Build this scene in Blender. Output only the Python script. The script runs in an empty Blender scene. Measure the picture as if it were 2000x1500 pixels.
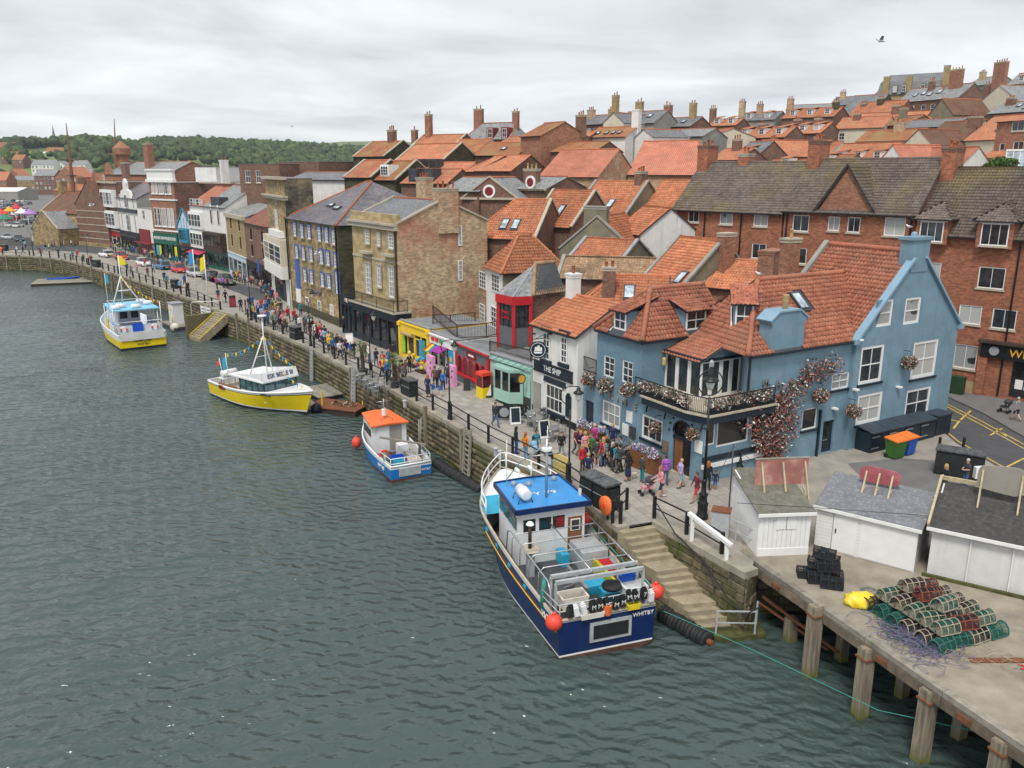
import bpy,bmesh,math,random
import numpy as np
from mathutils import Vector as Vec,Matrix as Mat
random.seed(7);RNG=np.random.RandomState(7)
scene=bpy.context.scene
COL=scene.collection
R=math.radians
# camera
F,YH,CX,CY,CZ=1600.0,332.0,1000.0,750.0,19.5
PT=math.atan((CY-YH)/F)
cam_d=bpy.data.cameras.new('camera');cam=bpy.data.objects.new('camera',cam_d);COL.objects.link(cam)
cam.location=(0,0,CZ);cam.rotation_euler=(R(90)-PT,0,0)
cam_d.sensor_width=36;cam_d.lens=36*F/2000;cam_d.clip_start=.1;cam_d.clip_end=20000
scene.camera=cam
# sky, sun, exposure
SUN_EL,SUN_AZ=R(58),R(200)
w=bpy.data.worlds.new('World');scene.world=w;w.use_nodes=True
wt=w.node_tree;wt.nodes.clear()
def wn(t,**k):
 n=wt.nodes.new(t)
 for a,b in k.items():setattr(n,a,b)
 return n
sky=wn('ShaderNodeTexSky',sky_type='NISHITA',sun_disc=False,sun_elevation=SUN_EL,sun_rotation=SUN_AZ,altitude=0,air_density=1.0,dust_density=3.0)
bg=wn('ShaderNodeBackground');out=wn('ShaderNodeOutputWorld')
tc=wn('ShaderNodeTexCoord');sep=wn('ShaderNodeSeparateXYZ');wt.links.new(tc.outputs['Generated'],sep.inputs[0])
zz=wn('ShaderNodeMath',operation='MAXIMUM');wt.links.new(sep.outputs['Z'],zz.inputs[0]);zz.inputs[1].default_value=0.0
za=wn('ShaderNodeMath',operation='ADD');wt.links.new(zz.outputs[0],za.inputs[0]);za.inputs[1].default_value=0.10
dx=wn('ShaderNodeMath',operation='DIVIDE');wt.links.new(sep.outputs['X'],dx.inputs[0]);wt.links.new(za.outputs[0],dx.inputs[1])
dy=wn('ShaderNodeMath',operation='DIVIDE');wt.links.new(sep.outputs['Y'],dy.inputs[0]);wt.links.new(za.outputs[0],dy.inputs[1])
cmb=wn('ShaderNodeCombineXYZ');wt.links.new(dx.outputs[0],cmb.inputs[0]);wt.links.new(dy.outputs[0],cmb.inputs[1])
nz=wn('ShaderNodeTexNoise');nz.inputs['Scale'].default_value=.55;nz.inputs['Detail'].default_value=7;nz.inputs['Roughness'].default_value=.55;nz.inputs['Distortion'].default_value=.4
wt.links.new(cmb.outputs[0],nz.inputs['Vector'])
rp=wn('ShaderNodeValToRGB');wt.links.new(nz.outputs['Fac'],rp.inputs[0])
rp.color_ramp.elements[0].position=.34;rp.color_ramp.elements[0].color=(3.5,3.68,3.92,1)
rp.color_ramp.elements[1].position=.68;rp.color_ramp.elements[1].color=(6.2,6.35,6.5,1)
mx=wn('ShaderNodeMixRGB');mx.inputs[0].default_value=.93
wt.links.new(sky.outputs[0],mx.inputs[1]);wt.links.new(rp.outputs[0],mx.inputs[2])
wt.links.new(mx.outputs[0],bg.inputs[0]);bg.inputs[1].default_value=.1
wt.links.new(bg.outputs[0],out.inputs[0])
sd=bpy.data.lights.new('sun','SUN');so=bpy.data.objects.new('sun',sd);COL.objects.link(so)
sd.energy=1.5;sd.angle=R(15);sd.color=(1,.96,.9)
_d=Vec((math.sin(SUN_AZ)*math.cos(SUN_EL),math.cos(SUN_AZ)*math.cos(SUN_EL),math.sin(SUN_EL)))
so.rotation_euler=_d.to_track_quat('Z','Y').to_euler();so.location=(0,-20,60)
vs=scene.view_settings;vs.view_transform='Standard';vs.look='None';vs.exposure=0.84;vs.gamma=1;vs.use_curve_mapping=False
scene.render.engine='CYCLES';scene.cycles.use_denoising=True;scene.cycles.max_bounces=5;scene.cycles.diffuse_bounces=2;scene.cycles.volume_bounces=1
scene.cycles.glossy_bounces=3;scene.cycles.transmission_bounces=3;scene.cycles.caustics_reflective=False;scene.cycles.caustics_refractive=False
# picture measurements -> places on the ground
_c,_s=math.cos(PT),math.sin(PT)
def _ray(px,py):
 a=(px-CX)/F;b=-(py-CY)/F
 return a,_c+b*_s,-_s+b*_c
def G(px,py,z=3.0):
 d=_ray(px,py);t=(z-CZ)/d[2]
 return Vec((d[0]*t,d[1]*t,z))
def HZ(py,y):
 v=-(py-CY)/F
 return CZ+(v*y*_c-y*_s)/(_c+v*_s)
def XY(px,y,z):
 return Vec(((px-CX)/F*(y*_c-(z-CZ)*_s),y,z))
def PY(px,py,y):
 return XY(px,y,HZ(py,y))
 # materials
MATS={}
def _nt(name):
 m=bpy.data.materials.new(name);m.use_nodes=True
 nt=m.node_tree;b=nt.nodes['Principled BSDF']
 MATS[name]=m
 return m,nt,b
def _n(nt,t,ins=None,**k):
 n=nt.nodes.new(t)
 for a,b in k.items():setattr(n,a,b)
 for i,v in(ins or{}).items():
  s=n.inputs[i]
  if isinstance(v,bpy.types.NodeSocket):nt.links.new(v,s)
  else:s.default_value=v
 return n
def c4(c):return(c[0],c[1],c[2],1)
def _vec(nt):
 tcn=_n(nt,'ShaderNodeTexCoord');oi=_n(nt,'ShaderNodeObjectInfo')
 m=_n(nt,'ShaderNodeMath',{0:oi.outputs['Random'],1:61.0},operation='MULTIPLY')
 return _n(nt,'ShaderNodeVectorMath',{0:tcn.outputs['Object'],1:m.outputs[0]},operation='ADD').outputs[0],tcn,oi
def _noise(nt,v,sc,det=4,rough=.55):
 return _n(nt,'ShaderNodeTexNoise',{'Vector':v,'Scale':sc,'Detail':det,'Roughness':rough}).outputs['Fac']
def _ramp(nt,f,a,b,ca=(0,0,0),cb=(1,1,1)):
 r=_n(nt,'ShaderNodeValToRGB',{0:f});e=r.color_ramp.elements
 e[0].position=a;e[1].position=b;e[0].color=c4(ca);e[1].color=c4(cb)
 return r.outputs[0]
def _mix(nt,f,a,b,t='MIX'):
 n=_n(nt,'ShaderNodeMixRGB',{0:f,1:a if isinstance(a,bpy.types.NodeSocket)else c4(a),2:b if isinstance(b,bpy.types.NodeSocket)else c4(b)},blend_type=t)
 return n.outputs[0]
def _rndval(nt,oi):
 at=_n(nt,'ShaderNodeAttribute',attribute_name='rnd')
 a=_n(nt,'ShaderNodeMath',{0:oi.outputs['Random'],1:at.outputs['Fac']},operation='ADD')
 return _n(nt,'ShaderNodeMath',{0:a.outputs[0]},operation='FRACT').outputs[0]
def _bump(nt,b,h,strength=.3,dist=.02):
 bp=_n(nt,'ShaderNodeBump',{'Strength':strength,'Distance':dist,'Height':h});nt.links.new(bp.outputs[0],b.inputs['Normal'])
def surf(name,col,rough=.6,var=.15,sc=2.5,dirt=None,damt=.5,dsc=.8,bump=0,bsc=40,metal=0,rnd=0,spec=.4,streak=0):
 """painted, plastered, metal, wooden or stone surface: base colour, uneven tone, patches of dirt, fine relief"""
 if name in MATS:return MATS[name]
 m,nt,b=_nt(name);v,tcn,oi=_vec(nt)
 lo=tuple(x*(1-var)for x in col);hi=tuple(min(1,x*(1+var))for x in col)
 c=_ramp(nt,_noise(nt,v,sc,5),.3,.7,lo,hi)
 if dirt:
  f=_ramp(nt,_noise(nt,v,dsc,6,.65),.5,.72)
  fm=_n(nt,'ShaderNodeMath',{0:f,1:damt},operation='MULTIPLY').outputs[0]
  c=_mix(nt,fm,c,dirt)
 if streak:
  mp=_n(nt,'ShaderNodeMapping',{0:v,'Scale':(2.6,2.6,.22)})
  f=_n(nt,'ShaderNodeMath',{0:_ramp(nt,_noise(nt,mp.outputs[0],1.2,6,.6),.5,.72),1:streak},operation='MULTIPLY').outputs[0]
  c=_mix(nt,f,c,tuple(x*.55+.03 for x in col))
 if rnd:
  r=_rndval(nt,oi)
  c=_mix(nt,1.0,c,_ramp(nt,r,0,1,(1-rnd,)*3,(1+rnd*.6,)*3),'MULTIPLY')
 nt.links.new(c,b.inputs['Base Color'])
 b.inputs['Roughness'].default_value=rough;b.inputs['Metallic'].default_value=metal;b.inputs['Specular IOR Level'].default_value=spec
 if bump:_bump(nt,b,_noise(nt,v,bsc,4),bump,.02)
 return m
def brick(name,c1,c2,mortar,bw=.225,bh=.075,ms=.012,var=.3,patch=None,pamt=.6,psc=.5,bump=.5,rough=.85,dist=.012,c3=None,cell=.34):
 if name in MATS:return MATS[name]
 m,nt,b=_nt(name);v,tcn,oi=_vec(nt)
 bt=_n(nt,'ShaderNodeTexBrick',{'Vector':tcn.outputs['UV'],'Color1':c4(c1),'Color2':c4(c2),'Mortar':c4(mortar),'Scale':1.0,'Mortar Size':ms,'Mortar Smooth':.3,'Bias':0,'Brick Width':bw,'Row Height':bh})
 c=bt.outputs['Color']
 if c3:
  bt2=_n(nt,'ShaderNodeTexBrick',{'Vector':tcn.outputs['UV'],'Color1':(0,0,0,1),'Color2':(1,1,1,1),'Mortar':(0,0,0,1),'Scale':1.0,'Mortar Size':0,'Brick Width':bw,'Row Height':bh,'Bias':-.45})
  f3=_n(nt,'ShaderNodeMath',{0:bt2.outputs['Color'],1:.6},operation='MULTIPLY').outputs[0]
  c=_mix(nt,f3,c,c3)
 uv=_n(nt,'ShaderNodeSeparateXYZ',{0:tcn.outputs['UV']});ma=lambda a,b_,o:_n(nt,'ShaderNodeMath',{0:a,1:b_},operation=o).outputs[0]
 row_=ma(ma(uv.outputs[1],1/bh,'MULTIPLY'),0,'FLOOR');col_=ma(ma(ma(uv.outputs[0],1/bw,'MULTIPLY'),ma(row_,.5,'MULTIPLY'),'ADD'),0,'FLOOR')
 wnz=_n(nt,'ShaderNodeTexWhiteNoise',{'Vector':_n(nt,'ShaderNodeCombineXYZ',{0:col_,1:row_}).outputs[0]},noise_dimensions='2D').outputs['Value']
 c=_mix(nt,1.0,c,_ramp(nt,wnz,0,1,(1-cell,)*3,(1+cell*.9,1+cell*.85,1+cell*.8)),'MULTIPLY')
 c=_mix(nt,1.0,c,_ramp(nt,_noise(nt,v,.9,6,.6),.25,.75,(1-var,)*3,(1+var*.5,)*3),'MULTIPLY')
 if patch:
  f=_ramp(nt,_noise(nt,v,psc,7,.65),.46,.66)
  c=_mix(nt,_n(nt,'ShaderNodeMath',{0:f,1:pamt},operation='MULTIPLY').outputs[0],c,patch)
 nt.links.new(c,b.inputs['Base Color']);b.inputs['Roughness'].default_value=rough
 _bump(nt,b,bt.outputs['Fac'],-bump,dist)
 return m
def tilemat(name,c1,c2,moss=None,mamt=.5,msc=.35,bumped=True,du=.26,dv=.33,rough=.8):
 """clay pantiles: with relief in the material for roofs too far away to show single tiles"""
 if name in MATS:return MATS[name]
 m,nt,b=_nt(name);v,tcn,oi=_vec(nt)
 if bumped:
  mp=_n(nt,'ShaderNodeTexBrick',{'Vector':tcn.outputs['UV'],'Color1':c4(c1),'Color2':c4(c2),'Mortar':c4(tuple(x*.45 for x in c2)),'Scale':1.0,'Mortar Size':.03,'Mortar Smooth':.6,'Brick Width':du,'Row Height':dv,'Bias':0},offset=0)
  c=mp.outputs['Color']
  sp=_n(nt,'ShaderNodeSeparateXYZ',{0:tcn.outputs['UV']})
  sw=_n(nt,'ShaderNodeMath',{0:sp.outputs[0],1:2*math.pi/du},operation='MULTIPLY').outputs[0]
  si=_n(nt,'ShaderNodeMath',{0:sw},operation='SINE').outputs[0]
  si=_n(nt,'ShaderNodeMath',{0:si,1:.4},operation='MULTIPLY').outputs[0]
  sv=_n(nt,'ShaderNodeMath',{0:sp.outputs[1],1:1/dv},operation='MULTIPLY').outputs[0]
  fr=_n(nt,'ShaderNodeMath',{0:sv},operation='FRACT').outputs[0]
  hh=_n(nt,'ShaderNodeMath',{0:si,1:fr},operation='SUBTRACT').outputs[0]
  _bump(nt,b,hh,.8,.05)
 else:
  c=_ramp(nt,_rndval(nt,oi),0,1,c1,c2)
  c=_mix(nt,1.0,c,_ramp(nt,_noise(nt,v,9,5),.3,.7,(.78,)*3,(1.15,)*3),'MULTIPLY')
 c=_mix(nt,1.0,c,_ramp(nt,_noise(nt,v,.6,6,.6),.3,.72,(.68,.66,.66),(1.12,1.1,1.08)),'MULTIPLY')
 c=_mix(nt,1.0,c,_ramp(nt,oi.outputs['Random'],0,1,(.78,.76,.74),(1.12,1.12,1.14)),'MULTIPLY')
 if moss:
  tv=_n(nt,'ShaderNodeNewGeometry').outputs['Position']if not bumped else v
  f=_ramp(nt,_noise(nt,tv,msc,7,.65),.48,.68)
  c=_mix(nt,_n(nt,'ShaderNodeMath',{0:f,1:mamt},operation='MULTIPLY').outputs[0],c,moss)
 nt.links.new(c,b.inputs['Base Color']);b.inputs['Roughness'].default_value=rough
 return m
def glassm(name,col=(.025,.03,.035),light=None,amt=.0,rough=.06):
 """window glass with a dim room, and on some windows a blind or curtain, behind it"""
 if name in MATS:return MATS[name]
 m,nt,b=_nt(name);v,tcn,oi=_vec(nt)
 c=_ramp(nt,_noise(nt,v,1.6,3),.35,.7,tuple(x*.6 for x in col),tuple(x*2.0 for x in col))
 if light:
  f=_ramp(nt,_noise(nt,v,.9,2),.5-amt*.4,.56-amt*.4)
  c=_mix(nt,f,c,light)
 nt.links.new(c,b.inputs['Base Color']);b.inputs['Roughness'].default_value=rough;b.inputs['Specular IOR Level'].default_value=.8
 return m
def mt(n):
 if isinstance(n,bpy.types.Material):return n
 if n in MATS:return MATS[n]
 if n.startswith('#'):
  return surf(n,tuple(float(x)for x in n[1:].split(',')),.7,.12,6)
 raise KeyError(n)
 # mesh helpers
class MB:
 def __init__(s,T=None):s.v=[];s.f=[];s.m=[];s.T=T
 def add(s,vs,fs,m=0):
  o=len(s.v)
  if s.T is not None:vs=[s.T@Vec(v)for v in vs]
  s.v.extend(tuple(v)for v in vs);s.f.extend(tuple(i+o for i in f)for f in fs);s.m.extend([m]*len(fs));return s
 def box(s,x0,x1,y0,y1,z0,z1,m=0):
  return s.add([(x0,y0,z0),(x1,y0,z0),(x1,y1,z0),(x0,y1,z0),(x0,y0,z1),(x1,y0,z1),(x1,y1,z1),(x0,y1,z1)],[(3,2,1,0),(4,5,6,7),(0,1,5,4),(1,2,6,5),(2,3,7,6),(3,0,4,7)],m)
 def bx(s,c,d,rot=None,m=0):
  M=Mat.Translation(c)@(rot.to_4x4()if rot else Mat())
  x,y,z=d[0]/2,d[1]/2,d[2]/2
  return s.add([M@Vec(p)for p in[(-x,-y,-z),(x,-y,-z),(x,y,-z),(-x,y,-z),(-x,-y,z),(x,-y,z),(x,y,z),(-x,y,z)]],[(3,2,1,0),(4,5,6,7),(0,1,5,4),(1,2,6,5),(2,3,7,6),(3,0,4,7)],m)
 def bar(s,p,q,w,h=None,m=0):
  p,q=Vec(p),Vec(q);d=q-p;L=d.length
  if L<1e-6:return s
  d/=L;up=Vec((0,0,1))if abs(d.z)<.95 else Vec((1,0,0))
  a=d.cross(up).normalized();b=a.cross(d)
  h=h or w;a*=w/2;b*=h/2
  return s.add([p-a-b,p+a-b,p+a+b,p-a+b,q-a-b,q+a-b,q+a+b,q-a+b],[(0,1,2,3),(7,6,5,4),(1,0,4,5),(2,1,5,6),(3,2,6,7),(0,3,7,4)],m)
 def tube(s,pts,r,n=6,m=0,closed=False):
  pts=[Vec(p)for p in pts];k=len(pts);rs=r if isinstance(r,(list,tuple))else[r]*k
  vs=[];prev=None
  for i,p in enumerate(pts):
   if closed:d=pts[(i+1)%k]-pts[i-1]
   else:d=pts[min(i+1,k-1)]-pts[max(i-1,0)]
   d=d.normalized()if d.length>1e-9 else Vec((0,0,1))
   if prev is None:a=d.cross(Vec((0,0,1))if abs(d.z)<.9 else Vec((1,0,0))).normalized()
   else:
    a=prev-d*prev.dot(d);a=a.normalized()if a.length>1e-6 else d.orthogonal().normalized()
   prev=a;b=d.cross(a)
   for j in range(n):
    t=2*math.pi*j/n;vs.append(p+(a*math.cos(t)+b*math.sin(t))*rs[i])
  fs=[]
  for i in range(k if closed else k-1):
   i2=(i+1)%k
   for j in range(n):fs.append((i*n+j,i*n+(j+1)%n,i2*n+(j+1)%n,i2*n+j))
  if not closed:fs.append(tuple(range(n-1,-1,-1)));fs.append(tuple((k-1)*n+j for j in range(n)))
  return s.add(vs,fs,m)
 def lathe(s,c,prof,n=12,m=0,axis='z',cap=True):
  vs=[]
  for r,z in prof:
   for j in range(n):
    t=2*math.pi*j/n;a,b=r*math.cos(t),r*math.sin(t)
    vs.append((c[0]+a,c[1]+b,c[2]+z)if axis=='z' else((c[0]+a,c[1]+z,c[2]+b)if axis=='y' else(c[0]+z,c[1]+a,c[2]+b)))
  fs=[]
  for i in range(len(prof)-1):
   for j in range(n):
    q=(i*n+j,i*n+(j+1)%n,(i+1)*n+(j+1)%n,(i+1)*n+j)
    fs.append(q if axis!='y' else q[::-1])
  if cap:
   e=(tuple(range(n-1,-1,-1)),tuple((len(prof)-1)*n+j for j in range(n)))
   fs+=[x if axis!='y' else x[::-1]for x in e]
  return s.add(vs,fs,m)
 def cyl(s,x,y,z0,z1,r0,r1=None,n=12,m=0):return s.lathe((x,y,0),[(r0,z0),(r0 if r1 is None else r1,z1)],n,m)
 def ball(s,c,r,n=10,m=0,squash=1):
  k=max(4,n//2+1)
  return s.lathe(c,[(max(1e-3,r*math.sin(math.pi*i/k)),-r*squash*math.cos(math.pi*i/k))for i in range(k+1)],n,m,cap=False)
 def poly(s,pts,m=0):return s.add(pts,[tuple(range(len(pts)))],m)
 def ext(s,pts,d,m=0):
  k=len(pts);d=Vec(d);a=[Vec(p)for p in pts];b=[p+d for p in a]
  return s.add(a+b,[tuple(range(k-1,-1,-1)),tuple(range(k,2*k))]+[(i,(i+1)%k,k+(i+1)%k,k+i)for i in range(k)],m)
 def mesh(s,name,mats):
  me=bpy.data.meshes.new(name);me.from_pydata(s.v,[],s.f)
  for x in(mats if isinstance(mats,(list,tuple))else[mats]):me.materials.append(mt(x))
  if any(s.m):me.polygons.foreach_set('material_index',s.m)
  uvs(me);return me
 def mk(s,name,mats,par=None,smooth=False,kind=None):
  me=s.mesh(name,mats)
  if smooth:me.shade_smooth()
  return ob(name,me,par,kind=kind)
def uvs(me):
 n=len(me.loops)
 if not n:return
 co=np.empty(len(me.vertices)*3);me.vertices.foreach_get('co',co);co=co.reshape(-1,3)
 vi=np.empty(n,int);me.loops.foreach_get('vertex_index',vi)
 nn=np.empty(len(me.polygons)*3);me.polygons.foreach_get('normal',nn);nn=nn.reshape(-1,3)
 lt=np.empty(len(me.polygons),int);me.polygons.foreach_get('loop_total',lt)
 N=np.repeat(nn,lt,0);u=np.stack([-N[:,1],N[:,0],np.zeros(n)],1);ln=np.linalg.norm(u,axis=1)
 flat=ln<.15;u[flat]=(1,0,0);ln[flat]=1;u/=ln[:,None];vv=np.cross(N,u);vv[flat]=(0,1,0)
 P=co[vi];uv=np.stack([(P*u).sum(1),(P*vv).sum(1)],1)
 me.uv_layers.new(name='UVMap').data.foreach_set('uv',uv.astype(np.float32).ravel())
def ob(name,me,par=None,M=None,kind=None):
 o=bpy.data.objects.new(name,me);COL.objects.link(o)
 if par is not None:o.parent=par
 if M is not None:o.matrix_local=M
 if kind:o['kind']=kind
 return o
def tag(o,label,cat,group=None):
 o['label']=label;o['category']=cat
 if group:o['group']=group
 return o
def thing(name,label,cat,loc=(0,0,0),rz=0,group=None):
 o=bpy.data.objects.new(name,None);COL.objects.link(o);o.location=loc;o.rotation_euler=(0,0,rz);o.empty_display_size=.3
 return tag(o,label,cat,group)
def struct(o):o['kind']='structure';return o
def clone(o,par=None,loc=None,rz=None):
 """copy of a thing with its parts and their sub-parts"""
 c=o.copy();COL.objects.link(c)
 if par is not None:c.parent=par
 for ch in o.children:clone(ch,c)
 if loc is not None:c.location=loc
 if rz is not None:c.rotation_euler=(0,0,rz)
 return c
def text(par,name,body,M,size,mat,ext=.015,font_scale_x=1.0,align='CENTER'):
 cu=bpy.data.curves.new(name,'FONT');cu.body=body;cu.size=size;cu.extrude=ext;cu.align_x=align;cu.align_y='CENTER';cu.resolution_u=2
 t=bpy.data.objects.new('t',cu);me=bpy.data.meshes.new_from_object(t)
 bpy.data.objects.remove(t);bpy.data.curves.remove(cu)
 me.materials.clear();me.materials.append(mt(mat));me.name=name
 return ob(name,me,par,M@Mat.Diagonal((font_scale_x,1,1,1)))
def face_M(o,xdir,up=(0,0,1)):
 """matrix for flat lettering: text x along xdir, text y along up"""
 x=Vec(xdir).normalized();z=x.cross(Vec(up)).normalized();y=z.cross(x)
 return Mat(((x.x,y.x,z.x,o[0]),(x.y,y.y,z.y,o[1]),(x.z,y.z,z.z,o[2]),(0,0,0,1)))
 # people: one continuous body per pose, clothed by surface regions
SK,HA,TOP,SLV,FOR,BOT,SHN,SHO,DRK=range(9)
def skel(lean=0.0,hip=.93,kl=((.03,.1,.5),(.0,.11,.09)),kr=((.03,-.1,.5),(.0,-.11,.09)),al=((-.03,.25,1.13),(.06,.26,.88)),ar=((-.03,-.25,1.13),(.06,-.26,.88)),hair='short',skirt=0,wide=1.0,look=(0,0),child=False):
 C=[];cap=lambda p,q,a,b,s:C.append((Vec(p),Vec(q),a,b,s))
 hx=0.0;sx=lean;sh=hip+.5;nk=Vec((sx*1.12,0,sh+.05));w_=.17*wide;hs=1.18 if child else 1.0
 cap((hx,.07,hip-.02),(hx,-.07,hip-.02),.115,.115,BOT);cap((hx,0,hip+.04),(hx+lean*.35,0,hip+.2),.132,.125*wide,TOP);cap((hx+lean*.35,.05,hip+.22),(hx+lean*.35,-.05,hip+.22),.108*wide,.108*wide,TOP)
 cap((sx*.8,.075,hip+.37),(sx*.8,-.075,hip+.37),.12*wide,.12*wide,TOP);cap((sx,w_*.85,sh-.02),(sx,-w_*.85,sh-.02),.075,.075,TOP);cap((sx,0,sh-.02),nk+Vec((0,0,.06)),.062,.052,SK)
 hc=nk+Vec((.03,0,.155*hs));hr=.098*hs
 fx=Vec((math.cos(look[0]),math.sin(look[0]),0));fy=Vec((-fx.y,fx.x,0));up=Vec((0,0,1))
 cap(hc-up*.02,hc+up*.035,hr*.88,hr*.92,SK);cap(hc+fx*.02-up*.055,hc+fx*.045-up*.075,hr*.62,hr*.5,SK);cap(hc+fx*(hr-.005),hc+fx*(hr+.014)-up*.018,.014,.017,SK)
 for e in(1,-1):
  cap(hc+fx*(hr-.012)+fy*.034*e+up*.012,hc+fx*(hr-.01)+fy*.034*e+up*.012,.010,.010,DRK);cap(hc+fy*(hr-.008)*e-up*.01,hc+fy*(hr+.006)*e+up*.015,.016,.02,SK)
 cap(hc+fx*(hr-.008)-up*.058+fy*.02,hc+fx*(hr-.008)-up*.058-fy*.02,.006,.006,DRK)
 if hair!='bald':
  cap(hc-fx*.02+up*.045,hc-fx*.03+up*.03,hr*.98,hr*.98,HA);cap(hc-fx*.045-up*.01,hc-fx*.04-up*.05,hr*.8,hr*.6,HA)
 if hair=='long':cap(hc-fx*.06,hc-fx*.085-up*.2,hr*.85,.06,HA);[cap(hc-fx*.02+fy*e*.07,hc-fx*.02+fy*e*.085-up*.16,.045,.03,HA)for e in(1,-1)]
 if hair=='tail':cap(hc-fx*.1+up*.03,hc-fx*.15-up*.14,.035,.02,HA)
 for sd_,(k,f)in((1,kl),(-1,kr)):
  k,f=Vec(k),Vec(f);h=Vec((hx,sd_*.085,hip-.04));cap(h,k,.092,.062,BOT);cap(k,k.lerp(f,.35),.058,.062,SHN);cap(k.lerp(f,.35),f,.062,.042,SHN)
  d=Vec((1,sd_*.12,0)).normalized();toe=f+d*.15+Vec((0,0,-.045));cap(f-d*.03+Vec((0,0,-.03)),toe,.044,.036,SHO)
 for sd_,(e,hd_)in((1,al),(-1,ar)):
  e,hd_=Vec(e),Vec(hd_);s=Vec((sx,sd_*w_,sh-.01));s2=s+Vec((0,sd_*.03,-.02));cap(s2,e,.055,.044,SLV);cap(e,hd_,.043,.03,FOR)
  d=(hd_-e).normalized();pl_=hd_+d*.055;cap(hd_+d*.01,pl_,.026,.034,SK);side=d.cross(Vec((0,1,0)));side=side.normalized()if side.length>.2 else Vec((0,0,1))
  for i,ln in enumerate((.075,.085,.08,.062)):
   b_=pl_+side*(.03-.02*i);m_=b_+d*ln*.55;cap(b_,m_,.0115,.0105,SK);cap(m_,m_+(d+Vec((.35,-sd_*.25,0))).normalized()*ln*.5,.0105,.009,SK)
  b_=hd_+d*.025+side*.03;cap(b_,b_+(side+d*.9).normalized()*.06,.0125,.0105,SK)
 if skirt:cap((hx,0,hip-.02),(hx+.01,0,hip-skirt*.5),.14,.165,BOT);cap((hx+.01,0,hip-skirt*.5),(hx+.01,0,hip-skirt),.165,.185,BOT)
 return C
def body_mesh(name,C,vox=.015):
 b=MB()
 for p,q,a,c,s in C:
  d=q-p;L=d.length;d=d/L if L>1e-5 else Vec((0,0,1));r=[];pts=[]
  for k in(1.0,.8,.45):pts.append(p-d*a*k);r.append(a*math.sqrt(max(0.02,1-k*k)))
  pts+=[p,q];r+=[a,c]
  for k in(.45,.8,1.0):pts.append(q+d*c*k);r.append(c*math.sqrt(max(0.02,1-k*k)))
  if L<1e-5:pts=pts[:3]+[p,p+d*1e-3]+pts[5:]
  b.tube(pts,r,10)
 me=bpy.data.meshes.new(name);me.from_pydata(b.v,[],b.f);o=bpy.data.objects.new(name,me);COL.objects.link(o)
 m=o.modifiers.new('r','REMESH');m.mode='VOXEL';m.voxel_size=vox;sm=o.modifiers.new('s','SMOOTH');sm.factor=.5;sm.iterations=2
 dg=bpy.context.evaluated_depsgraph_get();out_=bpy.data.meshes.new_from_object(o.evaluated_get(dg));bpy.data.objects.remove(o);bpy.data.meshes.remove(me)
 out_.name=name;n=len(out_.polygons);ct=np.empty(n*3);out_.polygons.foreach_get('center',ct);ct=ct.reshape(-1,3);best=np.full(n,9.0);ix=np.zeros(n,np.int32)
 for p,q,a,c,s in C:
  p_,d=np.array(p),np.array(q-p);L2=max(1e-9,d@d);t_=np.clip(((ct-p_)@d)/L2,0,1);ds=np.linalg.norm(ct-p_-t_[:,None]*d,axis=1)-(a+(c-a)*t_)
  if s==DRK:ds-=.0015
  if s==HA:ds-=.012
  w_=ds<best;best[w_]=ds[w_];ix[w_]=s
 hz=(C[0][0].z+.02);tb=((ix==TOP)|(ix==BOT))&(np.abs(ct[:,0])<.15)&(np.abs(ct[:,2]-hz)<.13);ix[tb&(ct[:,2]>hz-.07)]=TOP;ix[tb&(ct[:,2]<=hz-.07)]=BOT
 for i in range(9):out_.materials.append(None)
 out_.polygons.foreach_set('material_index',ix);out_.shade_smooth();return out_
for _n_,_c_ in dict(skin=(.55,.33,.24),skin_tan=(.42,.24,.16)).items():surf(_n_,_c_,.55,.06,9)
for _n_,_c_ in dict(hair_brown=(.075,.042,.022),hair_dark=(.018,.014,.012),hair_blond=(.42,.28,.12),hair_grey=(.40,.39,.37),hair_ginger=(.33,.11,.03)).items():surf(_n_,_c_,.6,.2,20)
surf('eye_dark',(.03,.015,.012),.4)
PCOL=dict(black=(.018,.018,.02),navy=(.015,.025,.07),blue=(.03,.11,.36),red=(.5,.03,.04),maroon=(.16,.02,.04),pink=(.65,.27,.30),magenta=(.42,.03,.20),purple=(.30,.09,.42),lilac=(.42,.34,.56),orange=(.62,.20,.03),yellow=(.70,.46,.03),green=(.05,.16,.06),teal=(.02,.20,.24),grey=(.20,.21,.22),white=(.70,.70,.69),cream=(.55,.48,.38),brown=(.13,.08,.045),denim=(.06,.11,.22),khaki=(.24,.20,.13),charcoal=(.05,.052,.058),sky=(.22,.40,.58),bright=(.02,.12,.45))
for _n_,_c_ in PCOL.items():surf('cloth_'+_n_,_c_,.85,.16,9,None,0,1,.3,60)
_st=dict();P_={}
P_['stand']=skel();P_['stand_long']=skel(hair='long',wide=.9)
P_['front']=skel(al=((.02,.24,1.15),(.24,.1,1.12)),ar=((.02,-.24,1.15),(.26,-.06,1.16)),look=(.15,0));P_['front_long']=skel(al=((.02,.22,1.15),(.22,.1,1.18)),ar=((-.03,-.23,1.13),(.05,-.25,.9)),hair='long',wide=.9,kl=((.06,.11,.5),(.04,.13,.09)))
P_['walk']=skel(lean=.04,kl=((.2,.09,.52),(.3,.09,.1)),kr=((.02,-.09,.49),(-.3,-.09,.17)),al=((-.14,.25,1.15),(-.12,.27,.9)),ar=((.1,-.25,1.15),(.24,-.22,.95)))
P_['walk_long']=skel(lean=.04,kl=((.02,.09,.49),(-.28,.09,.16)),kr=((.18,-.09,.52),(.28,-.09,.1)),al=((.1,.23,1.15),(.22,.21,.95)),ar=((-.12,-.23,1.15),(-.12,-.25,.9)),hair='long',wide=.9)
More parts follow.
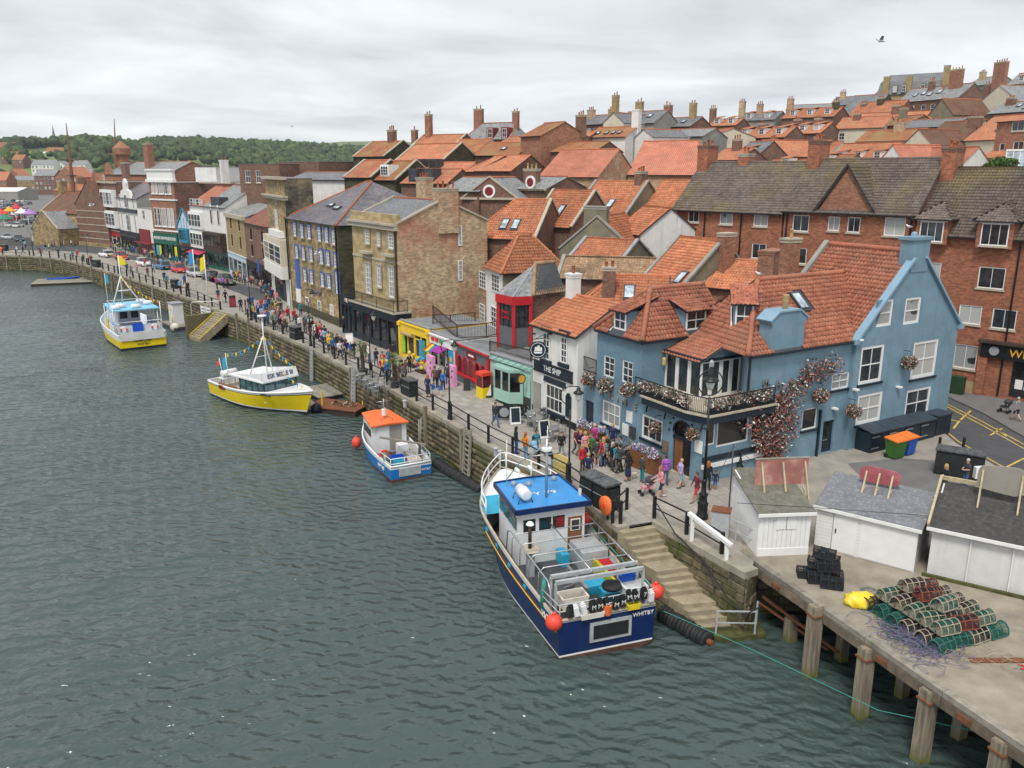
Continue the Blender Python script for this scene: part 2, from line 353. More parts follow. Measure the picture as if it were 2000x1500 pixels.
P_['walk_tail']=skel(lean=.03,kl=((.17,.09,.52),(.24,.09,.1)),kr=((.02,-.09,.49),(-.25,-.09,.15)),al=((-.1,.23,1.15),(-.05,.25,.9)),ar=((.05,-.23,1.15),(.2,-.12,1.1)),hair='tail',wide=.9)
P_['dress']=skel(hair='long',wide=.9,skirt=.5);P_['bald']=skel(hair='bald',wide=1.12,kl=((.14,.1,.51),(.18,.11,.09)),kr=((.02,-.1,.49),(-.16,-.11,.11)),al=((-.1,.28,1.14),(-.04,.29,.9)))
P_['push']=skel(lean=.08,kl=((.16,.09,.52),(.2,.09,.1)),kr=((.02,-.09,.49),(-.25,-.09,.15)),al=((.1,.24,1.16),(.42,.19,1.04)),ar=((.1,-.24,1.16),(.42,-.19,1.04)),hair='long',wide=1.05)
P_['lean']=skel(lean=.3,hip=.9,al=((.38,.22,1.12),(.58,.1,1.1)),ar=((.38,-.22,1.12),(.58,-.1,1.1)),kl=((.02,.1,.49),(-.06,.11,.09)))
P_['sit']=skel(hip=.5,lean=.06,kl=((.42,.11,.52),(.42,.12,.09)),kr=((.42,-.11,.52),(.46,-.12,.09)),al=((.08,.24,.74),(.32,.14,.68)),ar=((.08,-.24,.74),(.34,-.1,.72)))
P_['child']=skel(child=True,wide=.88,kl=((.05,.09,.5),(.06,.1,.09)));P_['child_walk']=skel(child=True,wide=.88,kl=((.16,.09,.52),(.2,.09,.1)),kr=((.02,-.09,.49),(-.22,-.09,.15)),hair='tail')
P_['floor']=skel(hip=.14,lean=-.12,kl=((.42,.12,.2),(.86,.14,.1)),kr=((.42,-.1,.14),(.84,-.1,.08)),al=((-.16,.26,.4),(-.2,.3,.12)),ar=((.1,-.24,.4),(.3,-.14,.3)))
BODY={k:body_mesh('person_'+k,v)for k,v in P_.items()}
def person(lab,p,hdg,pose='stand',top='navy',bot='denim',hair='brown',sleeve='long',legs='long',shoe='black',h=1.72,grp='people on the quay',sk='skin'):
 o=bpy.data.objects.new('person',BODY[pose]);COL.objects.link(o);o.location=p;o.rotation_euler=(0,0,R(hdg));s=h/1.76;o.scale=(s,s,s)
 t,b,k='cloth_'+top,'cloth_'+bot,sk
 ms=[k,'hair_'+hair if hair!='bald' else k,t,t if sleeve!='none' else k,t if sleeve=='long' else k,b,b if legs=='long' else k,'cloth_'+shoe,'eye_dark']
 for i,m in enumerate(ms):o.material_slots[i].link='OBJECT';o.material_slots[i].material=mt(m)
 return tag(o,lab,'person',grp)
 # the materials of the town
surf('white',(.78,.78,.76),.5,.05,2);surf('white_wall',(.74,.73,.70),.75,.08,1.2,(.45,.43,.38),.35,.5,.25,25,streak=.4)
surf('cream_wall',(.62,.56,.44),.8,.1,1,(.4,.36,.28),.35,.5,.2,25,streak=.4);surf('grey_wall',(.30,.29,.26),.85,.14,1,(.16,.16,.12),.5,.6,.3,20)
surf('olive_wall',(.22,.20,.14),.9,.2,1.2,(.12,.12,.07),.6,.7,.35,20)
surf('blue_wall',(.175,.285,.36),.62,.10,1.3,(.10,.17,.22),.4,.5,.35,30,streak=.45);surf('blue_brick',(.12,.25,.34),.6,.12,1.3,(.08,.15,.2),.4,.5,.2,30)
surf('blue_trim',(.22,.35,.45),.5,.06,2);surf('navy',(.012,.022,.035),.35,.2,3);surf('black',(.012,.013,.015),.4,.25,4);surf('dark_grey',(.05,.055,.06),.55,.2,3)
surf('lead',(.30,.31,.33),.45,.12,2,(.15,.15,.15),.4);surf('stone_sill',(.45,.40,.31),.85,.15,4,(.2,.19,.15),.5);surf('timber',(.17,.135,.095),.85,.3,3,(.07,.07,.05),.6,1.2,.5,30,rnd=.25)
surf('timber_grey',(.27,.245,.20),.88,.25,3,(.10,.11,.05),.6,1.0,.5,30,rnd=.25);surf('dark_wood',(.055,.035,.025),.6,.3,4,rnd=.2);surf('brown_door',(.20,.085,.035),.5,.2,4)
surf('mint',(.33,.52,.46),.5,.07,2,(.22,.36,.32),.3);surf('red_paint',(.50,.018,.025),.4,.12,2,(.25,.01,.015),.4);surf('shop_grey',(.12,.13,.14),.55,.12,3)
surf('yellow_paint',(.80,.55,.03),.5,.08,2);surf('green_paint',(.01,.11,.075),.4,.12,2);surf('royal',(.015,.10,.42),.4,.1,3);surf('teal_paint',(.02,.22,.34),.45,.1,3)
surf('maroon',(.20,.015,.02),.5,.15,3);surf('gold',(.75,.42,.04),.4,.1,3);surf('pot',(.40,.13,.06),.8,.2,6,rnd=.35);surf('pot_buff',(.52,.36,.17),.8,.15,6,rnd=.2)
surf('felt',(.055,.052,.05),.95,.25,3,(.16,.16,.15),.35,6);surf('felt_grey',(.16,.165,.18),.9,.12,2,(.45,.45,.45),.5,7);surf('felt_green',(.14,.14,.11),.95,.2,2.5,(.3,.3,.26),.3,5)
surf('flat_roof',(.22,.23,.24),.85,.15,1.5,(.1,.1,.1),.5);surf('steel',(.45,.46,.47),.35,.12,5,metal=.7);surf('galv',(.40,.42,.43),.5,.2,4,(.22,.2,.17),.4,2)
surf('rust',(.20,.075,.035),.9,.35,6,(.08,.04,.03),.6,3,.4,40);surf('rope',(.35,.30,.2),.95,.25,10);surf('rubber',(.018,.018,.02),.7,.3,6,(.05,.05,.05),.4)
surf('skylight_frame',(.06,.065,.075),.5);surf('letter_grey',(.16,.165,.17),.4,.1);surf('letter_stone',(.30,.27,.24),.6,.1)
surf('asphalt',(.075,.077,.082),.9,.12,1.2,(.12,.12,.12),.5,.35,.4,90);surf('asphalt_light',(.16,.155,.15),.92,.12,1.0,(.10,.10,.10),.4,.3,.35,90)
surf('pavement',(.30,.275,.235),.9,.2,.8,(.17,.155,.13),.7,.5,.3,60);surf('slab',(.34,.315,.275),.88,.12,1.5,(.23,.21,.18),.45,.7,.25,50,rnd=.13)
surf('coping',(.33,.30,.24),.9,.18,2,(.17,.165,.10),.5,1.1,.4,30,rnd=.15);surf('concrete',(.29,.255,.20),.92,.22,1.1,(.14,.128,.105),.8,.45,.5,50)
surf('road_yellow',(.62,.42,.08),.85,.15,4,(.12,.115,.11),.7,2.5);surf('road_white',(.62,.62,.6),.85,.12,4,(.15,.15,.15),.6,2.5)
brick('brick_red',(.36,.125,.06),(.25,.075,.04),(.30,.23,.17),ms=.014,var=.28,patch=(.20,.085,.055),pamt=.4,c3=(.48,.21,.10))
brick('brick_apt',(.40,.115,.055),(.245,.066,.035),(.28,.17,.115),.24,.085,.014,var=.25,patch=(.22,.085,.055),pamt=.4,c3=(.52,.22,.09))
brick('brick_dark',(.22,.092,.055),(.15,.06,.04),(.22,.175,.14),ms=.014,var=.3,patch=(.12,.07,.05),pamt=.45,c3=(.30,.14,.08))
brick('brick_mix',(.50,.37,.20),(.40,.23,.12),(.56,.48,.35),.3,.11,.02,var=.3,patch=(.36,.12,.07),pamt=.7,psc=.25,c3=(.58,.45,.26))
brick('brick_buff',(.40,.29,.12),(.33,.23,.10),(.3,.24,.15),.24,.09,var=.2)
brick('stone',(.45,.335,.16),(.30,.215,.10),(.19,.15,.095),.62,.3,.014,var=.35,patch=(.13,.105,.065),pamt=.65,psc=.8,bump=.7,dist=.03,c3=(.46,.35,.17))
brick('ashlar',(.50,.385,.20),(.42,.32,.165),(.32,.25,.14),.8,.36,.008,var=.2,patch=(.22,.175,.10),pamt=.5,psc=.6,bump=.3,cell=.2)
brick('stone_dark',(.095,.085,.045),(.065,.06,.035),(.055,.05,.03),.5,.24,.016,var=.35,patch=(.05,.06,.025),pamt=.5,bump=.7,dist=.03)
brick('stone_black',(.11,.095,.07),(.055,.05,.042),(.06,.05,.04),.5,.28,.014,var=.45,patch=(.30,.235,.13),pamt=.75,psc=.5,bump=.6,dist=.03)
brick('slate',(.185,.19,.205),(.14,.145,.16),(.07,.07,.08),.28,.2,.012,var=.22,patch=(.24,.23,.19),pamt=.35,bump=.4,rough=.55)
brick('slate_light',(.26,.27,.28),(.21,.22,.23),(.11,.11,.12),.3,.22,.012,var=.2,patch=(.30,.29,.23),pamt=.4,bump=.4,rough=.6)
brick('slate_purple',(.165,.155,.18),(.12,.115,.135),(.06,.06,.07),.3,.2,.012,var=.25,patch=(.25,.2,.15),pamt=.4,bump=.4,rough=.55)
brick('painted_brick',(.165,.275,.35),(.15,.255,.33),(.11,.20,.265),.225,.075,.014,var=.12,bump=.9,dist=.02,rough=.6,cell=.07)
brick('rosemary',(.30,.10,.065),(.23,.07,.05),(.1,.04,.03),.17,.12,.012,var=.25,patch=(.2,.15,.09),pamt=.4,bump=.5)
CL=dict(c1=(.66,.27,.135),c2=(.50,.17,.08))
tilemat('pantile_far',(.62,.25,.125),(.50,.175,.085),(.34,.22,.10),.5)
tilemat('pantile_pink',(.62,.235,.14),(.54,.195,.115),(.45,.22,.13),.4,.25)
tilemat('pantile_moss',(.46,.185,.075),(.36,.14,.06),(.24,.19,.065),.8,.3)
tilemat('pantile_brown',(.21,.095,.055),(.165,.075,.045),(.12,.105,.05),.5,.3)
tilemat('concrete_tile',(.145,.125,.10),(.11,.095,.078),(.26,.215,.045),.55,.28,du=.3,dv=.36)
tilemat('tile_orange',CL['c1'],CL['c2'],(.36,.20,.09),.35,.4,False)
tilemat('tile_red',(.52,.20,.115),(.36,.12,.07),(.28,.16,.10),.45,.5,False)
tilemat('tile_tan',(.52,.36,.22),(.36,.23,.135),(.075,.06,.028),.85,.45,False)
tilemat('tile_grey',(.205,.165,.135),(.13,.105,.088),(.25,.19,.055),.45,.22,False)
glassm('glass');glassm('glass_light',(.03,.035,.04),(.32,.33,.33),.45);glassm('glass_blind',(.03,.03,.035),(.45,.46,.44),.8);glassm('glass_dark',(.012,.012,.014))
glassm('glass_sky',(.35,.42,.47),None,0,.1);glassm('glass_teal',(.04,.09,.10));glassm('glass_red',(.05,.01,.015))
# building kit
_cache={}
def wall(mb,p0,p1,z0,z1,ops=(),m=0,gable=None,rev=.13):
 """upright wall from p0 to p1 (outside on the right of that way), with openings and their reveals"""
 p0,p1=Vec((p0[0],p0[1],0)),Vec((p1[0],p1[1],0));L=(p1-p0).length;d=(p1-p0)/L;n=Vec((-d.y,d.x,0))
 Wp=lambda u,k,z:p0+d*u+n*k+Vec((0,0,z))
 ops=[(max(.02,o[0]),min(L-.02,o[1]),max(z0+.02,o[2]),min(z1-.02,o[3]))for o in ops]
 xs=sorted({0,L}|{round(a,4)for o in ops for a in o[:2]});zs=sorted({z0,z1}|{round(a,4)for o in ops for a in o[2:4]})
 for i in range(len(xs)-1):
  for j in range(len(zs)-1):
   cx,cz=(xs[i]+xs[i+1])/2,(zs[j]+zs[j+1])/2
   if any(o[0]<cx<o[1]and o[2]<cz<o[3]for o in ops):continue
   mb.poly([Wp(xs[i],0,zs[j]),Wp(xs[i+1],0,zs[j]),Wp(xs[i+1],0,zs[j+1]),Wp(xs[i],0,zs[j+1])],m)
 for a,b,c,e in ops:
  mb.poly([Wp(a,0,c),Wp(b,0,c),Wp(b,rev,c),Wp(a,rev,c)],m);mb.poly([Wp(a,rev,e),Wp(b,rev,e),Wp(b,0,e),Wp(a,0,e)],m)
  mb.poly([Wp(a,0,c),Wp(a,rev,c),Wp(a,rev,e),Wp(a,0,e)],m);mb.poly([Wp(b,rev,c),Wp(b,0,c),Wp(b,0,e),Wp(b,rev,e)],m)
 if gable:mb.poly([Wp(0,0,z1),Wp(L,0,z1)]+[Wp(u,0,z)for u,z in gable],m)
def wall_M(p0,p1,u,z,k=0):
 p0,p1=Vec((p0[0],p0[1],0)),Vec((p1[0],p1[1],0));d=(p1-p0).normalized();n=Vec((-d.y,d.x,0));o=p0+d*u+n*k
 return Mat(((d.x,n.x,0,o.x),(d.y,n.y,0,o.y),(0,0,1,z),(0,0,0,1)))
GL=['glass','glass','glass_light','glass','glass_blind']
def window(par,M,w,h,nx=2,ny=2,frame='white',glass=None,sill=None,split=False,fw=.07,bw=.035,arch=False,sash=True,sur=None):
 w,h=round(w,2),round(h,2);key=('w',w,h,nx,ny,frame,fw,bw,arch,sash)
 if key not in _cache:
  b=MB()
  b.box(0,w,.03,.1,0,fw);b.box(0,w,.03,.1,h-fw,h);b.box(0,fw,.031,.099,fw,h-fw);b.box(w-fw,w,.031,.099,fw,h-fw)
  for i in range(1,nx):x=w*i/nx;b.box(x-bw/2,x+bw/2,.045,.095,fw,h-fw)
  for j in range(1,ny):
   z=h*j/ny;t=bw*(1.7 if(sash and 2*j==ny)else 1);b.box(fw,w-fw,.04,.094,z-t/2,z+t/2)
  _cache[key]=b.mesh('window',frame)
 o=ob('window',_cache[key],par,M)
 g=glass or random.choice(GL)
 if split:
  pw,ph=(w-2*fw)/nx-.01,(h-2*fw)/ny-.01;k2=('p',round(pw,2),round(ph,2),g)
  if k2 not in _cache:_cache[k2]=MB().box(0,pw,.08,.088,0,ph).mesh('pane',g)
  for i in range(nx):
   for j in range(ny):ob('pane',_cache[k2],o,Mat.Translation((fw+i*(w-2*fw)/nx+.005,0,fw+j*(h-2*fw)/ny+.005)))
 else:
  k2=('p',w,h,g)
  if k2 not in _cache:_cache[k2]=MB().box(.02,w-.02,.08,.088,.02,h-.02).mesh('pane',g)
  ob('pane',_cache[k2],o)
 if sill:
  k3=('s',w,sill)
  if k3 not in _cache:_cache[k3]=MB().box(-.1,w+.1,-.1,.1,-.14,-.005).mesh('sill',sill)
  ob('sill',_cache[k3],o)
 if sur:
  k4=('r',w,h,sur)
  if k4 not in _cache:
   b=MB();t=.13;b.box(-t,0,-.03,.02,-t*.3,h+t);b.box(w,w+t,-.03,.02,-t*.3,h+t);b.box(0,w,-.029,.02,h,h+t);_cache[k4]=b.mesh('surround',sur)
  ob('surround',_cache[k4],o)
 return o
def wins(par,p0,p1,lst,**kw):
 """windows (u0,u1,z0,z1[,nx,ny[,options]]) set in the openings of a wall"""
 for o in lst:
  k=dict(kw)
  if len(o)>6:k.update(o[6])
  nx,ny=(o[4],o[5])if len(o)>5 else(2,2)
  window(par,wall_M(p0,p1,o[0],o[2]),o[1]-o[0],o[3]-o[2],nx,ny,**k)
def tile_tpl(n,du,dv):
 us=[i/(n-1)for i in range(n)];wv=lambda t:.032*math.cos(2*math.pi*t-.6)
 v=[(t*du,0,.055+wv(t))for t in us]+[(t*du,dv*1.12,.012+wv(t))for t in us]+[(t*du,0,.01+wv(t))for t in us]
 f=[(i,i+1,n+i+1,n+i)for i in range(n-1)]+[(2*n+i,2*n+i+1,i+1,i)for i in range(n-1)]
 return v,f
def plane_axes(pts):
 a,b=Vec(pts[0]),Vec(pts[1]);u=(b-a).normalized();n=u.cross(Vec(pts[-1])-a).normalized()
 if n.z<0:a,u,n=b,-u,-n
 v=n.cross(u)
 if v.z<0:v=-v
 return a,u,v,n
def tile_spots(pts,du,dv):
 a,u,v,n=plane_axes(pts);P=[((Vec(p)-a).dot(u),(Vec(p)-a).dot(v))for p in pts]
 top=max(p[1]for p in P);r=0;res=[]
 while(r+.25)*dv<top:
  y=(r+.3)*dv;xs=[]
  for i in range(len(P)):
   (x0,y0),(x1,y1)=P[i],P[(i+1)%len(P)]
   if(y0-y)*(y1-y)<0:xs.append(x0+(x1-x0)*(y-y0)/(y1-y0))
  if len(xs)>=2:
   lo,hi=min(xs),max(xs);k=math.floor(lo/du)+1 if r else 0
   k=math.ceil((lo-.02)/du)
   while(k+1)*du<=hi+.12:
    res.append((k*du,r*dv));k+=1
  r+=1
 return a,u,v,n,res
def tile_roof(par,planes,mat='tile_orange',near=0,n=4,du=.24,dv=.31,wm=None,gaps=()):
 """pantiles laid one by one on roof planes; the NEAR ones that show largest are objects of their own, the rest one mesh"""
 allv=[];org=[]
 pw=par.matrix_world if par is not None else Mat()
 M0=Mat.Translation(par.location)@par.rotation_euler.to_matrix().to_4x4()
 for pts in planes:
  a,u,v,nn,sp=tile_spots(pts,du,dv)
  for(x,y)in sp:
   o=a+u*x+v*y
   if any(g(o+u*du/2+v*dv/2)for g in gaps):continue
   allv.append((o,u,v,nn))
 if near:
  allv.sort(key=lambda t:((M0@t[0])-Vec((0,0,CZ))).length)
  key=('tile',mat,du,dv)
  if key not in _cache:
   b=MB();tv,tf=tile_tpl(6,du,dv);b.add(tv,tf);me=b.mesh('roof_tile',mat);me.shade_smooth();_cache[key]=me
  for(o,u,v,nn)in allv[:near]:
   j=random.uniform(-.012,.012)
   o2=o+nn*random.uniform(-.006,.008)
   ob('roof_tile',_cache[key],par,Mat(((u.x,v.x,nn.x,o2.x),(u.y,v.y,nn.y,o2.y),(u.z,v.z,nn.z,o2.z),(0,0,0,1)))@Mat.Rotation(j,4,'Z'))
  allv=allv[near:]
 if allv:mass_tiles(par,allv,mat,n,du,dv)
def mass_tiles(par,spots,mat,n,du,dv,name='tile_field'):
 tv,tf=tile_tpl(n,du,dv);tv=np.array(tv);K=len(spots);nv=len(tv)
 O=np.array([s[0]for s in spots]);U=np.array([s[1]for s in spots]);V=np.array([s[2]for s in spots]);N=np.array([s[3]for s in spots])
 O=O+N*RNG.uniform(-.008,.01,(K,1))
 P=O[:,None]+tv[None,:,0:1]*U[:,None]+tv[None,:,1:2]*V[:,None]+tv[None,:,2:3]*N[:,None]
 faces=(np.array(tf)[None]+(np.arange(K)*nv)[:,None,None]).reshape(-1,4)
 quad_mesh(name,P.reshape(-1,3),faces,mat,par,np.repeat(RNG.rand(K),len(tf)),True,'stuff')
def quad_mesh(name,P,faces,mat,par=None,rnd=None,smooth=False,kind=None):
 me=bpy.data.meshes.new(name);k=faces.shape[1]
 me.vertices.add(len(P));me.vertices.foreach_set('co',P.astype(np.float32).ravel())
 me.loops.add(faces.size);me.loops.foreach_set('vertex_index',faces.astype(np.int32).ravel())
 me.polygons.add(len(faces));me.polygons.foreach_set('loop_start',np.arange(0,faces.size,k,dtype=np.int32))
 me.update(calc_edges=True);me.validate()
 for m in(mat if isinstance(mat,(list,tuple))else[mat]):me.materials.append(mt(m))
 if rnd is not None and len(rnd)==len(me.polygons):
  at=me.attributes.new('rnd','FLOAT','FACE');at.data.foreach_set('value',rnd.astype(np.float32))
 if smooth:me.shade_smooth()
 return ob(name,me,par,kind=kind)
def ridge(par,p,q,mat='tile_orange',r=.14,step=.42,name='ridge'):
 p,q=Vec(p),Vec(q);L=(q-p).length;k=max(2,int(L/step));pts=[];rs=[]
 for i in range(k):
  pts+=[p+(q-p)*(i/k),p+(q-p)*((i+.93)/k)];rs+=[r*1.12,r*.92]
 return MB().tube(pts,rs,8).mk(name,mat,par,True)
def chimney(par,x,y,z,w=.9,d=.6,h=1.6,mat='brick_red',pots=2,pm='pot',cap='stone_sill',sunk=1.2,rz=0):
 T=Mat.Translation((x,y,z))@Mat.Rotation(rz,4,'Z')
 b=MB(T);b.box(-w/2,w/2,-d/2,d/2,-sunk,h)
 c=b.mk('chimney',mat,par)
 b=MB(T);e=.07;b.box(-w/2-e,w/2+e,-d/2-e,d/2+e,h-.02,h+.1);b.box(-w/2-e*.5,w/2+e*.5,-d/2-e*.5,d/2+e*.5,h-.2,h-.06);b.mk('cap',cap,c)
 for i in range(pots):
  t=(i+.5)/pots-.5;ht=random.uniform(.35,.7)
  b=MB(T);b.lathe((t*w if w>=d else 0,0 if w>=d else t*d,h+.09),[(.13,0),(.11,.1),(.10,ht-.08),(.13,ht-.06),(.12,ht)],8)
  b.mk('chimney_pot',pm,c,True)
 return c
def slab(par,pts,mat,th=.07,name='roof'):
 b=MB();a,u,v,n=plane_axes(pts);q=[Vec(p)for p in pts]
 nn=(q[1]-q[0]).cross(q[2]-q[1])
 if nn.z<0:q=q[::-1]
 b.ext([p-n*th for p in q],n*th);return b.mk(name,mat,par)
def rooflight(par,pts,u,v,w=.7,h=1.1,lift=.1):
 a,U,V,N=plane_axes(pts);o=a+U*u+V*v+N*lift
 M=Mat(((U.x,V.x,N.x,o.x),(U.y,V.y,N.y,o.y),(U.z,V.z,N.z,o.z),(0,0,0,1)))
 b=MB();b.box(0,w,0,.07,0,.1);b.box(0,w,h-.07,h,0,.1);b.box(0,.07,.07,h-.07,0,.099);b.box(w-.07,w,.07,h-.07,0,.099);b.box(-.08,w+.08,-.12,0,-.04,.03);b.box(-.06,w+.06,h,h+.1,-.04,.03)
 o=ob('rooflight',b.mesh('rooflight','skylight_frame'),par,M);ob('pane',MB().box(.05,w-.05,.05,h-.05,.04,.075).mesh('pane','glass_sky'),o)
def terrain(x,y):
 """height of the ground: the quay, and the hill that climbs behind the houses"""
 s=(x+44+(y-130)*-.0)*.83+(y-130)*.55
 t=max(0,s-42)
 z=2.4+26*(1-math.exp(-t*.0105))
 if y>230:z=z*max(0,1-(y-230)/260)+2.4*min(1,(y-230)/260)if x<60 else z
 return z
def hse(name,label,A,B,ze,depth,rise,roof='side',h=6,wm='brick_red',rm='pantile_far',side=None,front=(),right=(),left=(),chims=(),lights=(),over=.2,hl=0,hr=0,tiles=0,near=0,cat='house',group=None,skirt=3,frame='white',sill='stone_sill',ridge_m=None,gutter=True,glass=None,coping=None,tn=4,split=False,backslope=True,rt=.05):
 """a house: A, B are the ground-plan ends of its street front, ze its eaves height, rise the roof above the eaves"""
 A,B=Vec((A[0],A[1])),Vec((B[0],B[1]));d=B-A;W=d.length;D=depth
 t=thing(name,label,cat,(A.x,A.y,ze-h),math.atan2(d.y,d.x),group)
 z1=h;zr=h+rise;b=MB();sm=1 if side else 0
 gl={'front':[(W/2,zr)],'side':None}.get(roof)
 wall(b,(0,0),(W,0),-skirt,z1,[o[:4]for o in front],0,gl)
 sg=[(D/2,zr)]if roof=='side' else None
 wall(b,(W,0),(W,D),-skirt,z1,[o[:4]for o in right],sm,None if hr else sg)
 wall(b,(W,D),(0,D),-skirt,z1,(),sm,gl);wall(b,(0,D),(0,0),-skirt,z1,[o[:4]for o in left],sm,None if hl else sg)
 b.mk('wall',[wm,side]if side else wm,t)
 for p0,p1,l in(((0,0),(W,0),front),((W,0),(W,D),right),((0,D),(0,0),left)):
  wins(t,p0,p1,l,frame=frame,sill=sill,glass=glass,split=split)
 e=over;planes=[];dz=rise/(D/2)*e if roof in('side','hip')else rise/(W/2)*e
 if roof=='side':
  x0,x1=(-.0 if coping else-e*.6),(W+(.0 if coping else e*.6));l0,l1=(D/2 if hl else 0),(D/2 if hr else 0)
  if hl:x0=-e
  if hr:x1=W+e
  r0,r1=(l0*hl if hl else x0),(W-l1*hr if hr else x1)
  planes=[[(x0,-e,h-dz),(x1,-e,h-dz),(r1,D/2,zr),(r0,D/2,zr)]]
  if backslope:planes.append([(x1,D+e,h-dz),(x0,D+e,h-dz),(r0,D/2,zr),(r1,D/2,zr)])
  if hl:planes.append([(x0,D+e,h-dz),(x0,-e,h-dz),(r0,D/2,zr)])
  if hr:planes.append([(x1,-e,h-dz),(x1,D+e,h-dz),(r1,D/2,zr)])
  rl=[((r0,D/2,zr),(r1,D/2,zr))]
  if hl:rl.append(((x0,-e,h-dz),(r0,D/2,zr)))
  if hr:rl.append(((x1,-e,h-dz),(r1,D/2,zr)))
 elif roof=='front':
  y0,y1=(0 if coping else-e*.6),D+e*.5
  planes=[[(-e,y1,h-dz),(-e,y0,h-dz),(W/2,y0,zr),(W/2,y1,zr)],[(W+e,y0,h-dz),(W+e,y1,h-dz),(W/2,y1,zr),(W/2,y0,zr)]]
  rl=[((W/2,y0,zr),(W/2,y1,zr))]
 else:
  planes=[[(-.05,-.05,h),(W+.05,-.05,h),(W+.05,D+.05,h),(-.05,D+.05,h)]];rl=[]
 first=None
 for p in planes:
  q=slab(t,p,rm if not tiles else 'dark_grey',rt,'roof');first=first or q
 rmat=tiles if tiles else rm
 if tiles:tile_roof(t,planes,tiles,near,tn)
 for p,q in rl:ridge(t,p,q,ridge_m or(rmat if rmat.startswith('tile')else 'pot'),.13 if tiles else .11)
 if coping:
  if roof=='side':
   for x in([]if hl else[0])+([]if hr else[W]):
    for ys in(0,D):MB().bar((x,ys+(-.1 if ys==0 else .1),h-.05),(x,D/2,zr+.12),.3,.16).mk('coping',coping,t)
  else:
   for xs in(-.1,W+.1):MB().bar((xs,.05,h-.05),(W/2,.05,zr+.12),.3,.16).mk('coping',coping,t)
 if gutter and roof=='side':MB().bar((-.05,-e-.05,h-dz-.04),(W+.05,-e-.05,h-dz-.04),.11,.1).mk('gutter','black',t)
 for c in chims:chimney(t,*c[:3],**(c[3]if len(c)>3 else{}))
 for l in lights:rooflight(t,planes[l[0]],*l[1:])
 t['planes']=0;del t['planes']
 return t,W,planes
def rail_thing(name,label,pts,h=1.0,n_b=None,sp=.12,mat='black',cat='railing',post=.05,bars=True,group=None,mid=0,rail=.045):
 """railing along pts (3D): posts, rails and upright bars"""
 pts=[Vec(p)for p in pts];o=pts[0];t=thing(name,label,cat,o,0,group)
 L=[p-o for p in pts]
 for i in range(len(L)):MB().box(L[i].x-post/2,L[i].x+post/2,L[i].y-post/2,L[i].y+post/2,L[i].z,L[i].z+h+.04).mk('post',mat,t)
 up=Vec((0,0,h))
 for i in range(len(L)-1):
  a,b=L[i],L[i+1];MB().bar(a+up,b+up,rail*1.4,rail).mk('rail',mat,t)
  for k in range(mid):f=(k+1)/(mid+1);MB().bar(a+up*f,b+up*f,rail,rail).mk('rail',mat,t)
  if bars:
   MB().bar(a+up*.1,b+up*.1,rail,rail).mk('rail',mat,t);k=int((b-a).length/sp)
   if k<2:continue
   key=('bar',round(h,2),mat)
   if key not in _cache:_cache[key]=MB().box(-.011,.011,-.011,.011,h*.1,h).mesh('baluster',mat)
   for j in range(1,k):ob('baluster',_cache[key],t,Mat.Translation(a+(b-a)*(j/k)))
 return t
 # water, ground, quay
QP=[(-60,498),(0,498),(70,500),(117,505),(156,514),(199,527),(240,539),(300,558),(350,576),(381,586),(420,604),(464,617),(485,626),(530,646),(605,679),(659,708),(720,739),(757,756),(832,799),(876,823),(930,858),(980,884),(1040,916),(1110,954),(1146,978)]
Q=[G(*p)for p in QP]+[Vec((5.06,36.1,3))]
def watermat():
 m,nt,b=_nt('water');P=_n(nt,'ShaderNodeNewGeometry').outputs['Position']
 mul=lambda x,y:_n(nt,'ShaderNodeMath',{0:x,1:y},operation='MULTIPLY').outputs[0]
 add=lambda x,y:_n(nt,'ShaderNodeMath',{0:x,1:y},operation='ADD').outputs[0]
 def wave(rot,sc,dist):
  mp=_n(nt,'ShaderNodeMapping',{0:P,'Rotation':(0,0,R(rot))});return _n(nt,'ShaderNodeTexWave',{'Vector':mp.outputs[0],'Scale':sc,'Distortion':dist,'Detail':3,'Detail Scale':1.6,'Detail Roughness':.6},wave_type='BANDS',bands_direction='Y').outputs['Fac']
 mp=_n(nt,'ShaderNodeMapping',{0:P,'Rotation':(0,0,R(-20)),'Scale':(.7,1.5,1)});n2=_noise(nt,mp.outputs[0],3.2,3,.55)
 h=add(add(mul(wave(-14,.34,7),.62),mul(wave(24,.5,6),.36)),mul(n2,.42))
 k=_ramp(nt,_noise(nt,P,.045,3),.35,.65,(.6,.6,.6),(1.2,1.2,1.2))
 _bump(nt,b,mul(h,k),1.0,WB)
 b.inputs['Base Color'].default_value=(.052,.08,.075,1);b.inputs['Roughness'].default_value=.17;b.inputs['IOR'].default_value=1.45;b.inputs['Specular IOR Level'].default_value=.5
WB,WA=.125,.0055
watermat()
def make_water():
 xs=np.concatenate([np.linspace(-900,-130,40),np.arange(-128,-66,1.5),np.arange(-65,31,.42),np.linspace(33,90,12)])
 ys=np.concatenate([np.linspace(-40,12,14),np.arange(13,112,.42),np.arange(113,190,1.5),np.linspace(195,900,40)])
 X,Y=np.meshgrid(xs,ys);Z=np.zeros_like(X)
 amp=np.where((X>-66)&(X<31)&(Y>12)&(Y<113),1.0,.3)
 for i in range(26):
  lam=1.3*1.14**(i*.75);th=R(115)+RNG.normal(0,.65);k=2*math.pi/lam
  Z+=WA*lam**.75*np.sin(k*(X*math.cos(th)+Y*math.sin(th))+RNG.rand()*6.28+.7*np.sin(X*.11+i)+.7*np.sin(Y*.09-i))
 Z*=amp;nx=len(xs);P=np.stack([X,Y,Z],-1).reshape(-1,3)
 i,j=np.meshgrid(np.arange(len(ys)-1),np.arange(nx-1),indexing='ij');a=(i*nx+j).ravel()
 struct(quad_mesh('water',P,np.stack([a,a+1,a+nx+1,a+nx],1),'water',None,None,True))
make_water()
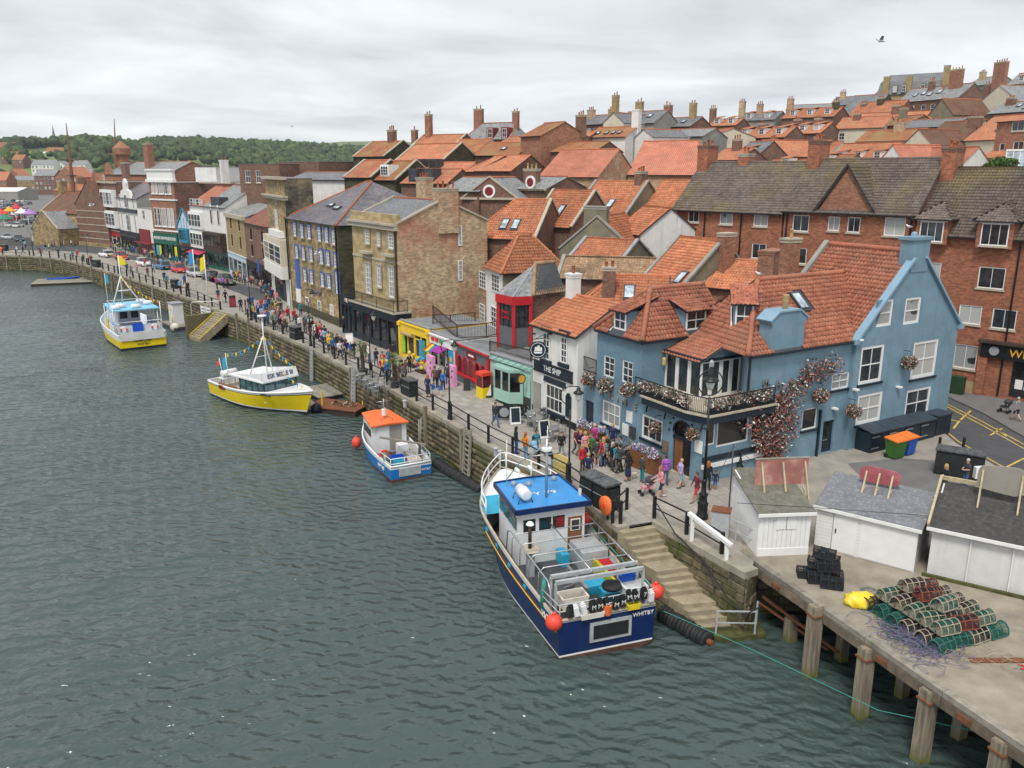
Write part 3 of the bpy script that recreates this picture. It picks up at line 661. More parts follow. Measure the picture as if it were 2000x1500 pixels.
def quaymat():
 m,nt,b=_nt('quay_stone');v,tcn,oi=_vec(nt);geo=_n(nt,'ShaderNodeNewGeometry');P=geo.outputs['Position']
 r=_rndval(nt,oi)
 c=_ramp(nt,r,0,1,(.09,.076,.048),(.245,.20,.125))
 c=_mix(nt,1.0,c,_ramp(nt,_noise(nt,P,3.5,6,.65),.3,.72,(.5,.5,.48),(1.25,1.22,1.15)),'MULTIPLY')
 c=_mix(nt,_ramp(nt,_noise(nt,P,.55,6,.65),.5,.64),c,(.075,.09,.022))
 z=_n(nt,'ShaderNodeSeparateXYZ',{0:P}).outputs[2]
 zz=_n(nt,'ShaderNodeMath',{0:_noise(nt,P,1.3,5),1:1.3},operation='MULTIPLY').outputs[0]
 f=_n(nt,'ShaderNodeMath',{0:z,1:zz},operation='ADD').outputs[0]
 c=_mix(nt,_ramp(nt,f,.35,1.35,(1,1,1),(0,0,0)),c,(.115,.13,.012))
 c=_mix(nt,_ramp(nt,f,.05,.75,(1,1,1),(0,0,0)),c,(.022,.022,.014))
 nt.links.new(c,b.inputs['Base Color']);b.inputs['Roughness'].default_value=.9
 _bump(nt,b,_noise(nt,P,9,6,.65),.8,.06)
quaymat()
surf('quay_joint',(.035,.034,.026),.95,.3,3)
def stone_tpl():
 b=MB();b.add([(0,0,0),(1,0,0),(1,0,1),(0,0,1),(.05,-1,.08),(.95,-1,.07),(.96,-1,.93),(.04,-1,.92)],[(4,5,6,7),(0,1,5,4),(1,2,6,5),(2,3,7,6),(3,0,4,7)]);return b
STONE=stone_tpl().mesh('stone','quay_stone')
def stone_wall(par,segs,near=300,z0=-.35,z1=2.72,ch=.38):
 """blocks of squared stone, course by course, standing proud of their joints by different amounts"""
 S=[];bk=MB()
 for p0,p1 in segs:
  p0,p1=Vec((p0[0],p0[1],0)),Vec((p1[0],p1[1],0));d=p1-p0;L=d.length;d/=L;n=Vec((-d.y,d.x,0))
  bk.poly([p0+Vec((0,0,-2.5)),p1+Vec((0,0,-2.5)),p1+Vec((0,0,z1)),p0+Vec((0,0,z1))])
  k=max(1,round((z1-z0)/ch));c=(z1-z0)/k
  for r in range(k):
   u=random.uniform(0,.35)
   if u>.08:S.append((p0,d,n,0,u,z0+r*c,c))
   while u<L-.05:
    w=min(random.uniform(.42,1.05),L-u);w=w if L-u-w>.2 else L-u
    S.append((p0,d,n,u,w,z0+r*c,c));u+=w
 bk.mk('wall_core','quay_joint',par)
 Ms=[]
 for p0,d,n,u,w,z,c in S:
  dp=random.uniform(.03,.12);g=.014;o=p0+d*(u+g)
  Ms.append(Mat(((d.x*(w-2*g),n.x*dp,0,o.x),(d.y*(w-2*g),n.y*dp,0,o.y),(0,0,c-2*g,z+g),(0,0,0,1))))
 Ms.sort(key=lambda M:(M.translation-Vec((0,0,CZ))).length)
 for M in Ms[:near]:ob('stone',STONE,par,M)
 rest=Ms[near:]
 if rest:
  tv=np.array([list(v.co)+[1]for v in STONE.vertices]);A=np.array([[list(r)for r in M]for M in rest]);P=np.einsum('kij,vj->kvi',A,tv)[:,:,:3]
  tf=np.array([list(p.vertices)for p in STONE.polygons]);fc=(tf[None]+(np.arange(len(rest))*len(tv))[:,None,None]).reshape(-1,4)
  quad_mesh('stonework',P.reshape(-1,3),fc,'quay_stone',par,np.repeat(RNG.rand(len(rest)),len(tf)),False,'stuff')
qw=thing('quay_wall','long mossy stone harbour wall below the black railing','wall')
IN0,CORN=Vec((6.84,36.8,3)),Vec((9.9,31.5,3))
stone_wall(qw,[(Q[i],Q[i+1])for i in range(len(Q)-1)]+[(Q[-1],IN0),(IN0,CORN),(CORN,Vec((10.7,32.6,3))),(Vec((10.7,32.6,3)),Vec((10.9,33.5,3))),(Vec((10.9,33.5,3)),Vec((60,34.5,3)))])
acc=0
for i in range(1,len(Q)-1):
 p,q=Q[i],Q[i+1];d=q-p;L=d.length;d/=L;n=Vec((-d.y,d.x,0));k=max(1,round(L/1.25))
 for j in range(k):
  o=p+d*(L*j/k);w_=L/k-.015
  if('coping',round(w_,1))not in _cache:_cache[('coping',round(w_,1))]=MB().box(0,1,-.06,.62,-.28,.012).mesh('coping_stone','coping')
  ob('coping_stone',_cache[('coping',round(w_,1))],qw,Mat(((d.x*w_,n.x,0,o.x),(d.y*w_,n.y,0,o.y),(0,0,1,3+random.uniform(-.008,.012)),(0,0,0,1))))
for p,q in((IN0,CORN),):
 d=(q-p).normalized();n=Vec((-d.y,d.x,0));k=5;L=(q-p).length/k
 for j in range(k):
  o=p+d*L*j;ob('coping_stone',MB().box(0,L-.02,-.05,.75,-.3,.012).mesh('coping_stone','coping'),qw,Mat(((d.x,n.x,0,o.x),(d.y,n.y,0,o.y),(0,0,1,3.004),(0,0,0,1))))
  # the flat ground of the harbour side, with the roads on it
gp=[q+Vec((0,0,0))for q in Q]+[IN0,CORN,Vec((10.9,33.5,3)),Vec((60,34.5,3)),Vec((75,60,3)),Vec((60,140,3)),Vec((-20,230,3)),Vec((-70,232,3)),Vec((-108,205,3)),Vec((-108,186,3)),Vec((-140,186,3))]
MBg=MB();MBg.poly([(p.x,p.y,2.9)for p in gp])
struct(MBg.mk('road','asphalt',None))
def raised(name,pts,mat,z=3.0,th=.14):
 a=[(p[0],p[1],z-th)for p in pts];ar=sum(a[i][0]*a[(i+1)%len(a)][1]-a[(i+1)%len(a)][0]*a[i][1]for i in range(len(a)))
 return struct(MB().ext(a if ar>0 else a[::-1],(0,0,th)).mk(name,mat,None))
def gpts(l,z=3.0):return[G(x,y,z)for x,y in l]
inset=[]
for i in range(len(Q)):
 a,b=Q[max(0,i-1)],Q[min(len(Q)-1,i+1)];d=(b-a).normalized();inset.append(Q[i]+Vec((-d.y,d.x,0))*.45)
prom=inset[:-1]+[Vec((5.0,36.5,3)),Vec((6.9,37.0,3)),Vec((7.2,36.85,3)),Vec((10.2,31.75,3)),Vec((10.95,33.6,3)),Vec((26,34.0,3))]+gpts([(1997,940),(1868,866),(1829,832)])+[Vec((27,56,3)),Vec((0,70,3)),Vec((-8,90,3)),Vec((-26,106,3))]+gpts([(543,588),(500,586),(440,562),(380,538),(320,521),(262,508),(200,497),(150,492),(90,489),(0,488),(-60,488)])
promenade=raised('promenade',prom,'pavement')
raised('pavement',gpts([(541,574),(500,562),(440,546),(380,528),(330,514),(262,498),(215,490),(200,478),(60,470),(60,462),(210,462),(330,480),(430,520),(540,550)]),'pavement')
raised('pavement',gpts([(1838,768),(1920,806),(2000,852),(2090,905),(2200,860),(2000,760),(1900,735),(1840,735)]),'asphalt_light')
raised('forecourt',[(p.x,p.y)for p in gpts([(1655,905),(1760,895),(1835,900),(1905,935),(1900,1010),(1760,960),(1690,940)])],'asphalt_light',3.006,.02)
def flags():
 S=[]
 for i in range(10,len(inset)-1):
  p,q=inset[i],inset[i+1];d=q-p;L=d.length;d/=L;n=Vec((-d.y,d.x,0))
  for r in range(14):
   wd=.66;v=.12+r*wd;k=max(1,round(L/.95));off=(r%2)*.5
   for j in range(k):
    u0,u1=L*j/k,L*(j+1)/k
    o=p+d*u0+n*v;S.append((o,d*(u1-u0-.02),n*(wd-.02)))
 front=[Vec((9.5,41.5)),Vec((4.7,52.8)),Vec((1.0,56)),Vec((-1.9,61)),Vec((-5,67)),Vec((-10.2,74)),Vec((-17.5,86)),Vec((-28,101))]
 def ok(o):
  for i in range(len(front)-1):
   a,b=front[i],front[i+1]
   if b.y>=o.y>=a.y:return o.x<a.x+(b.x-a.x)*(o.y-a.y)/(b.y-a.y)
  return o.y<41.5
 S=[s for s in S if ok(s[0]+s[1]*.5+s[2]*.9)]
 S.sort(key=lambda s:(s[0]-Vec((0,0,CZ))).length)
 me=MB().box(0,1,0,1,-.03,.014).mesh('flagstone','slab')
 for o,a,b in S[:300]:ob('flagstone',me,promenade,Mat(((a.x,b.x,0,o.x),(a.y,b.y,0,o.y),(0,0,1,3+random.uniform(-.004,.005)),(0,0,0,1))))
 rest=S[300:];P=[];
 for o,a,b in rest:P+=[o,o+a,o+a+b,o+b]
 P=np.array([(p.x,p.y,3.012)for p in P]);quad_mesh('flagging',P,np.arange(len(P)).reshape(-1,4),'slab',promenade,RNG.rand(len(rest)),False,'stuff')
flags()
def mark(pts,mat,z=2.906,wd=None):
 pts=[G(x,y,z)for x,y in pts]
 for i in range(len(pts)-1):
  a,b=pts[i],pts[i+1];d=(b-a).normalized();n=Vec((-d.y,d.x,0))*wd/2
  struct(MB().poly([a-n,b-n,b+n,a+n]).mk('road_marking',mat))
mark([(1832,836),(1868,868),(1998,944)],'road_yellow',wd=.1);mark([(1830,828),(1872,862),(1998,934)],'road_yellow',wd=.1)
mark([(1838,783),(1920,824),(2000,868)],'road_yellow',wd=.1);mark([(1840,789),(1920,831),(2000,876)],'road_yellow',wd=.1)
for a in([(1876,820),(1896,802)],[(1862,837),(1874,822)],[(1872,823),(1832,814)],[(1945,836),(1966,852)],[(1934,850),(1958,836)],[(1960,915),(2000,895)]):mark(a,'road_yellow',wd=.13)
for a in([(500,588),(470,577)],[(455,571),(430,560)],[(415,553),(395,544)]):mark(a,'road_white',wd=.12)
def make_hill():
 xs=np.concatenate([np.linspace(-120,-50,8),np.arange(-45,200,7),np.linspace(210,900,24)]);ys=np.concatenate([np.arange(40,260,7),np.linspace(270,1500,24)])
 P=np.array([[(x,y,terrain(x,y)if(x+44)*.83+(y-130)*.55>6 else-5)for x in xs]for y in ys]);n=len(xs)
 P[:,:,2]=np.minimum(P[:,:,2],60)
 i,j=np.meshgrid(np.arange(len(ys)-1),np.arange(n-1),indexing='ij');a=(i*n+j).ravel()
 struct(quad_mesh('hillside',P.reshape(-1,3),np.stack([a,a+1,a+n+1,a+n],1),'pavement',None,None,True))
make_hill()
# stone steps, pier
def make_steps():
 t=thing('harbour_steps','worn stone steps going down to the water beside the blue trawler','steps',(0,0,0))
 L0,L1,R0,R1=Vec((5.06,36.1)),Vec((8.1,31.75)),Vec((6.84,36.8)),Vec((9.65,31.95))
 prof=[(0,2.82)];u=.0;z=2.82
 seq=[(.34,.21)]*5+[(1.15,.2)]+[(.34,.21)]*3+[(.95,.2)]+[(.36,.22)]*3;tot=sum(a for a,_ in seq);u=0
 for a,b in seq:
  f0,f1=u/tot,(u+a+.05)/tot;A,B,C,D=L0.lerp(L1,f0),R0.lerp(R1,f0),R0.lerp(R1,f1),L0.lerp(L1,f1)
  j=random.uniform(-.06,.02);dl=(A-B).normalized()*j
  MB().ext([(A.x+dl.x,A.y+dl.y,z-b-.5),(D.x+dl.x,D.y+dl.y,z-b-.5),(C.x,C.y,z-b-.5),(B.x,B.y,z-b-.5)],(0,0,b+.5)).mk('step','step_stone',t)
  u+=a;z-=b
  # masonry under the flight
 MB().ext([(L0.x+.12,L0.y,-2),(L1.x+.05,L1.y,-2),(R1.x,R1.y,-2),(R0.x,R0.y,-2)],(0,0,2.2)).mk('masonry','quay_stone',t)
 k=9
 for i in range(k-1):
  f0,f1=i/k,(i+1)/k;A,B=L0.lerp(L1,f0),L0.lerp(L1,f1);zt=2.6-2.5*f1
  for r in range(int((zt+.3)/.4)):
   d=(B-A);n=Vec((-d.y,d.x)).normalized();o=A+Vec((0,0))
   ob('stone',STONE,t,Mat(((d.x*.97,n.x*.1,0,o.x),(d.y*.97,n.y*.1,0,o.y),(0,0,.37,-.3+r*.4),(0,0,0,1))))
   # broken weed-covered foot of the steps
 b=MB();foot=[(7.7,31.9),(9.0,30.9),(10.9,31.3),(10.9,32.4),(9.6,32.2),(8.1,32.3)]
 b.ext([(x,y,-1.5)for x,y in foot],(0,0,1.75));b.mk('footing','weed_rock',t)
surf('step_stone',(.33,.28,.19),.9,.2,2.5,(.17,.16,.09),.55,1.4,.4,30,rnd=.15);surf('weed_rock',(.06,.065,.02),.95,.5,2.5,(.16,.15,.05),.7,1.5,.9,12)
make_steps()
def tyre_boom(label,a,b,group):
 a,b=Vec(a),Vec(b);d=b-a;L=d.length;t=thing('tyre_fender',label,'fender',a,math.atan2(d.y,d.x),group)
 MB().tube([(0,0,.1),(L,0,.1)],.13,8).mk('log','rust',t)
 me=MB().lathe((0,0,0),[(.2,-.09),(.36,-.1),(.41,-.03),(.41,.03),(.36,.1),(.2,.09)],14,0,'x').mesh('tyre','rubber');me.shade_smooth()
 k=int(L/.21)
 for i in range(k):ob('tyre',me,t,Mat.Translation((.15+i*(L-.3)/k,random.uniform(-.03,.03),.1+random.uniform(-.04,.03)))@Mat.Rotation(random.uniform(-.15,.15),4,'Z'))
tyre_boom('floating boom of black tyres behind the small blue and orange fishing boat',G(848,905,0),G(946,966,0),'tyre fenders')
tyre_boom('half sunk row of black tyres at the foot of the stone steps',G(1290,1200,.0),G(1392,1262,0),'tyre fenders')
def make_pier():
 t=thing('pier','timber-edged concrete pier on square weathered piles','pier',(0,0,0))
 e=[Vec((10.35,33.7,3)),Vec((10.9,32.0,3)),Vec((11.75,29.9,3)),Vec((13.0,26.6,3)),Vec((14.2,23.4,3)),Vec((15.5,20.2,3)),Vec((16.8,17.0,3)),Vec((18.1,13.8,3))]
 top=[(p.x,p.y,2.66)for p in e]+[(45,13.8,2.66),(45,36,2.66),(10.9,36,2.66)]
 MB().ext(top,(0,0,.345)).mk('deck','concrete',t)
 for i in range(len(e)-1):
  p,q=e[i],e[i+1];d=(q-p).normalized();n=Vec((-d.y,d.x,0));g=d*.012
  MB().bar(p-n*.0+g+Vec((0,0,-.08)),q-n*.0-g+Vec((0,0,-.08)),.3,.22).mk('edge_beam','timber_grey',t)
  MB().bar(p-n*.06+g+Vec((0,0,-.4)),q-n*.06-g+Vec((0,0,-.4)),.24,.36).mk('fascia_beam','timber',t)
  if i%1==0:
   c=p+d*.9-n*.2+Vec((0,0,-.4));R3=Mat(((d.x,n.x,0),(d.y,n.y,0),(0,0,1)));MB().bx(c,(.5,.05,.2),R3).mk('steel_plate','rust',t)
 def pile(p,s=.42,zt=2.95,cap=True,zb=-4):
  d=(e[4]-e[3]).normalized();n=Vec((-d.y,d.x,0));R3=Mat(((d.x,n.x,0),(d.y,n.y,0),(0,0,1)))
  b=MB();hh=zt-zb;b.bx((p[0],p[1],zb+hh/2),(s,s,hh),R3)
  b.bx((p[0],p[1],zt+.02),(s*.86,s*.86,.05),R3);o=b.mk('pile','pile_wood',t)
  if cap:
   MB().bx((p[0]+d.x*.02,p[1],zt-.35),(s+.1,s+.1,.07),R3).mk('iron_strap','rust',o)
 d0=Vec((-.16,-.06))
 for i,(x,y)in enumerate([(11.98,28.75),(13.0,26.35),(14.05,23.9),(15.05,21.4),(16.2,18.6)]):
  pile((x-.12,y-.05),.44,[3.05,2.72,2.72,2.72,2.7][i])
 for x,y in[(13.0,29.6),(14.4,27.2),(15.2,24.6),(16.4,22),(17.8,19.4)]:pile((x+.6,y+.3),.38,2.6,False)
 for x,y in[(15.5,31),(17.2,27.5),(18.6,24),(20,20.6)]:pile((x+.8,y),.38,2.6,False)
 pile((11.9,31.2),.42,1.05,False)
 MB().bar((11,32.4,1.4),(13,28.9,.9),.1).mk('tie_rod','rust',t);MB().bar((10.9,32.6,1.0),(12.9,29.6,.55),.08).mk('tie_rod','rust',t)
def pilemat():
 m,nt,b=_nt('pile_wood');v,tcn,oi=_vec(nt);P=_n(nt,'ShaderNodeNewGeometry').outputs['Position']
 mp=_n(nt,'ShaderNodeMapping',{0:P,'Scale':(9,9,.8)});g=_noise(nt,mp.outputs[0],1.0,5)
 c=_ramp(nt,g,.3,.72,(.125,.10,.068),(.34,.29,.215))
 z=_n(nt,'ShaderNodeSeparateXYZ',{0:P}).outputs[2];f=_n(nt,'ShaderNodeMath',{0:z,1:_n(nt,'ShaderNodeMath',{0:_noise(nt,P,2.5,4),1:.9},operation='MULTIPLY').outputs[0]},operation='ADD').outputs[0]
 c=_mix(nt,_ramp(nt,f,.5,1.6,(.9,.9,.9),(0,0,0)),c,(.13,.14,.025));c=_mix(nt,_ramp(nt,f,.1,.5,(1,1,1),(0,0,0)),c,(.03,.03,.018))
 nt.links.new(c,b.inputs['Base Color']);b.inputs['Roughness'].default_value=.92;_bump(nt,b,g,.7,.03)
pilemat();make_pier()
# helpers that read a wall's openings off the photograph's measurements
def wmat(par):return Mat.Translation(par.location)@par.rotation_euler.to_matrix().to_4x4()
def on(par,p0,p1,px,py):
 """where the sight line of a picture point meets an upright wall of PAR: (distance along the wall, height)"""
 M=wmat(par);a,b=M@Vec((p0[0],p0[1],0)),M@Vec((p1[0],p1[1],0));r=_ray(px,py)
 d=b-a;L=math.hypot(d.x,d.y);d/=L;n=Vec((-d.y,d.x));t=(n.x*a.x+n.y*a.y)/(n.x*r[0]+n.y*r[1])
 return(r[0]*t-a.x)*d.x+(r[1]*t-a.y)*d.y,CZ+r[2]*t-M.translation.z
def rect(par,p0,p1,l,t,r,b):
 cx,cy=(l+r)/2,(t+b)/2
 return on(par,p0,p1,l,cy)[0],on(par,p0,p1,r,cy)[0],on(par,p0,p1,cx,b)[1],on(par,p0,p1,cx,t)[1]
def WP(par,p0,p1,lst):return[rect(par,p0,p1,*o[:4])+tuple(o[4:])for o in lst]
def leaves(name,blobs,size,mats,par=None,wts=None,kind=None,flat=.5,seed=1):
 """a mass of small leaves or petals: blobs = (centre, radii, how many)"""
 rg=np.random.RandomState(seed);C=[]
 for c,r,k in blobs:
  q=rg.normal(size=(k,3));q/=np.linalg.norm(q,axis=1)[:,None];q*=rg.uniform(.35,1.0,(k,1))**.5
  C.append(np.array(c)[None]+q*np.array(r if isinstance(r,(tuple,list))else(r,r,r))[None])
 C=np.concatenate(C);K=len(C);a=rg.normal(size=(K,3));a/=np.linalg.norm(a,axis=1)[:,None];b=rg.normal(size=(K,3));b[:,2]*=flat;b-=a*(a*b).sum(1)[:,None];b/=np.linalg.norm(b,axis=1)[:,None]
 s=size*rg.uniform(.6,1.4,(K,1));n=np.cross(a,b)*.25
 P=np.stack([C-a*s,C-b*s*.55+n*s,C+a*s,C+b*s*.55+n*s],1).reshape(-1,3);o=quad_mesh(name,P,np.arange(4*K).reshape(-1,4),mats,par,rg.rand(K),False,kind)
 if isinstance(mats,(list,tuple))and len(mats)>1:
  ix=rg.choice(len(mats),K,p=wts);o.data.polygons.foreach_set('material_index',ix.astype(np.int32))
 return o
surf('petal_white',(.75,.73,.68),.7,.1,8,rnd=.2);surf('petal_pink',(.48,.22,.18),.7,.2,8,rnd=.3);surf('petal_red',(.35,.06,.05),.7,.2,8,rnd=.3);surf('petal_lilac',(.42,.32,.58),.7,.15,8,rnd=.2)
surf('leaf_green',(.06,.10,.025),.7,.3,6,rnd=.4);surf('leaf_olive',(.10,.085,.035),.7,.3,6,rnd=.4);surf('twig',(.07,.05,.04),.9,.3,6);surf('leaf_bush',(.10,.19,.03),.7,.3,6,rnd=.4)
# the blue corner pub
pub=thing('pub','blue painted corner pub with red pantile roofs and stepped gable house','pub',(10.16,41.63,3),R(30))
def make_pub():
 t=pub;ev,bal,up=6.9,3.9,7.05
 ST=((0,11.3),(0,0));FR=((0,0),(11.5,0));GB=((11.5,-.25),(21.4,-.25));US=((0,9.7),(0,5.3));UR=((0,5.3),(6.3,5.3))
 w3=dict(fw=.13,split=True,sill='navy',sash=False);w2=dict(split=True,sill=None,fw=.08)
 st=WP(t,*ST,[(1176,786,1211,832,3,2,w3),(1253,815,1294,862,3,2,w3)]);sd_=WP(t,*ST,[(1143,783,1159,842),(1313,822,1349,940)])
 sd_=[(a,b,.08,d)for a,b,c,d in sd_]
 us=WP(t,*US,[(1179,696,1200,737,2,3,w2),(1215,705,1236,749,2,3,w2)])
 fr=WP(t,*FR,[(1378,816,1397,869,1,1,dict(glass='glass_dark',fw=.06)),(1401,813,1462,867,1,1,dict(glass='glass_dark',fw=.08)),(1468,808,1489,860,1,1,dict(glass='glass_dark',fw=.06)),(1567,798,1595,838,1,1,dict(glass='glass_dark',fw=.07,sill='navy')),(1624,729,1657,778,2,2,dict(split=True,sill='navy',fw=.09,glass='glass_light'))])
 fd=WP(t,*FR,[(1606,822,1627,884)]);fd=[(a,b,.05,d)for a,b,c,d in fd]
 g=dict(split=True,fw=.17,sill='navy');gb=WP(t,*GB,[(1680,676,1724,747,2,2,g),(1782,666,1829,736,2,2,g),(1674,769,1721,825,2,2,g),(1769,759,1815,813,2,2,g),(1713,586,1743,637,1,2,dict(split=True,fw=.15,glass='glass_light')),(1767,581,1797,632,1,2,dict(split=True,fw=.15,glass='glass_light'))])
 q=lambda L:[o[:4]for o in L]
 b=MB()
 low=[o for o in fr if o[2]<2.4];hi=[o for o in fr if o[2]>=2.4];hi=[(a,b2,max(c,bal+.02),d,*r)for a,b2,c,d,*r in hi];fr=low+hi
 wall(b,*ST,0,bal,q(st)+sd_);wall(b,(0,0),(11.5,0),0,bal,q(low)+fd,rev=.18)
 wall(b,(3.0,0),(11.5,0),bal,ev,[(a-3,bb-3,c,d)for a,bb,c,d in q(hi)]);wall(b,(4.8,2.2),(3.0,0),bal,ev)
 b.mk('wall','blue_wall',t);b=MB();wall(b,(11.5,7.4),(5.9,7.4),0,ev);b.mk('back_wall','blue_wall',t)
 b=MB();wall(b,*US,bal,up,[(o[0],o[1],o[2],o[3])for o in q(us)]);wall(b,*UR,bal,up);wall(b,(6.3,5.3),(6.3,9.7),bal,up);wall(b,(6.3,9.7),(0,9.7),bal,up)
 b.mk('wall','painted_brick',t)
 b=MB();wall(b,GB[0],GB[1],0,ev,[o for o in q(gb)if o[3]<ev-.1]);b.mk('wall','blue_wall',t)
 # gable triangle with its two windows, cut as a field of strips
 top=11.75;b=MB();e=[o for o in q(gb)if o[3]>=ev-.1];zs=sorted({ev,top}|{o[2]for o in e}|{o[3]for o in e})
 W=9.9;xr=lambda z:(z-ev)/(top-ev)*W/2
 for z0,z1 in zip(zs[:-1],zs[1:]):
  cut=[o for o in e if o[2]<=(z0+z1)/2<=o[3]];xs=[0]+sorted(x for o in cut for x in o[:2])+[W]
  for i in range(0,len(xs)-1,2):
   a0,a1=(xr(z0),xr(z1))if i==0 else(xs[i],xs[i]);b0,b1=(W-xr(z0),W-xr(z1))if i==len(xs)-2 else(xs[i+1],xs[i+1])
   b.poly([(11.5+a0,-.25,z0),(11.5+b0,-.25,z0),(11.5+b1,-.25,z1),(11.5+a1,-.25,z1)])
 for a,c,z0,z1 in e:
  b.box(11.5+a-.01,11.5+a,-.24,-.12,z0,z1);b.box(11.5+c,11.5+c+.01,-.24,-.12,z0,z1);b.box(11.5+a,11.5+c,-.24,-.12,z1,z1+.01);b.box(11.5+a,11.5+c,-.24,-.12,z0-.01,z0)
 wall(b,(21.4,-.25),(21.4,6.6),0,ev);wall(b,(21.4,6.6),(11.5,6.6),0,ev,(),0,[(4.95,top)])
 wall(b,(11.5,6.6),(11.5,-.25),0,ev)
 b.mk('gable','blue_wall',t)
 wins(t,*ST,st);wins(t,*US,us);wins(t,*FR,fr);wins(t,*GB,gb)
 # kneelers and sloping copings of the gable
 for s,x0 in((1,11.4),(-1,21.5)):
  MB().bar((x0,-.2,ev-.05),(16.45-s*.55,-.2,top-.35),.5,.14).mk('coping','blue_trim',t);MB().box(x0-.25,x0+.25,-.45,.1,ev-.3,ev).mk('kneeler','blue_trim',t)
 c=MB();c.box(15.65,17.3,-.3,.55,top-1.2,top+.75);c.box(15.52,17.43,-.4,.66,top+.7,top+.88);o=c.mk('chimney','blue_wall',t);MB().lathe((16.2,.1,top+.88),[(.2,0),(.17,.22),(.05,.3)],8).mk('chimney_pot','blue_trim',o)
 chimney(t,12.9,6.5,top-1.2,1.1,.7,1.6,'brick_red',1,'pot_buff',sunk=2.5);MB().bar((11.6,6.55,ev+.1),(16.45,6.55,top+.15),.35,.22).mk('coping','grey_wall',t)
 # roofs: gable house, range with hipped end, corner block, lean-to over the bay
 gl=[(11.5,6.6,ev-.02),(11.5,-.1,ev-.02),(16.45,-.1,top-.08),(16.45,6.6,top-.08)];gr=[(21.4,-.1,ev-.02),(21.4,6.6,ev-.02),(16.45,6.6,top-.08),(16.45,-.1,top-.08)]
 rz=10.2;rf=[(2.75,-.2,ev-.1),(11.55,-.2,ev-.1),(15.1,3.75,rz),(7.2,3.75,rz)];rh=[(4.0,7.4,ev-.1),(2.75,-.2,ev-.1),(7.2,3.75,rz)];rb=[(14,7.6,ev-.1),(4.0,7.6,ev-.1),(7.2,3.75,rz),(15,3.75,rz)]
 z2=9.6;e=.18;us_=[(-e,9.9,up-.1),(-e,5.3-e,up-.1),(2.2,7.5,z2),(2.2,7.6,z2)];uf=[(-e,5.3-e,up-.1),(6.6,5.3-e,up-.1),(6.6,7.5,z2),(2.2,7.5,z2)];ub=[(6.6,9.9,up-.1),(-e,9.9,up-.1),(2.2,7.6,z2),(6.6,7.6,z2)]
 lt=[(1.5,5.35,6.15),(1.5,2.0,6.15),(5.0,2.0,7.6),(5.0,5.35,7.6)]
 for p in(gl,gr,rf,rh,rb,us_,uf,ub,lt):slab(t,p,'dark_grey',.05)
 dm=[((0.0,7.6),'l'),((3.9,5.3),'f')]
 gaps=[lambda o:o.x<1.5 and 6.85<o.y<8.35 and o.z<8.8,lambda o:3.2<o.x<4.9 and o.y<7 and 5<o.y and o.z>7 and o.z<8.9 and o.y>5.2,lambda o:abs(o.y)<.95 and 4.75<o.x<7.0 and o.z<9.5,lambda o:9.2<o.x<9.9 and 1.7<o.y<3.0,lambda o:3.15<o.x<4.25 and 1.2<o.y<4.2 and o.z<9.4 and o.z>7.1 and False]
 tile_roof(t,[gl,rf,rh,us_,uf,lt],'tile_red',300,5,.25,.32,gaps=gaps);mass_far=[gr,rb,ub]
 tile_roof(t,mass_far,'tile_red',0,3,.25,.32)
 for p,q2 in(((16.45,.5,top),(16.45,6.5,top)),((7.2,3.75,rz+.03),(14.9,3.75,rz+.03)),((2.75,-.2,ev),(7.2,3.75,rz)),((-e,5.3-e,up),(2.2,7.5,z2)),((2.2,7.5,z2),(6.5,7.5,z2)),((-e,9.85,up),(2.2,7.6,z2))):ridge(t,p,q2,'tile_red',.16)
 MB().bar((11.7,-.05,ev+.05),(15.2,3.75,rz+.1),.35,.08).mk('valley','tile_red',t)
 rooflight(t,rf,6.0,2.6,.75,1.25,.14)
 # dormers: window face, cheeks, tiled cat-slide roofs
 def dorm(M,w_=1.5,h_=1.25,dep=1.7,side='blue_wall'):
  b=MB(M);b.box(-w_/2,w_/2,.12,dep,-.3,h_);b.mk('dormer',side,t)
  window(t,M@Mat.Translation((-w_/2+.08,-.0,0)),w_-.16,h_-.02,2,2,fw=.09,split=True,glass='glass')
  b=MB(M);pts=[(-w_/2-.2,-.22,h_-.02),(w_/2+.2,-.22,h_-.02),(w_/2+.2,dep+.7,h_+.75),(-w_/2-.2,dep+.7,h_+.75)]
  P=[M@Vec(p)for p in pts];slab(t,P,'navy',.09,'dormer_roof');tile_roof(t,[P],'tile_red',0,5,.25,.32)
  for sx in(-1,1):MB(M).bar((sx*(w_/2+.1),-.05,-.25),(sx*(w_/2+.1),dep,h_*.9),.06,.3).mk('flashing','white',t)
 dorm(Mat.Translation((.05,7.6,up+.2))@Mat.Rotation(R(-90),4,'Z'),1.3,1.15,1.5);dorm(Mat.Translation((4.1,5.35,up+.2)),1.7,1.2,1.7)
 dorm(Mat.Translation((4.75,2.2,ev+.85))@Mat.Rotation(R(-42),4,'Z'),1.15,1.45,1.8)
 # shaped wall-head chimney of the range
 a,b2=4.55,7.2;m=(a+b2)/2;hw=(b2-a)/2;P=[(-hw,ev-.1),(hw,ev-.1),(hw*.94,ev+1.35),(hw*1.12,ev+1.62),(hw*.95,ev+1.78),(hw*.62,ev+2.1),(-hw*.62,ev+2.1),(-hw*.95,ev+1.78),(-hw*1.12,ev+1.62),(-hw*.94,ev+1.35)]
 c=MB().ext([(m+x,-.06,z)for x,z in P],(0,.95,0)).mk('wall_head_chimney','blue_wall',t)
 pp=P[3:9]
 for i in range(len(pp)-1):MB().bar((m+pp[i][0],.42,pp[i][1]+.03),(m+pp[i+1][0],.42,pp[i+1][1]+.03),1.1,.09).mk('moulding','blue_trim',c)
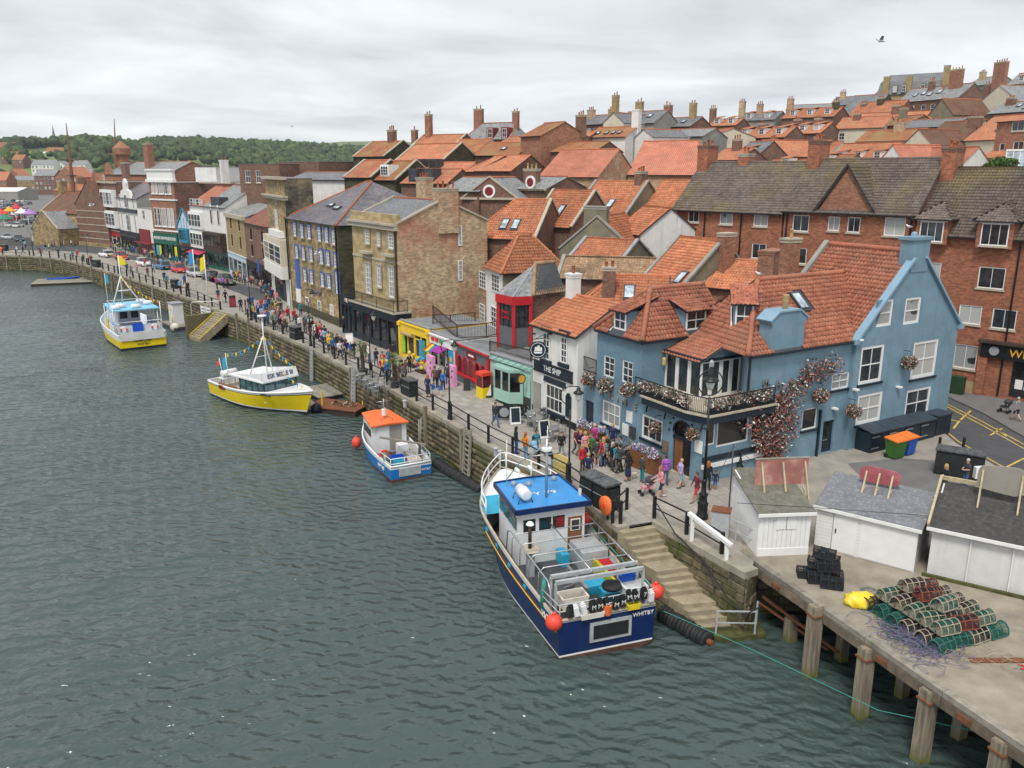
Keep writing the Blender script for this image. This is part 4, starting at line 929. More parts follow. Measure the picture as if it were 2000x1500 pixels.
 MB().lathe((m+.1,.4,ev+2.1),[(.17,0),(.15,.45),(.19,.5),(.16,.8),(.2,.85)],10).mk('chimney_pot','pot_buff',c,True)
 # bay with folding doors on the terrace
 BL,BF=((1.75,5.3),(1.75,2.2)),((1.75,2.2),(4.8,2.2))
 for(p0,p1),k in((BL,3),(BF,4)):
  L=math.dist(p0,p1)
  for i in range(k):window(t,wall_M(p0,p1,i*L/k+.01,bal+.1),L/k-.02,2.15,1,1,fw=.12,glass='glass',sash=False)
 MB().box(1.76,2.0,2.25,5.25,bal,bal+.1).mk('bay_base','white',t);MB().box(1.65,4.85,2.05,2.25,bal+2.26,bal+2.42).mk('bay_fascia','navy',t);MB().box(1.6,1.8,2.25,5.3,bal+2.26,bal+2.42).mk('bay_fascia','navy',t)
 b=MB();b.ext([(1.85,2.15,bal+2.4),(4.9,2.15,bal+2.4),(4.9,2.15,bal+3.6)],(0,.08,0));b.mk('bay_cheek','blue_wall',t)
 # terrace slab with a dark fascia, brackets
 pol=[(-.62,4.6),(-.62,.7),(-.15,-.62),(4.9,-.62),(4.9,.02),(3.0,.02),(4.8,2.2),(4.8,5.29),(0,5.29),(-.01,4.6)]
 MB().ext([(x,y,bal+.02)for x,y in pol[::-1]][::-1],(0,0,.1)).mk('terrace_slab','stone_sill',t)
 fp=[(-.5,4.5),(-.5,.75),(-.08,-.5),(4.8,-.5)]
 for i in range(3):MB().bar((*fp[i],bal-.17),(*fp[i+1],bal-.17),.09,.42).mk('fascia','navy',t)
 for x,y in((-.3,4.3),(-.3,2.7),(4.6,-.3),(-.05,0)):MB().ext([(x-.06,y-.06,bal-.4),(x+.06,y-.06,bal-.4),(x+.06,y+.06,bal-.9),(x-.06,y+.06,bal-.9)],(.12,.12,.1)).mk('bracket','navy',t)
 MB().ext([(.03,.02,bal-.1),(3.0,.02,bal-.1),(4.8,2.2,bal-.1),(4.8,5.28,bal-.1),(.03,5.28,bal-.1)],(0,0,.11)).mk('terrace_floor','flat_roof',t);MB().box(.05,5.9,9.72,11.3,bal-.1,bal+.02).mk('terrace_floor','flat_roof',t)
 # doors
 for(u0,u1,z0,z1),arch in((sd_[0],0),(sd_[1],1)):
  M=wall_M(*ST,u0,z0);d=MB(M);d.box(0,u1-u0,.1,.12,0,z1-z0);d=d.mk('door','navy' if not arch else 'glass_dark',t)
  if arch:
   w_=u1-u0;MB(M).box(.0,w_,-.12,.3,-.12,.02).mk('doorstep','stone_sill',d);MB(M).box(.08,w_*.5,.08,.099,.02,1.95).mk('door_leaf','brown_door',d);MB(M).box(-.02,w_+.02,-.02,.1,2.0,2.1).mk('transom','navy',d)
   for k in range(9):an=math.pi*k/8;MB(M).ball((w_/2+math.cos(an)*(w_*.5+.32),-.03,z1-z0-w_*.5+math.sin(an)*(w_*.5+.32)),.07,6).mk('boss','navy',d)
   n=10;arc=[(w_/2+math.cos(math.pi*k/n)*w_/2,0,z1-z0-w_/2+math.sin(math.pi*k/n)*w_/2)for k in range(n+1)]
   for side in(0,1):
    A_=arc[:n//2+1]if side==0 else arc[n//2:];cx=w_ if side==0 else 0
    MB(M).poly([(cx,.02,z1-z0)]+[(x,.02,z)for x,y,z in(A_ if side==0 else A_)]).mk('spandrel','blue_wall',d)
   MB(M).tube([(x,-.0,z)for x,y,z in arc],.06,6).mk('arch_moulding','navy',d,True)
 u0,u1,z0,z1=fd[0];M=wall_M(*FR,u0,z0);d=MB(M).box(0,u1-u0,.13,.17,0,z1-z0).mk('door','navy',t);MB(M).box(.15,u1-u0-.15,.12,.131,1.0,z1-z0-.15).mk('pane','glass',d);MB(M).box(.2,.6,.1,.131,.75,.8).mk('letter_flap','steel',d)
 # arched heads of the bay windows: rounded corner fillets
 for o in low:
  w_=o[1]-o[0];r=min(w_/2,.35);M=wall_M(*FR,o[0],o[3]-r)
  for cx,sg in((0,1),(w_,-1)):
   arc=[(cx+sg*(r-r*math.cos(math.pi/2*k/6)),.02,r*math.sin(math.pi/2*k/6))for k in range(7)]
   f=MB(M).poly([(cx,.02,r)]+arc).mk('arch_fillet','blue_wall',t)
 MB().box(.1,4.9,-.09,.0,1.2,1.5).mk('bay_base','navy',t);MB().box(.05,4.95,-.12,.0,.85,1.08).mk('bay_band','white',t)
 # gutters, pipes, lettering, lamps
 MB().bar((2.9,-.3,ev-.15),(11.5,-.3,ev-.15),.13,.12).mk('gutter','navy',t);MB().bar((3.05,-.1,bal+.1),(3.05,-.1,ev-.2),.1).mk('downpipe','navy',t)
 u,z=on(t,*FR,1601,800);MB().bar((u,-.08,0),(u,-.08,z),.12).mk('downpipe','navy',t)
 for e0,e1 in(((-.22,9.7),(-.22,5.1)),((-.2,5.08),(6.3,5.08))):MB().bar((*e0,up-.16),(*e1,up-.16),.12,.12).mk('gutter','navy',t)
 for ch,x,y in(('M',1157,756),('A',1176,766),('R',1195,774),('I',1208,780),('N',1221,786),('E',1243,795)):
  u,z=on(t,*ST,x,y);text(t,'letter',ch,face_M((-.06,11.3-u,z),(0,-1,0)),.62,'letter_stone',.04)
 for ch,x,y in(('M',1494,748),('A',1518,750),('R',1545,748),('I',1586,744),('N',1566,746),('E',1604,741)):
  u,z=on(t,*FR,x,y);text(t,'letter',ch,face_M((u,-.06,z),(1,0,0)),.62,'letter_grey',.04)
 for x,y,W_ in((1676,663,GB),(1668,760,GB),(1752,755,GB),(1627,797,FR)):
  u,z=on(t,*W_,x,y);M=wall_M(*W_,u,z);l=MB(M).box(-.14,.14,-.3,0,-.05,.05).mk('wall_light','white',t)
 u,z=on(t,*UR,1294,703);M=wall_M(*UR,u,z);l=MB(M).lathe((0,-.15,-.3),[(.1,0),(.13,.1),(.13,.4),(.05,.5)],8).mk('bulkhead_lamp','pot_buff',t)
 for x,y,W_,c in((1230,814,ST,'white'),(1222,839,ST,'white'),(1236,844,ST,'dark_grey'),(1365,872,ST,'white'),(1299,872,ST,'timber')):
  u,z=on(t,*W_,x,y);M=wall_M(*W_,u,z);MB(M).box(-.28,.28,-.06,0,-.35,.35).mk('notice',c,t)
  # railing of the small side terrace
make_pub()
M_=wmat(pub);PW=lambda x,y,z:M_@Vec((x,y,z))
rail_thing('terrace_railing','black railing on the small terrace between the blue pub and the white pub',[PW(-.0,11.2,4.0),PW(0,9.75,4.0)],.95,sp=.1)
rail_thing('balcony_railing','black iron balcony railing above the arched pub door',[PW(-.5,5.2,4.0),PW(-.5,3,4.0),PW(-.5,.8,4.0),PW(-.1,-.5,4.0),PW(2.4,-.5,4.0),PW(4.7,-.5,4.0)],.95,sp=.11)
PET=['petal_white','petal_pink','leaf_green','petal_red','leaf_olive']
for i,(a,b,lab)in enumerate([((-.33,4.9),(-.33,3.1),'long flower trough on the balcony nearest the brick hip roof corner'),((-.33,2.8),(-.33,.95),'middle flower trough on the balcony above the arched door'),((.1,-.3),(2.3,-.3),'flower trough of white blooms behind the tall ringed lamp'),((2.5,-.3),(4.6,-.3),'flower trough at the balcony end beside the pink climbing shrub')]):
 p,q=PW(*a,4.0),PW(*b,4.0);d=q-p;t=thing('flower_trough',lab,'planter',p,math.atan2(d.y,d.x),'balcony flower troughs');L=d.length
 MB().box(0,L,-.15,.15,0,.3).mk('trough','navy',t)
 leaves('flowers',[((x,random.uniform(-.1,.1),.5+random.uniform(-.1,.15)),(.4,.34,.36),170)for x in np.arange(.15,L,.33)],.06,PET,t,[.42,.12,.2,.06,.2],'stuff',seed=i)
def basket(px,py,p0,p1,lab,r=.42,seed=0):
 u,z=on(pub,p0,p1,px,py);M=wall_M(p0,p1,u,z,-.45);o=wmat(pub)@M.translation
 t=thing('hanging_basket',lab,'hanging basket',(o.x,o.y,o.z-.1),R(30),'hanging baskets on the blue pub')
 MB().lathe((0,0,-.25),[(.05,0),(.25,.1),(.33,.25),(.3,.26)],10).mk('basket','twig',t)
 leaves('flowers',[((0,0,.05),(r,r,r*.95),900)],.055,PET,t,[.2,.18,.2,.12,.3],'stuff',seed=seed)
 MB().tube([(0,0,.3),(0,0,.75)],.012,4).mk('chain','black',t);dd=Vec((M[0][1],M[1][1],0))*.45;MB().bar((0,0,.75),(dd.x,dd.y,.75),.03).mk('bracket','black',t)
_ST,_FR,_GB=((0,11.3),(0,0)),((0,0),(11.5,0)),((11.5,-.25),(21.4,-.25))
for i,(x,y,W_,l,r)in enumerate([(1160,737,_ST,'first hanging basket above the letter M on the street side of the pub',.5),(1193,749,_ST,'hanging basket between the two upper street windows of the pub',.55),(1237,758,_ST,'hanging basket below the upper window beside the balcony corner',.5),(1291,832,_ST,'small hanging basket left of the arched pub door',.38),(1364,844,_ST,'small hanging basket on the corner right of the arched pub door',.38),(1592,768,_FR,'hanging basket below the letter E beside the climbing shrub',.5),(1655,798,_GB,'hanging basket between the shop door and the lower gable window',.5),(1764,704,_GB,'hanging basket between the two tall gable windows',.5)]):basket(x,y,*W_,l,r,i)
def climber():
 t=thing('climbing_shrub','pink and white flowering shrub climbing the front wall of the blue pub','shrub',PW(5.0,-.35,0),R(30));rg=random.Random(5)
 MB().tube([(0,0,0),(.1,.05,1.5),(.0,.1,3),(.3,.1,4.3)],[.1,.08,.06,.03],6).mk('trunk','twig',t)
 bl=[];
 def br(p,q,n,r=.5):
  MB().tube([p,[(p[k]+q[k])/2+rg.uniform(-.15,.15)*(k!=1)for k in range(3)],q],[.045,.03,.012],5).mk('branch','twig',t)
  for i in range(n):f=(i+.6)/n;bl.append((tuple(p[k]+(q[k]-p[k])*f+rg.uniform(-.45,.45)*(k!=1)for k in range(3)),(r*1.35,.3,r*1.35),62))
 for p,q,n in[((0,0,.6),(-1.0,-.05,2.2),5),((0,0,.4),(.9,-.05,1.8),5),((0,0,1.3),(-1.4,0,3.6),6),((0,.05,1.5),(1.4,0,3.2),6),((0,.1,2.4),(-1.7,.1,4.9),5),((0,.1,2.6),(1.0,.1,5.0),5),((.2,.1,3.6),(2.5,.1,5.3),6),((2.0,.1,5.0),(4.6,.1,5.6),6),((2.4,.1,5.3),(5.0,.1,5.1),5),((0,0,.2),(.3,-.1,1.2),4),((.1,.1,3),(.4,.1,4.6),4),((0,0,.5),(0,-.1,2.8),5),((-.3,0,2),(-2.0,0,3.4),5),((.3,0,1.6),(1.9,0,2.3),4),((-.2,0,3),(-.6,.1,4.6),4),((.4,0,2.6),(2.2,.1,3.9),5)]:br(p,q,n)
 leaves('blossom',bl,.075,['petal_pink','petal_white','leaf_olive','petal_red','twig'],t,[.38,.13,.19,.08,.22],'stuff',seed=3)
climber()
# the white pub beside the blue one
def AB(a,b):return Vec((a[0],a[1])),Vec((b[0],b[1]))
def board(par,p0,p1,px0,px1,py,h,mat,name='sign_board',txt=None,tmat='white',ts=.4,th=.08,sx=1.0,frame=None,dz=0):
 """flat sign on a wall between two picture columns, with its lettering"""
 u0,z=on(par,p0,p1,px0,py[0]if isinstance(py,tuple)else py);u1,z1=on(par,p0,p1,px1,py[1]if isinstance(py,tuple)else py);z=(z+z1)/2+dz
 M=wall_M(p0,p1,u0,z-h/2);o=MB(M).box(0,u1-u0,-th,-.002,0,h).mk(name,mat,par)
 if frame:b=MB(M);b.box(-.05,u1-u0+.05,-th-.03,-.003,h,h+.08);b.box(-.05,u1-u0+.05,-th-.03,-.003,-.08,0);b.mk('moulding',frame,o)
 if txt:text(o,'lettering',txt,M@Mat.Translation(((u1-u0)/2,-th-.012,h/2))@Mat.Rotation(R(90),4,'X'),ts,tmat,.012,sx)
 return o
def shopfront(t,W,h=2.7,x0=.2,x1=None,bays=3,mat='navy',stall=.6,door=None,glass='glass_dark',fascia=None,fz=2.75,fh=.55,proud=.12):
 """timber shopfront with pilasters, stall riser, panes and a door, on the street wall of T"""
 x1=x1 or W-.2;o=MB().box(x0,x1,-proud,.0,0,stall).mk('stall_riser',mat,t);k=(x1-x0)/bays
 for i in range(bays):
  a=x0+i*k;dr=door is not None and i==door
  MB().box(a+.08,a+k-.08,-.05,-.02,stall if not dr else .05,h).mk('shop_pane',glass,t)
  if dr:b=MB();b.box(a+.12,a+k-.12,-.09,-.05,.05,.6);b.box(a+.12,a+.2,-.09,-.05,.6,2.05);b.box(a+k-.2,a+k-.12,-.09,-.05,.6,2.05);b.box(a+.12,a+k-.12,-.089,-.05,2.05,2.15);b.mk('door',mat,t)
 b=MB()
 for i in range(bays+1):x=x0+i*k;MB().box(x-.08,x+.08,-proud-.03,.0,0,h).mk('pilaster',mat,t)
 MB().box(x0-.1,x1+.1,-proud-.06,.0,h,fz+fh).mk('fascia',fascia or mat,t);MB().box(x0-.15,x1+.15,-proud-.16,.0,fz+fh,fz+fh+.1).mk('cornice',mat,t)
A,B=AB((1.45,55.57),(4.2,51.0))
ship,W,pl=hse('pub','narrow white pub with black sign and orange pantile roof',A,B,9.35,6.2,1.75,'side',6.35,'white_wall',tiles='tile_orange',near=160,skirt=.1,sill=None,tn=5,cat='pub',front=(),chims=[(.45,3.0,7.6,dict(w=.75,d=.75,h=1.9,mat='white_wall',pots=1,cap='white',sunk=1.5))],over=.22)
def dress_ship():
 t=ship;Fw=((0,0),(W,0))
 for l,tp,r,b,nx,ny in((1062,650,1075,702,2,4),(1097,658,1109,709,2,4),(1068,753,1101,804,4,2)):
  u0,u1,z0,z1=rect(t,*Fw,l,tp,r,b);window(t,wall_M(*Fw,u0,z0,-.12),u1-u0,z1-z0,nx,ny,split=True,glass='glass',fw=.08);M=wall_M(*Fw,u0,z1)
  MB(M).ext([(-.3,-.12,.08),(u1-u0+.3,-.12,.08),(u1-u0+.2,-.12,.45),(-.2,-.12,.45)],(0,.1,0)).mk('lintel','navy',t);MB(wall_M(*Fw,u0,z0)).box(-.2,u1-u0+.2,-.2,-.0,-.28,-.02).mk('sill','navy',t)
 u0,u1,z0,z1=rect(t,*Fw,1042,738,1054,800);MB(wall_M(*Fw,max(u0,.15),.05)).box(0,.95,-.06,-.01,0,2.2).mk('door','grey_wall',t)
 board(t,*Fw,1044,1119,(712,737),.62,'navy',txt='THE SHIP',ts=.56,frame='black',sx=.92)
 MB().box(-.02,W+.02,-.05,-.005,0,.5).mk('plinth','black',t)
 for x in(1045,1078,1095,1116):u,z=on(t,*Fw,x,650);MB(wall_M(*Fw,u,z)).box(-.08,.08,-.35,0,-.1,.0).mk('floodlight','dark_grey',t)
 u,z=on(t,*Fw,1111,795);o=MB(wall_M(*Fw,u,z)).box(-.3,.3,-.08,-.01,-.7,.75).mk('menu_board','navy',t);MB(wall_M(*Fw,u,z)).lathe((0,-.05,.75),[(.22,-.03),(.22,.03)],10,0,'y').mk('crest','navy',o)
 u,z=on(t,*Fw,1066,681);M=wall_M(*Fw,u,z);b=MB(M);b.bar((.0,0,.75),(.0,-1.0,.75),.05);b.bar((0,-.1,1.0),(0,-.9,.75),.03)
 b.mk('sign_bracket','black',t);M2=M@Mat.Translation((0,-.62,0))@Mat.Rotation(R(55),4,'Z')
 o=MB(M2).lathe((0,0,0),[(.56,-.06),(.6,-.03),(.6,.03),(.56,.06)],20,0,'y').mk('hanging_sign','navy',t);MB(M2).lathe((0,-.07,0),[(.5,0),(.47,0),(.47,.02),(.5,.02)],20,0,'y',False).mk('sign_ring','white',o)
 b=MB(M2);b.ext([(-.3,-.07,-.12),(.3,-.07,-.12),(.22,-.07,-.25),(-.22,-.07,-.25)][::-1],(0,-.015,0));o2=b.mk('ship_hull_emblem','white',o)
 for x,h0,h1,w_ in((-.15,-.08,.2,.1),(.02,-.08,.3,.12),(.19,-.08,.18,.09)):MB(M2).ext([(x-w_,-.07,h0),(x+w_,-.07,h0),(x+w_*.8,-.07,h1),(x-w_*.5,-.07,h1)][::-1],(0,-.015,0)).mk('sail_emblem','white',o)
dress_ship()
# low shops with roof terraces
def shop(name,label,a,b,top,depth,mat,floor='flat_roof',par=.0):
 a,b=AB(a,b);d=b-a;t=thing(name,label,'shop',(a.x,a.y,3),math.atan2(d.y,d.x));w_=d.length;h=top-3
 m=MB();wall(m,(0,0),(w_,0),0,h);wall(m,(w_,0),(w_,depth),0,h);wall(m,(w_,depth),(0,depth),0,h);wall(m,(0,depth),(0,0),0,h);m.mk('wall',mat,t)
 MB().box(.0,w_,.0,depth,h-.12,h-.02).mk('roof',floor,t);MB().box(-.03,w_+.03,-.06,.2,h-.03,h+.08).mk('parapet','lead',t);return t,w_
t,w_=shop('mint_shop','mint green shop with bay window and gold script',(-1.63,59.78),(1.4,55.6),6.3,6,'mint');mint=t
def mint_details():
 t=mint;w_=5.2
 bx0,bx1=1.0,3.9;pts=[(bx0,0),(bx0+.5,-.75),(bx1-.5,-.75),(bx1,0)]
 MB().ext([(x,y,.25)for x,y in pts],(0,0,.75)).mk('bay_base','mint',t);MB().ext([(x,y,2.55)for x,y in pts],(0,0,.2)).mk('bay_head','mint',t)
 for i in range(3):
  L=math.dist(pts[i],pts[i+1]);k=2 if i==1 else 1
  for j in range(k):window(t,wall_M(pts[i],pts[i+1],j*L/k+.01,1.0),L/k-.02,1.55,1,1,'mint','glass_dark',fw=.07,sash=False)
 for x in(.12,4.3):MB().box(x,x+.75,-.06,-.01,.9,2.5).mk('shutter','mint',t)
 MB().box(4.2,5.05,-.05,-.01,.05,2.15).mk('door','glass_dark',t);MB().box(.05,5.1,-.14,-.0,2.85,3.05).mk('cornice','mint',t)
 text(t,'lettering','Rugamerfo',Mat.Translation((2.5,-.05,2.66))@Mat.Rotation(R(90),4,'X'),.34,'letter_grey',.012)
 MB().bar((.2,-.5,3.0),(5.0,-.5,3.0),.03).mk('sign_rail','black',t)
 for x in np.linspace(.3,4.9,7):MB().bar((x,-.02,3.15),(x,-.5,3.0),.02).mk('sign_rail','black',t)
 b=MB();b.lathe((4.9,-.75,2.4),[(.36,-.05),(.36,.05)],16,0,'x');o=b.mk('round_sign','navy',t);MB().lathe((4.9,-.75,2.4),[(.28,-.06),(.28,.06)],16,0,'x').mk('gold_disc','gold',o)
mint_details()
t,w_=shop('souvenir_shop','dark grey shop with red arched windows and red fascia',(-4.47,64.81),(-1.65,59.85),6.0,6,'red_paint')
def red_details(t,w_):
 MB().box(.05,w_-.05,-.1,-.01,.0,2.95).mk('front_panel','shop_grey',t);MB().box(.0,.22,-.16,-.0,0,3).mk('pilaster','red_paint',t);MB().box(w_-.22,w_,-.16,0,0,3).mk('pilaster','red_paint',t)
 for i in range(5):
  x=.4+i*(w_-.6)/5;ww=(w_-.6)/5-.22;n=8;arc=[(x+ww/2+math.cos(math.pi*k/n)*ww/2,-.12,1.75+math.sin(math.pi*k/n)*ww/2)for k in range(n+1)]
  p=[(x+ww,-.12,.75)]+arc+[(x,-.12,.75)];o=MB().ext(p[::-1],(0,.03,0)).mk('arched_pane','glass_red',t);MB().tube(p,.05,5).mk('arch_frame','red_paint',o)
 MB().box(.3,w_-.3,-.3,-.1,.55,.75).mk('sill','red_paint',t);MB().box(.3,w_-.3,-.24,-.1,0,.55).mk('stall_riser','shop_grey',t)
 o=MB().box(w_*.36,w_*.64,-.16,-.1,2.25,2.75).mk('sign_board','maroon',t);MB().box(w_*.42,w_*.58,-.17,-.16,2.42,2.58).mk('script','white',o)
 MB().box(-.02,w_+.02,-.25,.0,2.96,3.06).mk('cornice','red_paint',t)
red_details(t,w_)
t,w_=shop('kiosk_shop','white seaside kiosk with rainbow awning and blue poster',(-6.94,68.75),(-4.52,64.9),6.2,6,'white')
def kiosk_details(t,w_):
 shopfront(t,w_,2.3,.2,None,3,'white',.5,1,'glass_dark','white',2.3,.7);cols=['#.5,.02,.02','#.7,.3,.02','#.75,.6,.03','#.02,.3,.08','#.02,.12,.5','#.2,.03,.35']
 for i,c in enumerate(cols):MB().ext([(.35+i*.22,-.2,2.2),(.35+i*.22+.22,-.2,2.2),(.35+i*.22+.22,-.9,1.7),(.35+i*.22,-.9,1.7)],(0,0,.03)).mk('awning_stripe',c,t)
 MB().ext([(1.9,-.2,2.3),(3.4,-.2,2.3),(3.4,-1.0,1.95),(1.9,-1.0,1.95)],(0,0,.04)).mk('awning','#.3,.03,.25',t)
 o=MB().box(3.55,4.35,-.22,-.12,.5,2.2).mk('poster','#.03,.3,.5',t);MB().lathe((3.95,-.23,1.5),[(.25,-.01),(.25,.01)],10,0,'y').mk('poster_print','#.7,.45,.1',o)
 for i,c in enumerate(('#.6,.02,.02','#.6,.02,.02','#.02,.35,.12')):MB().box(.5+i*.75,.5+i*.75+.55,-.24,-.2,2.55,2.85).mk('fascia_panel',c,t)
kiosk_details(t,w_)
t,w_=shop('sweet_shop','bright yellow shop front beside the potted palms',(-10.15,73.5),(-7.0,68.85),6.35,6,'yellow_paint')
def yellow_details(t,w_):
 shopfront(t,w_,2.45,.35,None,4,'yellow_paint',.4,2,'glass_dark','yellow_paint',2.45,.7);MB().lathe((1.0,-.35,2.35),[(.18,0),(.18,1.9)],10,0,'x').mk('rolled_blind','pot_buff',t)
 for x,c in((.55,'#.3,.6,.05'),(3.9,'#.05,.3,.55'),(4.4,'#.05,.3,.2')):MB().box(x,x+.6,-.2,-.13,.5,2.2).mk('poster',c,t)
 for x in(.12,w_-.12):MB().box(x-.2,x+.2,-.22,0,0,3.3).mk('pilaster','yellow_paint',t);MB().box(x-.25,x+.25,-.32,0,2.9,3.2).mk('console','yellow_paint',t)
yellow_details(t,w_)
tdeck=[(-3.9,65.2),(-1.1,60.6),(2.5,63.5),(1.0,71),(-3.6,73.5),(-7,71)]
struct(MB().ext([(x,y,5.75)for x,y in tdeck],(0,0,.25)).mk('terrace','flat_roof'))
rail_thing('terrace_railing','long brown timber railing around the roof terrace before the white house',[PY(846,622,72),PY(893,662,66.2),PY(950,660,64),PY(970,655,63.6)],1.15,sp=.16,mat='dark_wood',post=.1,rail=.07)
rail_thing('terrace_railing','back run of brown timber railing under the brick mixed wall',[PY(846,640,71.5),PY(880,640,72.5),PY(928,635,73)],1.15,sp=.16,mat='dark_wood',post=.1,rail=.07)
rail_thing('terrace_railing','dark brown terrace railing above the mint green shop',[PY(957,695,61.3),PY(1037,715,57),PY(1038,700,58.5)],1.15,sp=.09,mat='dark_wood',post=.1,rail=.07)
# red oriel house
def oriel():
 o=Vec((-1.9,64.2));a=PY(973,640,63.2);b=PY(1003,655,61.5);c=PY(1036,648,61.9);d=PY(1060,630,66)
 t=thing('oriel_house','red framed glazed corner tower with grey slate cone roof','house',(0,0,5.9));A_,B_,C_=Vec((a.x,a.y)),Vec((b.x,b.y)),Vec((c.x,c.y));D_=C_+Vec((2.6,2.2));E_=A_+Vec((3.4,3.8))
 zt=HZ(590,62)-5.9
 for p,q in((A_,B_),(B_,C_)):
  L=(q-p).length
  MB(wall_M(p,q,0,0)).box(.1,L-.1,.05,.12,0,zt).mk('glazing','glass',t);MB(wall_M(p,q,0,0)).box(.12,L-.12,.02,.05,.0,1.9).mk('panel','shop_grey',t)
  for f in(.33,.66):MB(wall_M(p,q,L*f,1.9)).box(-.02,.02,.01,.06,0,zt-1.9).mk('glazing_bar','black',t)
  for z in(2.7,3.5):MB(wall_M(p,q,0,z)).box(.1,L-.1,.01,.06,0,.05).mk('glazing_bar','black',t)
  MB(wall_M(p,q,0,zt)).box(-.12,L+.12,-.18,.2,-.15,.5).mk('fascia','red_paint',t)
 p,q=A_,B_;text(t,'lettering','Sweet\nCandy',wall_M(p,q,(q-p).length/2,zt-1.0,-.03)@Mat.Rotation(R(90),4,'X'),.42,'red_paint',.02)
 for p in(A_,B_,C_):MB().bx((p.x,p.y,zt/2),(.26,.26,zt)).mk('post','red_paint',t)
 m=MB();wall(m,C_,D_,-3,zt+.2);wall(m,D_,E_,-3,zt+.2);wall(m,E_,A_,-3,zt+.2);m.mk('wall','brick_dark',t)
 ap=PY(1045,515,64.6);ap=Vec((ap.x,ap.y,ap.z-5.9));ap2=ap+Vec((1.6,.9,.05));ze=zt+.5;P=[(A_.x-.2,A_.y,ze),(B_.x-.05,B_.y-.2,ze),(C_.x+.2,C_.y-.1,ze),(D_.x+.2,D_.y,ze)]
 m=MB();m.poly([P[0],P[1],ap]);m.poly([P[1],P[2],ap]);m.mk('slate_roof','slate_light',t)
 s2=[P[2],P[3],tuple(ap2),tuple(ap)];slab(t,s2,'dark_grey');tile_roof(t,[s2],'tile_tan',0,5);ridge(t,P[2],ap,'tile_tan',.16);ridge(t,ap,ap2,'tile_tan',.16)
 MB().bar(P[1],ap,.1,.06).mk('lead_roll','lead',t)
oriel()
# white house with hipped pantile roof
A,B=AB(G(982,527,11.5),G(1104,522,11.5))
wh,W,pl=hse('house','white house with hipped orange roof and small-paned windows behind the terrace',A,B,11.5,4.6,2.6,'side',5.6,'olive_wall',side='white_wall',tiles='tile_orange',near=0,hl=.95,hr=.95,tn=5,over=.28,gutter=True,left=())
for l,tp,r,b in((937,531,950,563),(961,536,976,570),(938,594,947,627),(960,600,974,640)):
 p0,p1=(0,4.6),(0,0);u0,u1,z0,z1=rect(wh,p0,p1,l,tp,r,b);window(wh,wall_M(p0,p1,u0,z0,-.1),u1-u0,z1-z0,3,4,glass='glass',split=False,fw=.06,bw=.03)
 # Georgian stone house with black cafe front, brick side
A,B=AB((-16.0,83.2),(-10.3,74.6))
geo,W,pl=hse('georgian_house','tall sandstone town house with cornice and patched brick side wall',A,B,14.9,9.5,1.9,'side',11.9,'ashlar','slate',side='brick_mix',skirt=.1,front=(),over=.0,gutter=False,cat='building',chims=[(W_:=10.0,5.2,13.3,dict(w=1.1,d=2.1,h=1.5,mat='brick_mix',pots=4,sunk=2.5))],coping='stone_sill')
def dress_geo():
 t=geo;Fw=((0,0),(W,0));D=9.5
 for l,tp,r,b,nx,ny,k in((715,450,723,475,2,4,0),(738,455,744,480,2,4,0),(760,457,770,485,2,4,0),(716,513,726,572,2,6,0),(738,517,746,560,2,5,1),(761,520,771,580,2,6,0)):
  u0,u1,z0,z1=rect(t,*Fw,l,tp,r,b);window(t,wall_M(*Fw,u0,z0,-.1),u1-u0,z1-z0,nx,ny,glass='glass_light',fw=.08,sill='stone_sill',sur='stone_sill')
  if ny==6:MB(wall_M(*Fw,(u0+u1)/2,z1+.9)).box(-1.1,1.1,-.55,0,0,.22).mk('hood','stone_sill',t)
 for z,pr,hh in((11.2,.35,.35),(11.6,.5,.2)):MB().box(-.2,W+.1,-pr,.0,z,z+hh).mk('cornice','stone_sill',t)
 MB().box(-.1,W+.05,-.1,.3,11.81,12.6).mk('parapet','ashlar',t);MB().box(-.05,W+.02,-.06,0,8.2,8.4).mk('string_course','stone_sill',t)
 for(l,tp,r,b)in((895,440,902,480),(895,508,903,548)):
  p0,p1=(W,0),(W,D);u0,u1,z0,z1=rect(t,p0,p1,l,tp,r,b);window(t,wall_M(p0,p1,min(u0,8.3),z0,-.1),min(1.0,u1-u0),z1-z0,2,4,fw=.1)
 MB().bar((W-.25,-.12,0),(W-.25,-.12,11.5),.14).mk('downpipe','dark_wood',t)
dress_geo()
A,B=AB((-17.7,84.6),(-10.3,73.9));cf_a,cf_b=A,B
d=B-A;cafe=thing('cafe','black single-storey cafe front with iron balcony under the Georgian house','cafe',(A.x,A.y,3),math.atan2(d.y,d.x));W=d.length
MB().box(.1,W-.05,.0,1.3,0,3.75).mk('wall','navy',cafe);shopfront(cafe,W,2.9,3.3,W-.2,5,'navy',.7,2,'glass_dark','navy',2.95,.65,.15);MB().box(3.0,W+.05,-.6,1.3,3.76,3.9).mk('balcony_slab','stone_sill',cafe)
shopfront(cafe,W,3.1,.2,3.0,3,'navy',.5,1,'glass_dark','navy',3.1,.9,.12);text(cafe,'lettering','HE',Mat.Translation((1.6,-.2,3.6))@Mat.Rotation(R(90),4,'X'),.6,'white',.02)
Mc=wmat(cafe);cw=lambda x,y,z:Mc@Vec((x,y,z))
rail_thing('balcony_railing','ornate black iron railing above the black cafe front',[cw(3.1,-.5,3.9),cw(6.2,-.5,3.9),cw(9.4,-.5,3.9),cw(W-.05,-.5,3.9),cw(W-.05,.9,3.9)],1.05,sp=.14)
